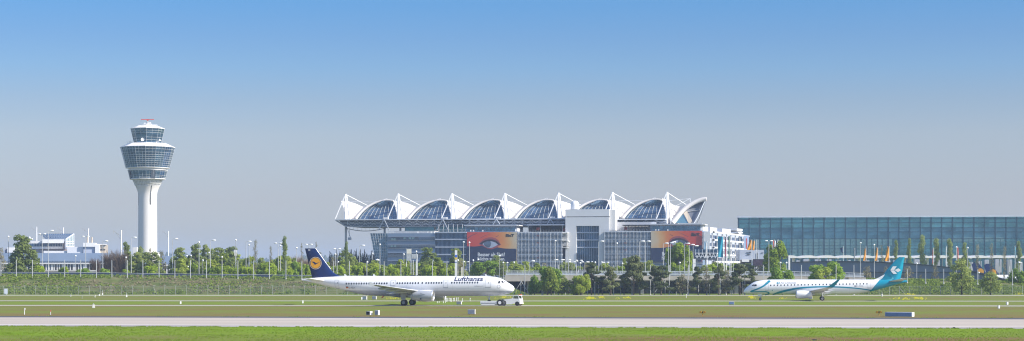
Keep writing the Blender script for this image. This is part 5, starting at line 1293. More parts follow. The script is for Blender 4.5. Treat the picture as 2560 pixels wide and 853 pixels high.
def billboard(label, x0, x1, y0, y1, yw, flip, text_px, sixt):
    v = V0 - .9; t = fthing('billboard', label, 'billboard', FM)
    ua, ub = FM.u(x0, v), FM.u(x1, v); um = (ua + ub) / 2; za, zb = FM.z(y1, um, v), FM.z(y0, um, v)
    m = bpy.data.materials.new('billboard_print'); m.use_nodes = True; nt_ = m.node_tree; b = nt_.nodes['Principled BSDF']; b.inputs['Roughness'].default_value = .5; L = nt_.links.new
    tc_ = nt_.nodes.new('ShaderNodeTexCoord'); s_ = nt_.nodes.new('ShaderNodeSeparateXYZ'); L(tc_.outputs['Object'], s_.inputs[0])
    mr_ = nt_.nodes.new('ShaderNodeMapRange'); mr_.inputs['From Min'].default_value = ub if flip else ua; mr_.inputs['From Max'].default_value = ua if flip else ub; L(s_.outputs['X'], mr_.inputs['Value'])
    n_ = nt_.nodes.new('ShaderNodeTexNoise'); n_.inputs['Scale'].default_value = .16; L(tc_.outputs['Object'], n_.inputs['Vector'])
    a_ = nt_.nodes.new('ShaderNodeMath'); a_.operation = 'MULTIPLY_ADD'; a_.inputs[1].default_value = .34; L(n_.outputs['Fac'], a_.inputs[0])
    s2 = nt_.nodes.new('ShaderNodeMath'); s2.operation = 'SUBTRACT'; s2.inputs[1].default_value = .17; L(mr_.outputs[0], s2.inputs[0]); L(s2.outputs[0], a_.inputs[2])
    r_ = nt_.nodes.new('ShaderNodeValToRGB'); e = r_.color_ramp.elements; e.new(.4); e.new(.62); e.new(.8)
    for el, (p, c) in zip(e, ((0.0, (.52, .055, .045)), (.38, (.56, .085, .04)), (.66, (.62, .22, .06)), (.84, (.60, .36, .15)), (1.0, (.52, .45, .33)))): el.position = p; el.color = c + (1,)
    L(a_.outputs[0], r_.inputs[0]); L(r_.outputs[0], b.inputs['Base Color'])
    MB().box(ua, ub, v, v + .5, za, zb).build('printed_panel', m, t)
    N = 40; top = []
    fl = (lambda f: 1 - f) if flip else (lambda f: f)
    for k in range(N + 1):
        f = fl(k / N); y = yw + 2.0 * sin(f * 5.2 + 2.6) + (f - .5) * 7 + 1.2 * sin(f * 11); top.append((ua + (ub - ua) * k / N, FM.z(y, um, v)))
    mb = MB(); mb.add([(a, v - .03, b) for a, b in top] + [(ub, v - .03, za), (ua, v - .03, za)], [tuple(range(N + 3))]); mb.build('printed_shadow', M['poster_navy'], t)
    sc_ = (ub - ua) / (x1 - x0); mid = (x0 + x1) / 2
    def ep(px, py, off):
        q = (x0 + x1 - px) if flip else px; return (ua + (q - x0) * sc_, v - off, FM.z(py, um, v))
    dx = 0.0
    def eye(poly, off, mat, nm):
        mb = MB(); mb.add([ep(x0 + a, y, off) for a, y in poly], [tuple(range(len(poly)))]); mb.build(nm, mat, t)
    yo = y0 - 580.4
    E = lambda L_: [((x - 108) / 6.317, 540 + y / 6.317 + yo) for x, y in L_]
    eye(E([(298, 440), (330, 400), (380, 362), (440, 342), (510, 338), (560, 352), (605, 385), (630, 430), (645, 455), (615, 475), (570, 505), (500, 528), (440, 520), (380, 490), (330, 462)]), .034, M['poster_lid'], 'printed_lid')
    eye(E([(312, 440), (345, 410), (390, 385), (450, 370), (520, 372), (575, 392), (612, 425), (640, 455), (600, 455), (560, 420), (500, 400), (430, 400), (380, 420), (345, 452)]), .046, M['poster_dark'], 'printed_lashes')
    eye(E([(352, 440), (385, 412), (430, 398), (500, 398), (560, 418), (600, 452), (560, 478), (500, 505), (440, 505), (390, 480)]), .038, M['poster_white'], 'printed_eye')
    eye(E([(372, 430), (400, 404), (440, 396), (478, 398), (490, 430), (484, 470), (460, 500), (430, 498), (395, 478), (376, 455)]), .042, M['poster_iris'], 'printed_iris')
    for P_ in ([(110, 350), (180, 300), (270, 272), (268, 280), (190, 312), (112, 366)], [(320, 345), (400, 305), (470, 285), (400, 312), (322, 352)], [(560, 330), (600, 312), (620, 300), (600, 320), (562, 338)]): eye(E(P_), .02, M['poster_lid'], 'printed_brow')
    def txt(s, p0, p1, bold, mat):
        V_, F_ = text_geo(s, bold); a, b_ = FM.uz(p0[0], p0[1], v), FM.uz(p1[0], p1[1], v)
        MB().add([(a[0] + (b_[0] - a[0]) * q, v - .055, a[1] + (b_[1] - a[1]) * w_) for q, w_ in V_], F_).build('lettering', mat, t)
    txt('Besser als Sixt?', (text_px, 641.2 + (y0 - 580.4) * .6), (text_px + 68, 631.3 + (y0 - 580.4) * .6), .03, M['poster_text']); txt('Nichts zu sehen.', (text_px - .5, 651.6 + (y0 - 580.4) * .6), (text_px + 68.5, 642.8 + (y0 - 580.4) * .6), .03, M['poster_text'])
    txt('SixT', sixt[0], sixt[1], .06, M['sign_black'])
    return t
M['poster_navy'] = pmat('poster_navy', (.018, .030, .075), .5, var=.1, scale=.1); M['poster_lid'] = pmat('poster_lid', (.27, .065, .075), .5, var=.2, scale=.5); M['poster_dark'] = pmat('poster_dark', (.035, .02, .035), .5)
M['poster_white'] = pmat('poster_white', (.36, .40, .50), .5, var=.15, scale=.3); M['poster_iris'] = pmat('poster_iris', (.085, .12, .18), .5, var=.3, scale=.5); M['poster_text'] = pmat('poster_text', (.62, .64, .66), .5, var=.03)
billboard('left eye billboard, orange red left half and pale right edge, with white slogan', 1167.3, 1291, 580.4, 655.5, 618, False, 1194.5, ((1264, 592.3), (1285.5, 585)))
billboard('right eye billboard, mirrored with pale left edge, partly hidden by the yellow green tree', 1627.5, 1754.5, 577.4, 655, 616, True, 1655, ((1727.5, 590.6), (1749, 583)))

# white core block with the radome on top
t = fthing('white_core_block', 'white concrete block with recessed dark windows and a domed radar on its roof', 'building', FM)
ua, ub = FM.u(1413.5, V0 + 2), FM.u(1522.5, V0 + 2); um = (ua + ub) / 2; zz = lambda y: FM.z(y, um, V0 + 2)
wa, wb_ = FM.u(1440.5, V0 + 2), FM.u(1497.5, V0 + 2); zw = zz(565)
mb = MB(); v = V0 + 2; D2 = 24
mb.box(ua, wa, v, v + D2, 0, zz(543)); mb.box(wb_, ub, v, v + D2, 0, zz(543)); mb.box(wa + .002, wb_ - .002, v + .001, v + D2 - .1, zw, zz(543) - .002)
cw_ = mb.build('wall', M['clad_white'], t)
MB().box(ua - .05, ub + .05, v + .3, v + D2 - .3, zz(541.2), zz(523.4)).build('attic', M['clad_white'], t); MB().box(ua + .6, ub - .4, v + .9, v + D2 - 1, zz(543) + .002, zz(541.2) - .002).build('attic_slot', M['dark_steel'], t)
MB().box(ub + .06, ub + 2.6, v + 1.5, v + D2, FM.z(577, um, v), zz(524.5)).build('sunlit_fin_wall', M['white_wall'], t)
rec = MB().box(wa + .01, wb_ - .01, v + 2.2, v + 2.6, 0, zw - .01).build('recess_glazing', M['glass_dark'], t)
mb = MB()
for y in (581.5, 600, 618.5): mb.box(wa + .02, wb_ - .02, v + 1.2, v + 2.18, zz(y + 1.4), zz(y - 1.4))
for k in range(10): u = wa + (wb_ - wa) * (k + .5) / 10; mb.box(u - .07, u + .07, v + 1.9, v + 2.19, 0.1, zw - .1)
mb.build('recess_floors', M['facade_grey'], rec)
ur, zr = FM.uz(1437, 523.5, V0 + 10); rr = 11.0 / FOC * 955
MB().lathe([(rr, 0), (rr * 1.0, rr * .9), (rr * .96, rr * 1.25), (rr * .8, rr * 1.62), (rr * .5, rr * 1.88), (.05, rr * 2.0)], 24, (ur, V0 + 10, zr)).build('radome', M['white_paint'], t)

# right annex, its sunny side running away from the viewer
FX = Frame(1758, 946, 10.0, PZ)
ang = radians(73); t = thing('annex_building', 'pale annex with white horizontal beams and sunlit side right of the right eye billboard', 'building', (FX.x0, FX.y0, PZ), ang)
S = lambda px, py: None
def ax(px):   # distance along the sunny side for a photo column
    k = (px - CX) / FOC; return (k * FX.y0 - FX.x0) / (cos(ang) - k * sin(ang))
def az(py, px): return Z(py, FX.y0 + ax(px) * sin(ang)) - PZ
def abox(mb, p0, p1, y0, y1, d0, d1, mi=0):
    a, b = ax(p0), ax(p1); pm_ = (p0 + p1) / 2; mb.box(a, b, d0, d1, az(y1, pm_), az(y0, pm_), mi)
mb = MB(); L_ = ax(1868); mb.box(ax(1759), L_, 1.0, 22, 0, az(589.5, 1868)); mb.build('wall', M['facade_grey'], t)
mb = MB()
for y0, y1 in ((578.3, 589.2), (598.2, 605.5), (617, 621.8), (635.5, 638), (653, 654)):
    for k in range(12):
        p, q = 1775 + 88 * k / 12, 1775 + 88 * (k + 1) / 12; a, b = ax(p), ax(q); z0_, z1_ = az(y0 + (y1 - y0) * k / 12, p), az(y0 + (y1 - y0) * (k + 1) / 12, q)
        mb.add([(a, -2.2, z0_ - .75), (b, -2.2, z1_ - .75), (b, -2.2, z1_), (a, -2.2, z0_), (a, -1.2, z0_ - .75), (b, -1.2, z1_ - .75), (b, -1.2, z1_), (a, -1.2, z0_)], [(0, 1, 2, 3), (7, 6, 5, 4), (3, 2, 6, 7), (0, 4, 5, 1)])
mb.build('white_beam', M['white_paint'], t)
mb = MB()
for px in (1776, 1789, 1801, 1812, 1823, 1834, 1845, 1856, 1866): a = ax(px); MB().box(a - .3, a + .3, -1.1, -.6, 0, az(582 + (px - 1775) * .12, px)).build('side_post', M['concrete_pale'], t)
mb = MB()
for p, q in ((1793, 1796), (1815, 1818), (1851, 1858)): abox(mb, p, q, 592, 690, .6, .95)
mb.build('window_strip', M['glass_dark'], t)
mb = MB()
for p, q, y in ((1777, 1791, 566.5), (1796, 1813, 569), (1826, 1846, 572.5)): abox(mb, p, q, y, y + 21, 4, 16)
mb.build('roof_block', M['clad_white'], t)
mb = MB(); abox(mb, 1852, 1866, 572, 577, 2, 10); abox(mb, 1851, 1862, 580, 583, 1, 10); abox(mb, 1858, 1868, 577.2, 590, 3, 12); mb.build('stair_tower', M['white_wall'], t)
t = fthing('hanging_banner', 'white banner with pale blue lower half on the corner right of the right billboard', 'banner', FM)
fpart('cloth', M['white_paint'], t, 1760.5, 1775.5, 578.5, 604, V0 - 1.6, V0 - 1.4); fpart('printed_panel', pmat('banner_blue', (.30, .52, .68), .6, var=.3, scale=.3), t, 1760.5, 1769, 604.1, 624, V0 - 1.6, V0 - 1.4); fpart('cloth', M['white_paint'], t, 1769.1, 1774, 604.1, 624, V0 - 1.6, V0 - 1.4)
mb = MB()
for y in range(580, 622, 3): fbox(mb, 1755, 1760, y, y + 1.6, V0 - .6, V0 + 6)
mb.build('corner_louvre', M['louvre'], bb2)
t = thing('hanging_banner', 'blue and white banner with a red streak at the far corner of the annex', 'banner', (X(1866, 1010), 1010, 0))
o = (X(1866, 1010), 1010, 0)
wb(1860, 1872.5, 589, 624, 1010, .3, pmat('banner_sky', (.40, .50, .68), .6, var=.25, scale=.2), 'cloth', t, o); wb(1865.5, 1867.5, 596, 622, 1009.9, .08, M['red'], 'printed_streak', t, o)
t = thing('link_block', 'plain grey clad link block with tiny dark openings right of the annex', 'building', (X(1880, 960), 960, PZ)); o = (X(1880, 960), 960, PZ)
wb(1849, 1910, 625, 650, 960, 14, M['facade_grey'], 'wall', t, o); wb(1856, 1905, 650.1, 700, 964, 9, M['concrete_shaded'], 'undercroft', t, o)
mb = MB()
for a, b, y in ((1866, 1878, 631), (1904, 1909, 631.5), (1867, 1876, 636)): wb(a, b, y, y + .9, 959.7, .28, None, '', None, o, mb)
wb(1874, 1877, 629.5, 632, 959.6, .3, None, '', None, o, mb); wb(1892, 1895, 632, 647, 959.7, .28, None, '', None, o, mb); mb.build('dark_opening', M['dark_steel'], t)
mb = MB(); wb(1855, 1873, 648.5, 655, 958, 1.5, None, '', None, o, mb); mb.build('white_kiosk_roof', M['white_paint'], t)
t = thing('video_screen', 'large dark outdoor screen on white posts left of the yellow green tree', 'screen', (X(1896, 880), 880, PZ)); o = (X(1896, 880), 880, PZ)
wb(1882, 1910, 648, 667, 880, 1, M['sign_black'], 'housing', t, o); wb(1883, 1909, 649.5, 665.5, 879.8, .15, pmat('screen_face', (.05, .035, .055), .15, var=.5, scale=.5), 'screen', t, o)
mb = MB()
for px in (1880, 1911): wb(px, px + 1.8, 647, 700, 880, .5, None, '', None, o, mb)
mb.build('post', M['white_paint'], t)
t = thing('footbridge', 'dark glazed footbridge with diagonal truss before the right billboard', 'footbridge', (X(1766, 850), 850, PZ)); o = (X(1766, 850), 850, PZ)
wb(1738, 1793, 623.5, 633, 850, 6, M['glass_dark'], 'glazing', t, o); wb(1737, 1794, 646, 649.5, 849.5, 7, M['dark_steel'], 'deck', t, o); wb(1738, 1793, 633.1, 645.9, 852, 3, M['glass_dark'], 'lower_glazing', t, o)
mb = MB()
for k in range(6):
    a = 1738 + 55 * k / 6; b = a + 55 / 6; q = lambda px, py: (X(px, 849.6) - o[0], -.4, Z(py, 849.6) - PZ)
    mb.bar(q(a, 633), q((a + b) / 2, 645.6), .3); mb.bar(q((a + b) / 2, 645.6), q(b, 633), .3); mb.bar(q(a, 623.5), q(a, 633), .2)
mb.bar(q(1738, 633), q(1793, 633), .3); mb.bar(q(1738, 642), q(1793, 642), .25); mb.build('truss', M['louvre'], t)
mb = MB()
for px in (1742, 1764, 1788): wb(px, px + 1.6, 649.6, 705, 851, 1.5, None, '', None, o, mb)
mb.build('support', M['concrete_pale'], t)

# ------------------------------------------------ glass departure hall, right
FG = Frame(2200, 1060, 7.0, 0.0)
t = fthing('glass_hall', 'enormous blue green glass hall with a thin flat roof and pale lower panes', 'building', FG)
gt = lambda px: 544.6 - (px - 1845) * .0036
ua, ub = FG.u(1845, 0), FG.u(2860, 0); um = FG.u(2200, 0); ztp = FG.z(543.4, um, 0)
MB().box(ua, ub, 0, 60, 0, ztp).build('glass_wall', M['glass_teal'], t)
MB().box(ua - .5, ub + .5, -.8, 61, ztp + .02, ztp + .75).build('roof', M['louvre'], t)
G = lambda y: FG.z(y, um, 0)
mb = MB()
for a, b, y0, y1 in ((1975, 1993.5, 597.5, 641), (1996.5, 2020, 597.5, 641), (2022.5, 2046.5, 597, 641), (2049, 2073, 597, 641), (2075.5, 2099, 597, 641), (2101.5, 2125, 597, 641), (2127.5, 2151, 597, 641), (2154, 2178, 597, 640), (2180, 2204, 597, 622), (2206, 2230, 597, 615), (2330, 2352, 596, 607), (2355, 2378, 596, 606), (2382, 2404, 595, 605), (2407, 2431, 594, 607), (2434, 2458, 594, 607), (2460, 2483, 594, 605), (2486, 2510, 594, 606)):
    MB().box(FG.u(a), FG.u(b), -.06, -.01, G(y1), G(y0)).build('pale_pane', M['glass_pale'], t)
mb = MB()
for y0, y1 in ((557.5, 569), (570, 597)): mb.box(ua + .5, ub - .5, -.03, -.006, G(y1), G(y0)) if y0 > 560 else None
mb.build('lower_glazing', M['glass_low'], t)
mb = MB(); px = 1846; k = 0
while px < 2850:
    u = FG.u(px); wv = .26 if k % 2 else .36; mb.box(u - wv, u + wv, -.5, -.1, 0, ztp - .1)
    px += 26.75; k += 1
mb.build('mullions', M['hall_frame'] if 'hall_frame' in M else M['dark_teal'], t) if ('hall_frame' in M or 'dark_teal' in M) else mb.build('mullions', pmat('hall_frame', (.03, .075, .105), .4, .3, var=.1), t)
mb = MB()
for y, h in ((547.5, .28), (557, .4), (569.4, .28), (579.5, .2), (596.8, .35), (605, .14), (613, .2), (621.5, .14), (630, .14)): mb.box(ua, ub, -.3, -.07, G(y) - h / 2, G(y) + h / 2)
mb.build('transoms', pmat('hall_transom', (.05, .11, .15), .4, .3, var=.1), t)
mb = MB(); px = 1859.4; rnd = random.Random(2)
while px < 2700: u = FG.u(px); mb.box(u - .08, u + .08, -.2, -.08, G(641), G(597)); px += 13.37
mb.build('small_mullions', pmat('hall_small', (.07, .14, .18), .4, .3, var=.1), t)

t = thing('wavy_canopy', 'long white wavy canopy on columns along the foot of the glass hall', 'canopy', (X(2270, 1010), 1010, 0)); o = (X(2270, 1010), 1010, 0)
mb = MB(); prof = []; N = 160; xs0, xs1 = 1971, 2680
for k in range(N + 1):
    px = xs0 + (xs1 - xs0) * k / N; ph = ((px - 2000) / 47.5) % 1; prof.append((X(px, 1000) - o[0], Z(643.8 - 5.4 * sin(pi * ph), 1000)))
low = [(a, min(b - .55, Z(645.2, 1000))) for a, b in prof]
vs = [(a, -10, b) for a, b in prof] + [(a, -10, b) for a, b in low] + [(a, 14, b) for a, b in prof] + [(a, 14, b) for a, b in low]; n = N + 1
mb.add(vs, [f for k in range(N) for f in ((k, k + 1, n + k + 1, n + k), (2 * n + k, 2 * n + k + 1, k + 1, k), (3 * n + k + 1, 3 * n + k, 2 * n + k, 2 * n + k + 1), (n + k, n + k + 1, 3 * n + k + 1, 3 * n + k))])
mb.build('roof', M['white_wall'], t)
mb = MB()
for px, w in ((1984, 4), (2149, 3.5), (2207, 3.2), (2262, 3.6), (2318.5, 3.4)): MB().cyl((X(px, 1004) - o[0], -6, 0), (X(px, 1004) - o[0], -6, Z(642, 1004)), w * .195, n=14).build('drum_column', M['white_paint'], t)
mb = MB(); px = 2000
while px < 2660: mb.cyl((X(px, 1002) - o[0], -8, 0), (X(px, 1002) - o[0], -8, Z(645, 1002)), .22, n=8); px += 23.75
mb.build('slim_column', M['pole_grey'], t)
wb(1971.5, 1975.5, 641, 700, 990, 2, M['white_paint'], 'end_pier', t, (o[0], o[1], 0))
mb = MB(); rnd = random.Random(9); px = 1990
while px < 2600:
    w = rnd.uniform(4, 16); mb.box(X(px, 1030) - o[0], X(px + w, 1030) - o[0], 18, 20, 0, Z(rnd.uniform(648, 656), 1030)); px += w + rnd.uniform(6, 22)
mb.build('shopfront', M['facade_grey'], t)

# curved slate wall in front of the hall
t = thing('curved_wall', 'long curved slate blue wall with dark coping, dropping towards the right', 'wall', (X(2150, 760), 760, 0)); o = (X(2150, 760), 760, 0)
tops = [(1981, 654.8), (2030, 653.2), (2080, 652.6), (2142, 653), (2200, 654.5), (2260, 657.5), (2320, 662), (2377, 667.7), (2435, 677.5), (2475, 687), (2523, 701), (2560, 712)]
def wallstrip(mb, zlo, zhi, v0, v1):
    P_ = []
    for px, y in tops: YY = 760 - (px - 1981) * .05; P_.append((X(px, YY) - o[0], YY - o[1], Z(y, YY), px, YY))
    for a, b in zip(P_[:-1], P_[1:]):
        la, ha, lb, hb = zlo(a), zhi(a), zlo(b), zhi(b)
        if ha - la < .02 and hb - lb < .02: continue
        vs = [(a[0], a[1] + v0, la), (b[0], b[1] + v0, lb), (b[0], b[1] + v0, hb), (a[0], a[1] + v0, ha), (a[0], a[1] + v1, la), (b[0], b[1] + v1, lb), (b[0], b[1] + v1, hb), (a[0], a[1] + v1, ha)]
        mb.add(vs, [(0, 1, 2, 3), (7, 6, 5, 4), (3, 2, 6, 7), (0, 4, 5, 1), (1, 5, 6, 2), (0, 3, 7, 4)])
    return mb
sm = lambda p: min(p[2] - .4, Z(679.5, p[4]))
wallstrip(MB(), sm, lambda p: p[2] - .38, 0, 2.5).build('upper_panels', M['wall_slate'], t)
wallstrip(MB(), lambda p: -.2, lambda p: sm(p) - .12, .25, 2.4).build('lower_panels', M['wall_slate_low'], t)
wallstrip(MB(), lambda p: p[2] - .36, lambda p: p[2], -.4, 2.9).build('coping', M['dark_steel'], t)
wallstrip(MB(), lambda p: sm(p) - .3, lambda p: sm(p) - .02, -.1, .2).build('seam', M['dark_steel'], t)
# two tails of parked airliners behind it
for px, yt, lb in ((2436, 657.5, 'left of two parked airliners, only its blue tail with orange disc shows'), (2467, 659.5, 'right of two parked airliners, only its blue tail with orange disc shows')):
    YY = 905; t = thing('parked_airliner', lb, 'airplane', (X(px, YY), YY, 0), -.17, 'parked airliners behind the curved wall'); zt_ = Z(yt, YY)
    MB().prism([(-1.2, zt_ - .6), (-.2, zt_), (1.7, zt_), (5.6, zt_ - 5.2), (7.0, zt_ - 6.1), (.2, zt_ - 6.1)], -.25, .25).build('tail_fin', M['jet_navy'], t)
    MB().cyl((2.6, -.34, zt_ - 3.9), (2.6, .34, zt_ - 3.9), 1.5, n=24).build('emblem_disc', M['jet_yellow'], t)
    MB().lathe([(.1, -3.5), (.7, -1), (1.3, 3), (1.85, 8), (1.97, 12), (1.97, 34), (1.6, 37), (.8, 39), (.1, 39.8)], 20, (0, 0, 3.6), 'x').build('fuselage', M['jet_white'], t)
    for sgn in (-1, 1): MB().prism([(14, sgn * 1.5), (24, sgn * 1.5), (18, sgn * 16), (15.5, sgn * 16)], 2.6, 2.95, 'xy').build('wing', M['wing_grey'], t)
# -------------------------------------------- overpass, barriers and fences
t = thing('road_overpass', 'long concrete road overpass with pale railings and a dark space below', 'bridge', (X(1640, 640), 640, 0)); o = (X(1640, 640), 640, 0)
oz = lambda y: Z(y, 640)
N = 24; xs = [1262 + (2165 - 1262) * k / N for k in range(N + 1)]
yt_ = lambda px: 688.5 + (1.5 if px > 1500 else 0) * min(1, (px - 1500) / 100) + max(0, px - 1960) * .02
yb_ = lambda px: 703.5 - 3.2 * min(1, max(0, (px - 1300) / 320))
mb = MB()
for a, b in zip(xs[:-1], xs[1:]):
    q = lambda px, y, v: (X(px, 640) - o[0], v, oz(y))
    vs = [q(a, yb_(a), 0), q(b, yb_(b), 0), q(b, yt_(b), 0), q(a, yt_(a), 0), q(a, yb_(a), 13), q(b, yb_(b), 13), q(b, yt_(b), 13), q(a, yt_(a), 13)]
    mb.add(vs, [(0, 1, 2, 3), (7, 6, 5, 4), (3, 2, 6, 7), (0, 4, 5, 1)])
mb.build('deck', M['concrete'], t)
mb = MB()
for k in range(66): px = 1266 + 13.6 * k; mb.box(X(px, 640) - o[0] - .06, X(px, 640) - o[0] + .06, .1, .22, oz(yt_(px)), oz(yt_(px) - 10.5))
for dy, w in ((10.8, .22), (7.5, .1), (5, .1), (2.2, .3)):
    mb.bar((X(1264, 640) - o[0], .16, oz(yt_(1264) - dy)), (X(1960, 640) - o[0], .16, oz(yt_(1960) - dy)), w); mb.bar((X(1960, 640) - o[0], .16, oz(yt_(1960) - dy)), (X(2160, 640) - o[0], .16, oz(yt_(2160) - dy)), w)
mb.build('railing', M['louvre'], t)
m_ = pmat('railing_glass', (.40, .42, .44), .3, var=.15, scale=.3)
mb = MB()
for k in range(0, 65):
    px = 1266 + 13.6 * k; q = lambda p, d: (X(p, 640) - o[0], .25, oz(yt_(p) - d)); mb.quad(q(px, 1), q(px + 13.6, 1), q(px + 13.6, 6.5), q(px, 6.5))
mb.build('railing_panel', m_, t)
mb = MB()
for px, w in ((1320, 6), (1604, 5), (1798, 5), (1829, 9), (1841, 10), (1990, 8)): mb.box(X(px - w / 2, 642) - o[0], X(px + w / 2, 642) - o[0], 2 if px > 1400 else 3, 4.5, -.1, oz(703))
mb.build('pier', M['concrete'], t)
MB().box(X(1290, 653) - o[0], X(2000, 653) - o[0], 12.2, 12.9, -.1, 3.9).build('back_wall', M['concrete_shaded'], t)  # wall colour darkened to stand for the shade under the deck
rnd = random.Random(12); mb = MB()
for k in range(26):
    px = rnd.uniform(1400, 1960); w = rnd.uniform(4, 14); h = rnd.uniform(1.0, 3.2); mb.box(X(px, 652) - o[0], X(px + w, 652) - o[0], 11.9, 12.18, h - .8, h)
mb.build('wall_opening', M['glass_dark'], t)

def barrier(name, label, rows, Y, h, mat, base=None, cap=True):
    t = thing(name, label, 'barrier', (X(rows[0][0], Y), Y, 0)); ox = X(rows[0][0], Y); mb = MB(); cp = MB(); po = MB()
    for (pa, ya), (pb, yb) in zip(rows[:-1], rows[1:]):
        xa, xb, za, zb = X(pa, Y) - ox, X(pb, Y) - ox, Z(ya, Y), Z(yb, Y)
        mb.add([(xa, 0, za - h), (xb, 0, zb - h), (xb, 0, zb), (xa, 0, za), (xa, .25, za - h), (xb, .25, zb - h), (xb, .25, zb), (xa, .25, za)], [(0, 1, 2, 3), (7, 6, 5, 4), (3, 2, 6, 7), (0, 4, 5, 1)])
        cp.bar((xa, -.06, za + .03), (xb, -.06, zb + .03), .12)
        n = max(1, int((xb - xa) / 4))
        for k in range(n): f = k / n; po.box(xa + (xb - xa) * f - .06, xa + (xb - xa) * f + .06, .26, .38, 0, za + (zb - za) * f)
    mb.build('beam', mat, t); cp.build('top_rail', M['louvre'], t); po.build('posts', M['steel_grey'], t); return t
barrier('crash_barrier', 'long dark navy crash barrier along the top of the left embankment', [(-160, 680.3), (0, 680.8), (240, 682), (440, 685), (640, 687), (800, 689.3), (1000, 691), (1240, 692.5)], 648, .62, M['navy_barrier'])
barrier('crash_barrier', 'dark sloping barrier along the low right embankment below the slate wall', [(2110, 698), (2300, 703.2), (2440, 710.5), (2560, 714.5), (2700, 719)], 660, .55, M['navy_barrier'])

def chainlink():
    m = bpy.data.materials.new('chain_link'); m.use_nodes = True; t = m.node_tree; t.nodes.clear(); L = t.links.new
    o = t.nodes.new('ShaderNodeOutputMaterial'); mx = t.nodes.new('ShaderNodeMixShader'); tr = t.nodes.new('ShaderNodeBsdfTransparent'); d = t.nodes.new('ShaderNodeBsdfDiffuse'); d.inputs[0].default_value = (.16, .19, .18, 1)
    mx.inputs[0].default_value = .14; L(tr.outputs[0], mx.inputs[1]); L(d.outputs[0], mx.inputs[2]); L(mx.outputs[0], o.inputs[0]); return m
M['mesh'] = chainlink()
def fence(label, pxs, ytop, Y, mat, r, braces=(), arms=False):
    t = thing('perimeter_fence', label, 'fence', (X(pxs[0], Y), Y, 0)); ox = X(pxs[0], Y); zt_ = lambda px: Z(ytop(px), Y)
    MBp = MB().cyl((0, 0, -.1), (0, 0, 1), r, n=6); me = MBp.mesh('post', mat)
    mb = MB(); mw = MB()
    for i, px in enumerate(pxs):
        h = zt_(px); mbp = MB().cyl((0, 0, -.1), (0, 0, h), r, n=6)
        if arms: mbp.bar((0, 0, h), (-.28, -.1, h + .3), r * 1.3); mbp.bar((0, 0, h), (.28, .1, h + .3), r * 1.3)
        p = mbp.build('post', mat, t, (X(px, Y) - ox, 0, 0))
    for a, b in zip(pxs[:-1], pxs[1:]):
        xa, xb = X(a, Y) - ox, X(b, Y) - ox; mw.bar((xa, 0, zt_(a) - .05), (xb, 0, zt_(b) - .05), .05); mw.bar((xa, 0, zt_(a) * .5), (xb, 0, zt_(b) * .5), .03)
        mb.quad((xa, .03, .05), (xb, .03, .05), (xb, .03, zt_(b)), (xa, .03, zt_(a)))
    mw.build('wires', mat, t); mb.build('wire_mesh', M['mesh'], t)
    if braces:
        mb = MB()
        for (a, ya, b, yb) in braces: mb.cyl((X(a, Y) - ox, -.1, Z(ya, Y)), (X(b, Y) - ox, -.1, Z(yb, Y)), r * .8, n=6)
        mb.build('brace', mat, t)
    return t
fence('low wire perimeter fence with thin posts below the left embankment', [8.3 + 26.9 * k for k in range(-1, 48)], lambda px: 716.5 - (px > 250) * 1.0, 619, M['fence_grey'], .055, [(384, 719, 392, 736)], True)
fence('tall wire perimeter fence on pale posts before the dark underpass', [1302 + 27.75 * k for k in range(0, 22)], lambda px: 700.5, 613, M['pole_grey'], .11, [(1303, 704, 1324, 736), (1303, 704, 1283, 736), (1658.5, 702, 1682, 736), (1658.5, 702, 1633, 736)])
fence('wire perimeter fence on slim posts before the right embankment', [1916 + 25.6 * k for k in range(0, 28)], lambda px: 715.5, 617, M['fence_grey'], .065, [(2249, 720, 2262, 735)])

# tall slender net poles
tall = [(2, 0), (40.5, 0), (81, 0), (120.6, 0), (161.5, 0), (201.5, 0), (241, 0), (279.5, 0), (318, 0), (357, 0), (397.5, 0), (437, 0), (476, 0), (516, 0), (555, 0), (594.5, 0), (634, 0), (673.5, 0), (714.6, 0), (754.4, 0), (834, 0), (873.6, 0), (917, 0), (960, 0), (1002, 0), (1040, 0), (1081, 0), (1117, 0),
        (1312, 1), (1355, 1), (1396, 1), (1441, 1), (1487, 1), (1534, 1), (1580, 1), (1626, 1), (1673, 1), (1721, 1), (1767, 1), (1815, 1), (1862, 1), (1908.5, 1), (2003, 1), (2090, 1), (2134.5, 1), (2268, 2), (2314, 2), (2359, 2), (2444, 2), (2531, 2)]
for i, (px, k) in enumerate(tall):
    Y = (640, 611, 632)[k]; yt = (649 + px * .004, 662.5, 672 + (px - 2268) * .01)[k]; x = X(px, Y); zb = -.1 if k == 1 else (Z(692, Y) - .9 if k == 0 else Z(701 + (px - 2268) * .02, Y) - .8)
    where = ('atop the left embankment', 'rising before the underpass', 'on the right embankment')[k]
    p = thing('net_pole', 'slim white net pole %s, %s pole from the left' % (where, nth(i + 1)), 'pole', (x, Y, zb), 0, 'slim white net poles')
    h = Z(yt, Y) - zb; MB().cyl((0, 0, 0), (0, 0, h), .13, .11, 8).build('pole', M['pole_grey'], p); MB().cyl((0, 0, -.1), (0, 0, .35), .24, .2, 8).build('footing', M['concrete_pale'], p)

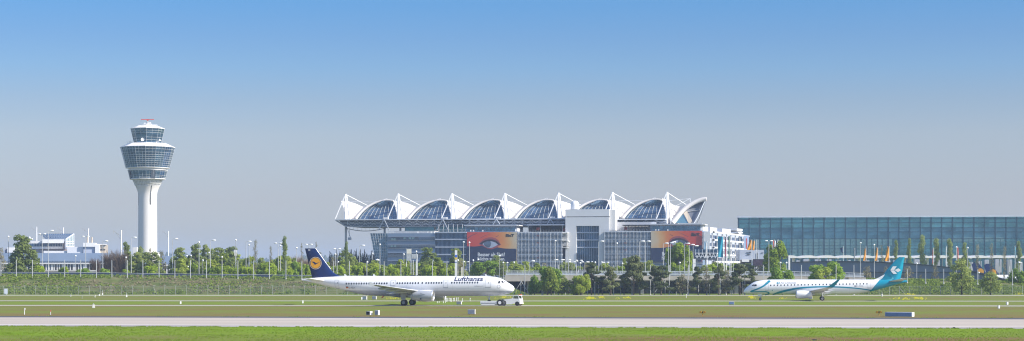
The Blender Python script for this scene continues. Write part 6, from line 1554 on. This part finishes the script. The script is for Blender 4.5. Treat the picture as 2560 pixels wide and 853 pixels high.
# ------------------------------------------------------------------ trees
def crown_mesh(name, blobs, n, leaf, mat, seed, up=.35):
    rnd = random.Random(seed); mb = MB(); w = [r[0] * r[1] if isinstance(r, tuple) else r * r for _, r in blobs]; tot = sum(w)
    for i in range(n):
        q = rnd.random() * tot; k = 0
        while q > w[k] and k < len(w) - 1: q -= w[k]; k += 1
        c, r = blobs[k]; rx, rz = (r if isinstance(r, tuple) else (r, r))
        d = Vector((rnd.gauss(0, 1), rnd.gauss(0, 1), rnd.gauss(0, 1))).normalized(); f = rnd.uniform(.55, 1.08)
        p = Vector((c[0] + d.x * rx * f, c[1] + d.y * rx * f, c[2] + d.z * rz * f))
        nn = (d + Vector((rnd.gauss(0, .55), rnd.gauss(0, .55), rnd.gauss(0, .55) + up))).normalized(); a = nn.orthogonal().normalized(); b = nn.cross(a); t = rnd.uniform(0, pi)
        a, b = a * cos(t) + b * sin(t), b * cos(t) - a * sin(t); s = leaf * 1.35 * rnd.uniform(.55, 1.35)
        mb.quad(p - a * s * .5, p + b * s * .42, p + a * s * .5, p - b * s * .38)
    return mb.mesh(name, mat)
def trunk_mesh(name, h0, h1, r, limbs, seed, mat='bark', spread=.3):
    rnd = random.Random(seed); mb = MB(); top = (rnd.uniform(-.02, .02), rnd.uniform(-.02, .02), h1)
    mb.tube([(0, 0, -.03), (0, 0, h0 * .5), (top[0] * .5, top[1] * .5, h0), top], [r, r * .85, r * .65, r * .15], 7)
    for i in range(limbs):
        z = h0 * .7 + (h1 - h0) * .8 * i / limbs; a = rnd.uniform(0, 2 * pi); l = spread * rnd.uniform(.6, 1.1) * (1 - .5 * i / limbs)
        mb.tube([(0, 0, z), (cos(a) * l * .5, sin(a) * l * .5, z + l * .35), (cos(a) * l, sin(a) * l, z + l * .75)], [r * .4, r * .25, r * .08], 5)
    return mb.mesh(name, M[mat])
def rblobs(kind, seed):
    rnd = random.Random(seed); out = []
    if kind == 'round':
        for i in range(15):
            a = rnd.uniform(0, 2 * pi); zz = rnd.uniform(.2, .88); rad = .38 * sqrt(max(.05, 1 - ((zz - .5) / .5) ** 2)) * rnd.uniform(.45, 1); out.append(((cos(a) * rad, sin(a) * rad, zz), rnd.uniform(.10, .19)))
    elif kind == 'bush':
        for i in range(13):
            a = rnd.uniform(0, 2 * pi); zz = rnd.uniform(.12, .8); rad = .40 * (1.02 - zz * .7) * rnd.uniform(.35, 1); out.append(((cos(a) * rad, sin(a) * rad, zz), rnd.uniform(.12, .2)))
    elif kind == 'tall':
        for lv in range(8):
            zz = .2 + .72 * lv / 7; rr = .36 * (1.04 - abs(zz - .42) * 1.35); k = 4 if zz < .75 else 2; a0 = rnd.uniform(0, 6)
            for i in range(k): a = a0 + 2 * pi * i / k + rnd.uniform(-.5, .5); q = rr * rnd.uniform(.4, 1.05); out.append(((cos(a) * q, sin(a) * q, zz + rnd.uniform(-.05, .05)), (rnd.uniform(.10, .17), rnd.uniform(.06, .10))))
    elif kind == 'poplar':
        for i in range(20):
            zz = .14 + .83 * i / 19; rad = .24 * sin(pi * min(1, .12 + zz * .86)) ** .6 * rnd.uniform(.1, .9); a = rnd.uniform(0, 2 * pi); out.append(((cos(a) * rad, sin(a) * rad, zz), (rnd.uniform(.14, .27), rnd.uniform(.03, .07))))
    elif kind == 'pine':
        for i in range(14):
            zz = .22 + .73 * (i / 13) ** .9; rad = .42 * (1.05 - zz) * rnd.uniform(.3, 1.1) + .05; a = rnd.uniform(0, 2 * pi); out.append(((cos(a) * rad, sin(a) * rad, zz), (rnd.uniform(.11, .19), rnd.uniform(.04, .09))))
    elif kind == 'linden':
        for lv in range(9):
            zz = .16 + .79 * lv / 8; rr = .37 * (1.03 - zz) ** .6; k = max(2, int(8 * (1.1 - zz))); a0 = rnd.uniform(0, 6)
            for i in range(k): a = a0 + 2 * pi * i / k + rnd.uniform(-.3, .3); q = rr * rnd.uniform(.55, 1.02); out.append(((cos(a) * q, sin(a) * q, zz + rnd.uniform(-.04, .04)), (rnd.uniform(.09, .15), rnd.uniform(.05, .085))))
    elif kind == 'conifer':
        for i in range(14): zz = .12 + .84 * i / 13; out.append(((rnd.uniform(-.06, .06), rnd.uniform(-.06, .06), zz), (.46 * (1.04 - zz) + .02, .05)))
    elif kind == 'willow':
        for i in range(24):
            a = rnd.uniform(0, 2 * pi); zz = rnd.uniform(.12, .92); rad = .36 * sqrt(max(.04, 1 - ((zz - .38) / .64) ** 2)) * rnd.uniform(.35, 1); out.append(((cos(a) * rad, sin(a) * rad, zz), (rnd.uniform(.08, .15), rnd.uniform(.08, .17))))
    return out
def twig_mesh(name, mat, n, seed):
    rnd = random.Random(seed); mb = MB()
    for i in range(n):
        z0 = rnd.uniform(.15, .62); a = rnd.uniform(0, 2 * pi); l = rnd.uniform(.2, .42); e = rnd.uniform(.4, 1.3)
        p = Vector((cos(a) * rnd.uniform(0, .22), sin(a) * rnd.uniform(0, .22), z0)); d = Vector((cos(a) * cos(e), sin(a) * cos(e), sin(e)))
        s = d.cross(Vector((rnd.gauss(0, 1), rnd.gauss(0, 1), .3))).normalized() * .007; q = p + d * l; q = Vector((max(-.5, min(.5, q.x)), max(-.5, min(.5, q.y)), min(1, q.z)))
        mb.add([p - s, p + s, q], [(0, 1, 2)])
        for _ in range(2):
            m = p + d * l * rnd.uniform(.3, .9); d2 = (d + Vector((rnd.gauss(0, .6), rnd.gauss(0, .6), .3))).normalized(); mb.add([m - s * .6, m + s * .6, m + d2 * l * .4], [(0, 1, 2)])
    return mb.mesh(name, M[mat])
KINDS = {'linden': ('linden', 2000, .045, 'leaf_olive', (.18, .9, .032, 9), 3),  # kind: (blob kind, leaves, leaf size, material, trunk args, mesh variants)
    'round': ('round', 1500, .060, 'leaf_fresh', (.22, .8, .035, 7), 3), 'green': ('round', 1500, .058, 'leaf_green', (.22, .8, .035, 7), 2), 'olive': ('tall', 900, .055, 'leaf_olive', (.25, .9, .03, 9), 3),
    'spring': ('tall', 1300, .055, 'leaf_fresh', (.2, .9, .03, 9), 3), 'sparse': ('tall', 480, .042, 'leaf_sparse', (.25, .92, .028, 14), 2), 'bush': ('bush', 900, .085, 'leaf_bright', (.15, .6, .03, 6), 3), 'dbush': ('bush', 900, .085, 'leaf_green', (.15, .6, .03, 6), 2),
    'poplar': ('poplar', 1300, .040, 'leaf_poplar', (.2, .97, .03, 6), 3), 'thinpoplar': ('poplar', 420, .032, 'leaf_sparse', (.2, .97, .03, 12), 2), 'pine': ('pine', 1300, .045, 'leaf_pine', (.3, .95, .028, 9), 3),
    'conifer': ('conifer', 700, .05, 'leaf_conifer', (.15, .95, .025, 3), 2), 'willow': ('willow', 2400, .045, 'leaf_bright', (.2, .85, .035, 9), 2)}
PROTO = {}
def proto(kind, v):
    if (kind, v) in PROTO: return PROTO[kind, v]
    if kind in ('bare', 'palebare'):
        cr = twig_mesh(kind + '_twigs', 'twig' if kind == 'bare' else 'twig_pale', 900, 50 + v); tr = trunk_mesh(kind + '_trunk', .22, .8, .03, 14, 60 + v, spread=.34)
    else:
        bk, n, lf, mat, ta, _ = KINDS[kind]; cr = crown_mesh(kind + '_crown', rblobs(bk, 100 + v * 7 + len(kind)), int(n * 2.3), lf * .84, M[mat], 200 + v); tr = trunk_mesh(kind + '_trunk', ta[0], ta[1], ta[2], ta[3], 300 + v)
    PROTO[kind, v] = (cr, tr); return cr, tr
WORDS = {'linden': ('deciduous_tree', 'broad pyramidal olive green tree'), 'round': ('deciduous_tree', 'round crowned fresh green tree'), 'green': ('deciduous_tree', 'dense dark green rounded tree'), 'olive': ('deciduous_tree', 'loose olive green tree'), 'spring': ('deciduous_tree', 'leafy pale spring green tree'),
         'sparse': ('young_tree', 'thin barely leafed brownish tree'), 'bush': ('bush', 'bright green bush'), 'dbush': ('bush', 'dark green bush'), 'poplar': ('poplar_tree', 'narrow upright green poplar'), 'thinpoplar': ('poplar_tree', 'slender sparse brownish poplar'),
         'pine': ('pine_tree', 'dark open pine tree'), 'conifer': ('conifer_tree', 'small dark bluish conifer'), 'willow': ('deciduous_tree', 'large glowing yellow green tree'), 'bare': ('bare_tree', 'bare purplish brown tree'), 'palebare': ('bare_tree', 'leafless pale tan tree')}
TREES = [(452 + 15.5 * q, (648, 640, 652, 644, 656)[q % 5], (30, 26, 34)[q % 3], ('spring', 'round', 'bush', 'olive', 'spring')[q % 5], 690 + (q * 29) % 45) for q in range(20)] + [(842 + 19 * q, (658, 650, 662, 655)[q % 4], 32, ('bush', 'spring', 'olive', 'bush')[q % 4], 695 + (q * 17) % 40) for q in range(17)] + [(1296 + 21.5 * q, (660, 655, 664, 658, 668, 661, 656)[q % 7], (30, 24, 34, 28)[q % 4], ('spring', 'olive', 'bush', 'sparse', 'olive')[q % 5], 735 + (q * 37) % 40) for q in range(17)] + [
    (1770 + 17 * q, (662, 657, 666)[q % 3], 28, ('bush', 'spring', 'olive')[q % 3], 742 + (q * 13) % 20) for q in range(6)] + [  # px, top row, width px, kind, distance, ground height (None = terrace)
    (58, 592, 70, 'linden', 690), (2, 617, 24, 'sparse', 720), (100, 661, 34, 'bush', 672), (160, 662, 30, 'bush', 674), (212, 664, 46, 'dbush', 670), (259, 664, 32, 'dbush', 670), (273, 622, 40, 'bare', 722), (298, 619, 46, 'bare', 716), (238, 640, 30, 'bare', 735),
    (316, 610, 34, 'linden', 735), (342, 634, 36, 'linden', 715), (366, 633, 36, 'linden', 722), (386, 632, 38, 'linden', 712), (352, 615, 22, 'olive', 930), (375, 618, 20, 'sparse', 925), (378, 657, 36, 'bush', 672), (316, 671, 26, 'bush', 671), (404, 628, 28, 'sparse', 740), (330, 645, 30, 'olive', 745),
    (450, 622, 42, 'linden', 735), (437, 640, 26, 'olive', 745), (488, 613, 40, 'linden', 728), (473, 640, 24, 'sparse', 740), (514, 616, 36, 'linden', 745), (533, 620, 26, 'olive', 752), (548, 622, 36, 'linden', 746), (575, 620, 54, 'linden', 735), (560, 634, 36, 'spring', 728), (592, 636, 30, 'spring', 738),
    (540, 661, 34, 'bush', 672), (563, 659, 30, 'bush', 676), (585, 663, 32, 'bush', 673), (612, 660, 28, 'bush', 675), (520, 668, 24, 'dbush', 678), (628, 664, 22, 'bush', 671), (660, 654, 30, 'bush', 678), (683, 655, 26, 'bush', 672), (699, 642, 28, 'spring', 700), (716, 640, 34, 'spring', 705), (737, 650, 26, 'dbush', 690), (765, 654, 28, 'bush', 676), (752, 660, 22, 'bush', 671), (648, 668, 22, 'dbush', 674), (672, 670, 24, 'bush', 669), (724, 668, 26, 'bush', 668), (700, 671, 26, 'dbush', 667),
    (638, 600, 17, 'thinpoplar', 690), (677, 616, 12, 'thinpoplar', 700), (711.5, 593, 21, 'poplar', 685), (754, 607, 12, 'thinpoplar', 715), (790.5, 604, 11, 'thinpoplar', 720), (744, 634, 26, 'palebare', 800), (722, 636, 30, 'palebare', 805), (766, 640, 26, 'palebare', 795), (800, 628, 24, 'sparse', 800), (688, 650, 26, 'palebare', 810),
    (815, 655, 30, 'spring', 690), (832, 640, 24, 'sparse', 745), (863, 628, 42, 'linden', 720), (866, 606, 16, 'poplar', 700), (855, 664, 26, 'bush', 672), (911, 650, 62, 'round', 676), (893, 658, 34, 'bush', 672), (936, 662, 30, 'bush', 671), (882, 640, 28, 'olive', 735), (975, 661, 30, 'bush', 675), (1001, 650, 28, 'spring', 690), (958, 664, 22, 'bush', 672), (1016, 662, 22, 'bush', 674), (1033, 655, 22, 'olive', 720), (990, 668, 26, 'bush', 669),
    (1070, 622, 44, 'linden', 740), (1060, 652, 30, 'olive', 715), (1096, 642, 38, 'spring', 705), (1080, 662, 28, 'bush', 680), (1140, 624, 40, 'linden', 735), (1152, 648, 26, 'sparse', 725), (1110, 666, 26, 'bush', 676), (1128, 660, 24, 'olive', 710), (1214, 643.5, 70, 'green', 690), (1240, 638, 30, 'olive', 760), (1186, 660, 24, 'olive', 750), (1257, 652, 26, 'olive', 755),
    (1284, 653, 30, 'spring', 760), (1314, 655, 28, 'spring', 765), (1343, 657, 22, 'spring', 770), (1369, 655, 66, 'green', 606, 0), (1378, 668, 48, 'round', 604, 0), (1410, 654, 28, 'olive', 770), (1428, 662, 24, 'sparse', 775), (1451, 681, 48, 'bush', 604, 0), (1455, 686, 40, 'round', 602, 0), (1479, 656, 40, 'pine', 607, 0), (1475, 655, 30, 'olive', 775), (1527, 667, 38, 'pine', 606, 0), (1545, 664, 26, 'olive', 760),
    (1584, 640, 48, 'pine', 608, 0), (1561, 647, 18, 'spring', 765), (1600, 656, 36, 'pine', 610, 0), (1508, 662, 28, 'olive', 765), (1625, 650, 26, 'olive', 755), (1636, 664, 26, 'pine', 609, 0), (1653, 664, 46, 'pine', 607, 0), (1697, 607, 70, 'willow', 735), (1676, 622, 36, 'willow', 745), (1722, 630, 30, 'willow', 742), (1745, 666, 30, 'pine', 640 - 32, 0), (1760, 662, 24, 'olive', 740), (1797, 664, 36, 'pine', 606, 0), (1780, 655, 36, 'bush', 750), (1808, 655, 34, 'bush', 755), (1838, 656, 30, 'bush', 752), (1850, 659, 50, 'pine', 608, 0), (1870, 658, 34, 'olive', 740), (1900, 664, 34, 'sparse', 745), (1883, 672, 26, 'pine', 611, 0), (1766, 670, 26, 'sparse', 609, 0), (1818, 676, 30, 'sparse', 608, 0), (1700, 692, 30, 'pine', 613, 0), (1560, 684, 36, 'pine', 612, 0), (1506, 690, 34, 'pine', 612, 0), (1706, 684, 36, 'sparse', 610, 0), (1336, 676, 30, 'dbush', 611, 0), (1405, 686, 30, 'olive', 610, 0), (1420, 700, 30, 'pine', 614, 0),
    (1937, 605, 70, 'willow', 735), (1920, 632, 36, 'willow', 742), (1957, 669, 70, 'green', 608, 0), (1932, 684, 34, 'dbush', 607, 0), (2062, 655, 84, 'green', 628, 0), (2056, 668, 60, 'round', 622, 0), (2095, 680, 34, 'dbush', 624, 0), (2166, 664, 34, 'sparse', 655, 0), (2270, 667, 38, 'sparse', 655, 0), (2215, 668, 24, 'sparse', 660, 0), (2300, 686, 24, 'sparse', 650, 0), (2338, 664, 24, 'sparse', 648, 0),
    (2240, 603, 17, 'poplar', 880, 0), (2273, 599, 17, 'poplar', 880, 0), (2305, 591, 26, 'poplar', 870, 0), (2340, 596, 24, 'poplar', 868, 0), (2375, 597, 23, 'poplar', 866, 0), (2412, 607, 19, 'poplar', 866, 0), (2443, 611, 15, 'thinpoplar', 868, 0), (2479, 607, 18, 'thinpoplar', 866, 0), (2511, 617, 16, 'thinpoplar', 866, 0), (2547, 606, 20, 'poplar', 862, 0), (2204, 612, 13, 'thinpoplar', 885, 0),
    (2404, 646, 48, 'olive', 612, 0), (2476, 679, 44, 'olive', 611, 0), (2545, 672, 46, 'green', 640, 0), (2522, 690, 30, 'dbush', 645, 0), (2428, 694, 26, 'pine', 640, 0), (2453, 700, 22, 'dbush', 645, 0), (2565, 690, 34, 'dbush', 640, 0), (2414, 640, 24, 'olive', 700, 0), (2120, 690, 30, 'sparse', 640, 0)]
rnd = random.Random(77)
for k, (pa, pb) in enumerate(((822, 852), (874, 946))):     # far dark conifers left of the office
    n = (10, 22)[k]
    for i in range(n): TREES.append((pa + (pb - pa) * (i + .5) / n + rnd.uniform(-1, 1), rnd.uniform(622, 638), rnd.uniform(9, 15), 'conifer', 1000 + rnd.uniform(-30, 30)))
cnt = {}; total = {}
for tr in TREES: w = WORDS[tr[3]][1]; total[w, zone(tr[0])] = total.get((w, zone(tr[0])), 0) + 1
for tr in sorted(TREES):
    px, yt, wpx, kind, Y = tr[:5]; zb = tr[5] if len(tr) > 5 else PZ
    nv = 2 if kind in ('bare', 'palebare') else KINDS[kind][5]; v = rnd.randrange(nv); cr, tk = proto(kind, v)
    name, words = WORDS[kind]; z_ = zone(px); cnt[words, z_] = cnt.get((words, z_), 0) + 1
    lab = '%s %s' % (words, z_) + ('' if total[words, z_] == 1 else ', %s of %s' % (nth(cnt[words, z_]), ('zero', 'one', 'two', 'three', 'four', 'five', 'six', 'seven', 'eight', 'nine', 'ten', 'eleven', 'twelve', 'thirteen', 'fourteen', 'fifteen', 'sixteen')[total[words, z_]]))
    h = Z(yt, Y) - zb; w = wpx / FOC * Y
    wf = {'poplar': 1.3, 'thinpoplar': 1.25, 'conifer': 1.0, 'olive': 1.6, 'spring': 1.6, 'linden': 1.85, 'sparse': 1.3, 'bush': 1.3, 'dbush': 1.3, 'willow': 1.15, 'pine': 1.55, 'bare': 1.3, 'palebare': 1.3}.get(kind, 1.12)
    root = thing(name, lab, 'bush' if 'bush' in name else 'tree', (X(px, Y), Y, zb), rnd.uniform(0, 6.28), {'bush': 'bushes behind the embankment', 'poplar_tree': 'upright poplars', 'pine_tree': 'pines before the underpass', 'conifer_tree': 'dark conifers left of the office', 'bare_tree': 'bare trees'}.get(name, 'leafy trees around the airport'))
    root.scale = (w * wf, w * wf, h)
    for nm, me in (('crown', cr), ('trunk', tk)):
        c = bpy.data.objects.new(nm, me); COL.objects.link(c); c.parent = root

# ------------------------------------------------------------- lamp posts
def lamp(px, yt, Y, kind, label, zb=None):
    zb = PZ if zb is None else zb; h = Z(yt, Y) - zb
    t = thing('street_lamp', label, 'street lamp', (X(px, Y), Y, zb), 0, 'street lamps along the airport roads'); r = .07 if h < 8 else .10
    MB().cyl((0, 0, 0), (0, 0, h), r * 1.3, r * .8, 7).build('pole', M['pole_grey'], t)
    if kind == 'arm':
        hd = MB(); hd.tube([(0, 0, h - .1), (.3, 0, h + .12), (.9, 0, h + .16)], [r * .7, r * .6, r * .5], 6); hd.build('arm', M['pole_grey'], t)
        MB().lathe([(.02, -.75), (.2, -.55), (.24, 0), (.2, .5), (.02, .62)], 8, (1.25, 0, h + .15), 'x').build('lamp_head', M['lamp_glass'], t)
    elif kind == 'twin':
        for q in (-1, 1): MB().lathe([(.02, -.55), (.17, -.4), (.2, 0), (.17, .4), (.02, .5)], 8, (q * .85, 0, h + .1), 'x').build('lamp_head', M['lamp_glass'], t)
        MB().bar((-.9, 0, h), (.9, 0, h), .1).build('arm', M['pole_grey'], t)
    elif kind == 'disc':
        MB().lathe([(.05, .5), (.5, .3), (1.0, .05), (.5, -.15), (.05, -.2)], 14, (0, 0, h)).build('lamp_head', M['lamp_glass'], t)
    else:
        MB().lathe([(.03, .34), (.24, .26), (.34, .06), (.26, -.14), (.08, -.24)], 10, (0, 0, h + .1)).build('lamp_head', M['lamp_glass'], t)
LAMPS = [(21, 593, 'top'), (57.5, 598.5, 'top'), (105.5, 586, 'twin'), (120.5, 578, 'arm'), (189, 641, 'top'), (214, 592, 'twin'), (257, 604, 'arm'), (328, 595, 'arm'), (315, 645, 'top'), (334, 657, 'top'), (364, 660, 'top'), (375.5, 657, 'top'), (431.5, 598, 'arm'), (467, 641, 'top'), (477.5, 640.5, 'top'), (470, 668, 'top'), (497.5, 607, 'top'), (507, 652, 'top'), (522.5, 633, 'top'), (526, 602, 'arm'),
         (555, 644, 'top'), (589.5, 601.5, 'top'), (607, 657, 'top'), (591.5, 670, 'top'), (615, 605, 'arm'), (622.5, 613.5, 'top'), (647, 657, 'top'), (695.5, 609, 'twin'), (701, 616, 'top'), (741.5, 621, 'top'), (838.5, 637, 'top'), (842.5, 623, 'twin'), (846, 656.5, 'top'), (883.7, 657, 'top'), (899, 615, 'arm'), (918.5, 656.5, 'top'), (931.5, 635, 'top'), (943.5, 651, 'disc'), (949.8, 612.5, 'top'), (772, 612, 'twin'),
         (1009.5, 637, 'top'), (1040.8, 630, 'top'), (1084, 653, 'top'), (1145, 652, 'top'), (1159, 606.5, 'top'), (1173.5, 607.5, 'top'), (1165, 655.5, 'twin'), (1183, 652, 'top'), (1195, 650, 'top'), (1236, 657, 'top'), (1249, 641, 'top'), (1258, 658, 'top'), (1268.5, 658, 'top'), (1285, 657, 'top'), (1324, 654, 'arm'), (1382, 651, 'arm'), (1388.6, 603.5, 'top'), (1398, 651, 'arm'), (1405, 652, 'top'), (1414.5, 651.5, 'arm'), (1421.5, 605, 'top'), (1430, 656, 'twin'), (1442, 654, 'top'), (1447, 652, 'twin'), (1451, 659, 'top'), (1462, 656, 'twin'), (1472, 657, 'top'), (1480, 656.5, 'top'), (1488, 657, 'top'), (1496.6, 604.5, 'arm'),
         (1504.5, 657, 'top'), (1514, 657, 'twin'), (1542.5, 609.5, 'top'), (1556, 660, 'top'), (1598.5, 604.5, 'arm'), (1613, 604.5, 'arm'), (1658, 609.5, 'arm'), (1671, 608, 'arm'), (1676, 606.5, 'arm'), (1699.5, 658, 'top'), (1711.5, 610, 'arm'), (1718, 657, 'top'), (1723, 613, 'arm'), (1732.5, 616, 'arm'), (1793.3, 636, 'top'), (1833, 635.5, 'top'), (1922, 603, 'twin'), (1951, 658, 'top'), (1966, 658, 'top'), (2151.3, 608.5, 'top'), (2185.5, 613.5, 'top'), (2291.8, 660, 'top'), (2391, 619.5, 'top'), (2419, 621, 'top'), (2447, 683, 'top'), (2547, 657.5, 'top'), (2551, 658, 'top')]
ht = {'top': 'globe headed', 'arm': 'single armed', 'twin': 'twin headed', 'disc': 'saucer headed'}
for i, (px, yt, kd) in enumerate(sorted(LAMPS)):
    big = yt < 625; Y = 690 if big else 700 + (yt % 7) * 6; zb = PZ
    if px > 2000: zb = 0; Y = 655 if px > 2230 else 690
    lamp(px, yt, Y, kd, '%s %s street lamp %s, %s lamp from the left' % ('tall' if big else 'short', ht[kd], zone(px), nth(i + 1)), zb)

# --------------------------------------------- flags, pylons and road signs
def flag(px, yt, Y, label, flags, zb=None, cat='flag', r=.1):
    zb = PZ if zb is None else zb; t = thing('flagpole', label, cat, (X(px, Y), Y, zb), 0, 'flagpoles by the airport centre'); h = Z(yt, Y) - zb
    MB().cyl((0, 0, 0), (0, 0, h), r * 1.2, r * .8, 8).build('pole', M['steel_white'], t); MB().lathe([(.02, .25), (.16, .12), (.02, 0)], 8, (0, 0, h)).build('finial', M['pole_grey'], t)
    for (side, wpx, ya, yb, mat, taper) in flags:
        w = wpx / FOC * Y; za, zb2 = Z(ya, Y) - zb, Z(yb, Y) - zb
        def f(a, b):
            ww = w * ((1 - taper * (1 - b)) if taper >= 0 else (.3 + .7 * (1 - b))); return (side * (r + a * ww), .35 * sin(a * 5 + b * 4) * min(1, w) , zb2 + (za - zb2) * b - a * taper * (za - zb2) * .35 * b)
        mb = MB().grid(f, 8, 8); mb.grid(lambda a, b: tuple(Vector(f(1 - a, b)) + Vector((0, .03, 0))), 8, 8); mb.build('cloth', M[mat], t)
for nm, rgb in (('flag_teal', (.01, .26, .38)), ('flag_maroon', (.30, .02, .07)), ('flag_green', (.01, .16, .06)), ('flag_orange', (.72, .30, .015)), ('flag_navy', (.02, .05, .11)), ('flag_white', (.75, .75, .74)), ('flag_red_', (.55, .10, .06))): M[nm] = pmat(nm, rgb, .7, var=.2, scale=1.0)
flag(1808, 590, 720, 'flagpole with large hanging teal flag by the annex', [(-1, 12.5, 592, 643, 'flag_teal', -.0)])
flag(1811.5, 593, 722, 'bare white flagpole between the teal and maroon flags', [])
flag(1816, 592, 720, 'flagpole with narrow hanging maroon flag', [(-1, 2.8, 597, 642, 'flag_maroon', 0)])
flag(1824.5, 588, 720, 'flagpole with narrow hanging dark green flag', [(-1, 2.8, 590, 648, 'flag_green', 0)])
flag(1827.5, 591, 724, 'bare white flagpole right of the green flag', [])
flag(1767.5, 602, 720, 'flagpole with a pale blue white pennant below the corner banner', [(-1, 3, 606, 645, 'flag_white', 0)])
flag(1879.5, 600, 900, 'flagpole with wide spread orange flag right of the annex', [(-1, 12, 601, 625, 'flag_orange', -.2)])
flag(1887, 600, 905, 'flagpole with folded orange flag right of the wide orange flag', [(-1, 5, 602, 626, 'flag_orange', 0)])
flag(1891.5, 600, 905, 'bare flagpole right of the orange flags, left of two', []); flag(1894.8, 600, 907, 'bare flagpole right of the orange flags, right of two', [])
flag(1932, 601, 840, 'flagpole with orange red flag above the yellow green tree', [(1, 2.6, 602, 620, 'flag_red_', 0)])
flag(1936.5, 600, 842, 'flagpole with white flag above the yellow green tree', [(1, 2.4, 602, 622, 'flag_white', 0)])
flag(1943, 601, 840, 'flagpole with navy flag above the yellow green tree', [(-1, 2.6, 602, 622, 'flag_navy', 0)])
flag(1946.5, 600.5, 842, 'bare flagpole right of the navy flag above the tree', [])
flag(2108, 617, 820, 'flagpole with pointed navy flag above the curved wall', [(-1, 7, 618, 633, 'flag_navy', .5)], 0)
flag(2137, 621, 820, 'flagpole with narrow dark flag above the curved wall', [(-1, 2, 623, 650, 'flag_navy', 0)], 0)
flag(2165, 617, 820, 'flagpole with drooping orange flag, leftmost of three above the wall', [(-1, 7, 623, 652, 'flag_orange', -.3)], 0)
flag(2194.5, 619, 820, 'flagpole with drooping orange flag, middle of three above the wall', [(-1, 7, 621, 652, 'flag_orange', -.3)], 0)
flag(2223, 616, 820, 'flagpole with broad double folded orange flag nearest the teal tail', [(-1, 11, 618, 653, 'flag_orange', -.2)], 0)
flag(2333.5, 620, 820, 'flagpole with thin red banner between the tall poplars', [(-1, 1.8, 624, 660, 'flag_red_', 0)], 0)
flag(2366.5, 616, 820, 'flagpole with thin white banner between the tall poplars', [(-1, 1.5, 618, 662, 'flag_white', 0)], 0)
flag(2392.5, 617, 820, 'flagpole with thin orange red banner right of the white banner', [(1, 3.2, 619, 664, 'flag_red_', 0)], 0)
flag(2537.5, 616, 820, 'flagpole with pale teal banner left of the last poplar', [(1, 1.8, 618, 645, 'flag_teal', 0)], 0)

def panel_sign(name, label, cat, px, Y, posts, boards, zb=None):
    zb = PZ if zb is None else zb; t = thing(name, label, cat, (X(px, Y), Y, zb)); o = (X(px, Y), Y, zb)
    mb = MB()
    for p, y in posts: mb.box(X(p, Y) - o[0] - .09, X(p, Y) - o[0] + .09, .1, .3, 0, Z(y, Y) - zb)
    if posts: mb.build('post', M['steel_white'], t)
    for (a, b, y0, y1, mat, nm) in boards: wb(a, b, y0, y1, Y - .05 if nm != 'stripe' else Y - .14, .14 if nm != 'stripe' else .08, M[mat], nm, t, o)
    return t, o
M['cream_board'] = pmat('cream_board', (.62, .60, .50), .6, var=.1, scale=.8); M['slat_board'] = pmat('slat_board', (.38, .41, .42), .6, var=.35, scale=1.6, stretch=(3, 1, .4)); M['sign_royal'] = pmat('sign_royal', (.04, .12, .5), .5); M['sign_yellow'] = pmat('sign_yellow', (.8, .5, .02), .5)
panel_sign('road_sign', 'stacked cream and slatted direction boards on tall posts', 'sign', 1029, 690, [(1016, 622), (1027.5, 622), (1033, 650), (1041.5, 636), (1043.6, 636)], [(1016.8, 1028.6, 622.5, 634.6, 'cream_board', 'board'), (1016.6, 1027.4, 635.2, 652, 'slat_board', 'board'), (1028.8, 1043.4, 635.4, 647, 'slat_board', 'board')])
panel_sign('totem_sign', 'tall narrow white totem with blue and yellow squares', 'sign', 1140, 705, [], [(1137, 1143.2, 626, 700, 'white_paint', 'body'), (1137.3, 1142.8, 637.6, 643.6, 'sign_royal', 'stripe'), (1137.3, 1142.8, 644.2, 648.6, 'sign_yellow', 'stripe'), (1137.3, 1142.8, 655, 656.2, 'sign_royal', 'stripe')])
panel_sign('pylon_sign', 'blank white pylon sign beside the large yellow green tree', 'sign', 1735.5, 700, [], [(1731.5, 1739.2, 647.5, 658.2, 'white_paint', 'body'), (1731.5, 1739.2, 658.8, 700, 'white_paint', 'body')])
panel_sign('square_sign', 'bright white square sign board right of the trees left of the poplars', 'sign', 588.8, 720, [(588.8, 630)], [(585.3, 592.4, 624.8, 632, 'white_paint', 'board'), (585.3, 592.4, 632.6, 639.5, 'cream_board', 'board')])
panel_sign('advert_column', 'cream pillar by the trees left of the left eye billboard', 'pillar', 1154.5, 715, [], [(1152.5, 1156.8, 668, 700, 'cream_board', 'body')])

def car(px, Y, zb, mat, label, yaw=0.0, van=False):
    t = thing('parked_car', label, 'car', (X(px, Y), Y, zb), yaw)
    h = 1.9 if van else 1.45
    MB().prism([(-2.1, .3), (2.1, .3), (2.15, .72), (1.6, .82), (.85, h - .06), (-1.2 if not van else -2.0, h), (-1.95, .9), (-2.15, .8)], -.85, .85).build('body', M[mat], t)
    w = MB(); w.prism([(1.38, .86), (.8, h - .14), (-1.15 if not van else -1.8, h - .1), (-1.75, .9)], -.87, -.853); w.prism([(1.38, .86), (.8, h - .14), (-1.15 if not van else -1.8, h - .1), (-1.75, .9)], .853, .87); w.build('window', M['window_dark'], t)
    for sx_ in (-1.3, 1.3):
        for sy_ in (-.8, .8): MB().cyl((sx_, sy_ - .1, .32), (sx_, sy_ + .1, .32), .32, n=14).build('wheel', M['tyre'], t)
car(1037, 661, PZ, 'car_dark', 'dark car whose roof shows just above the long airliner')
car(1461, 646, oz(690), 'car_white', 'white van crossing the overpass below the white core block', 0, True)
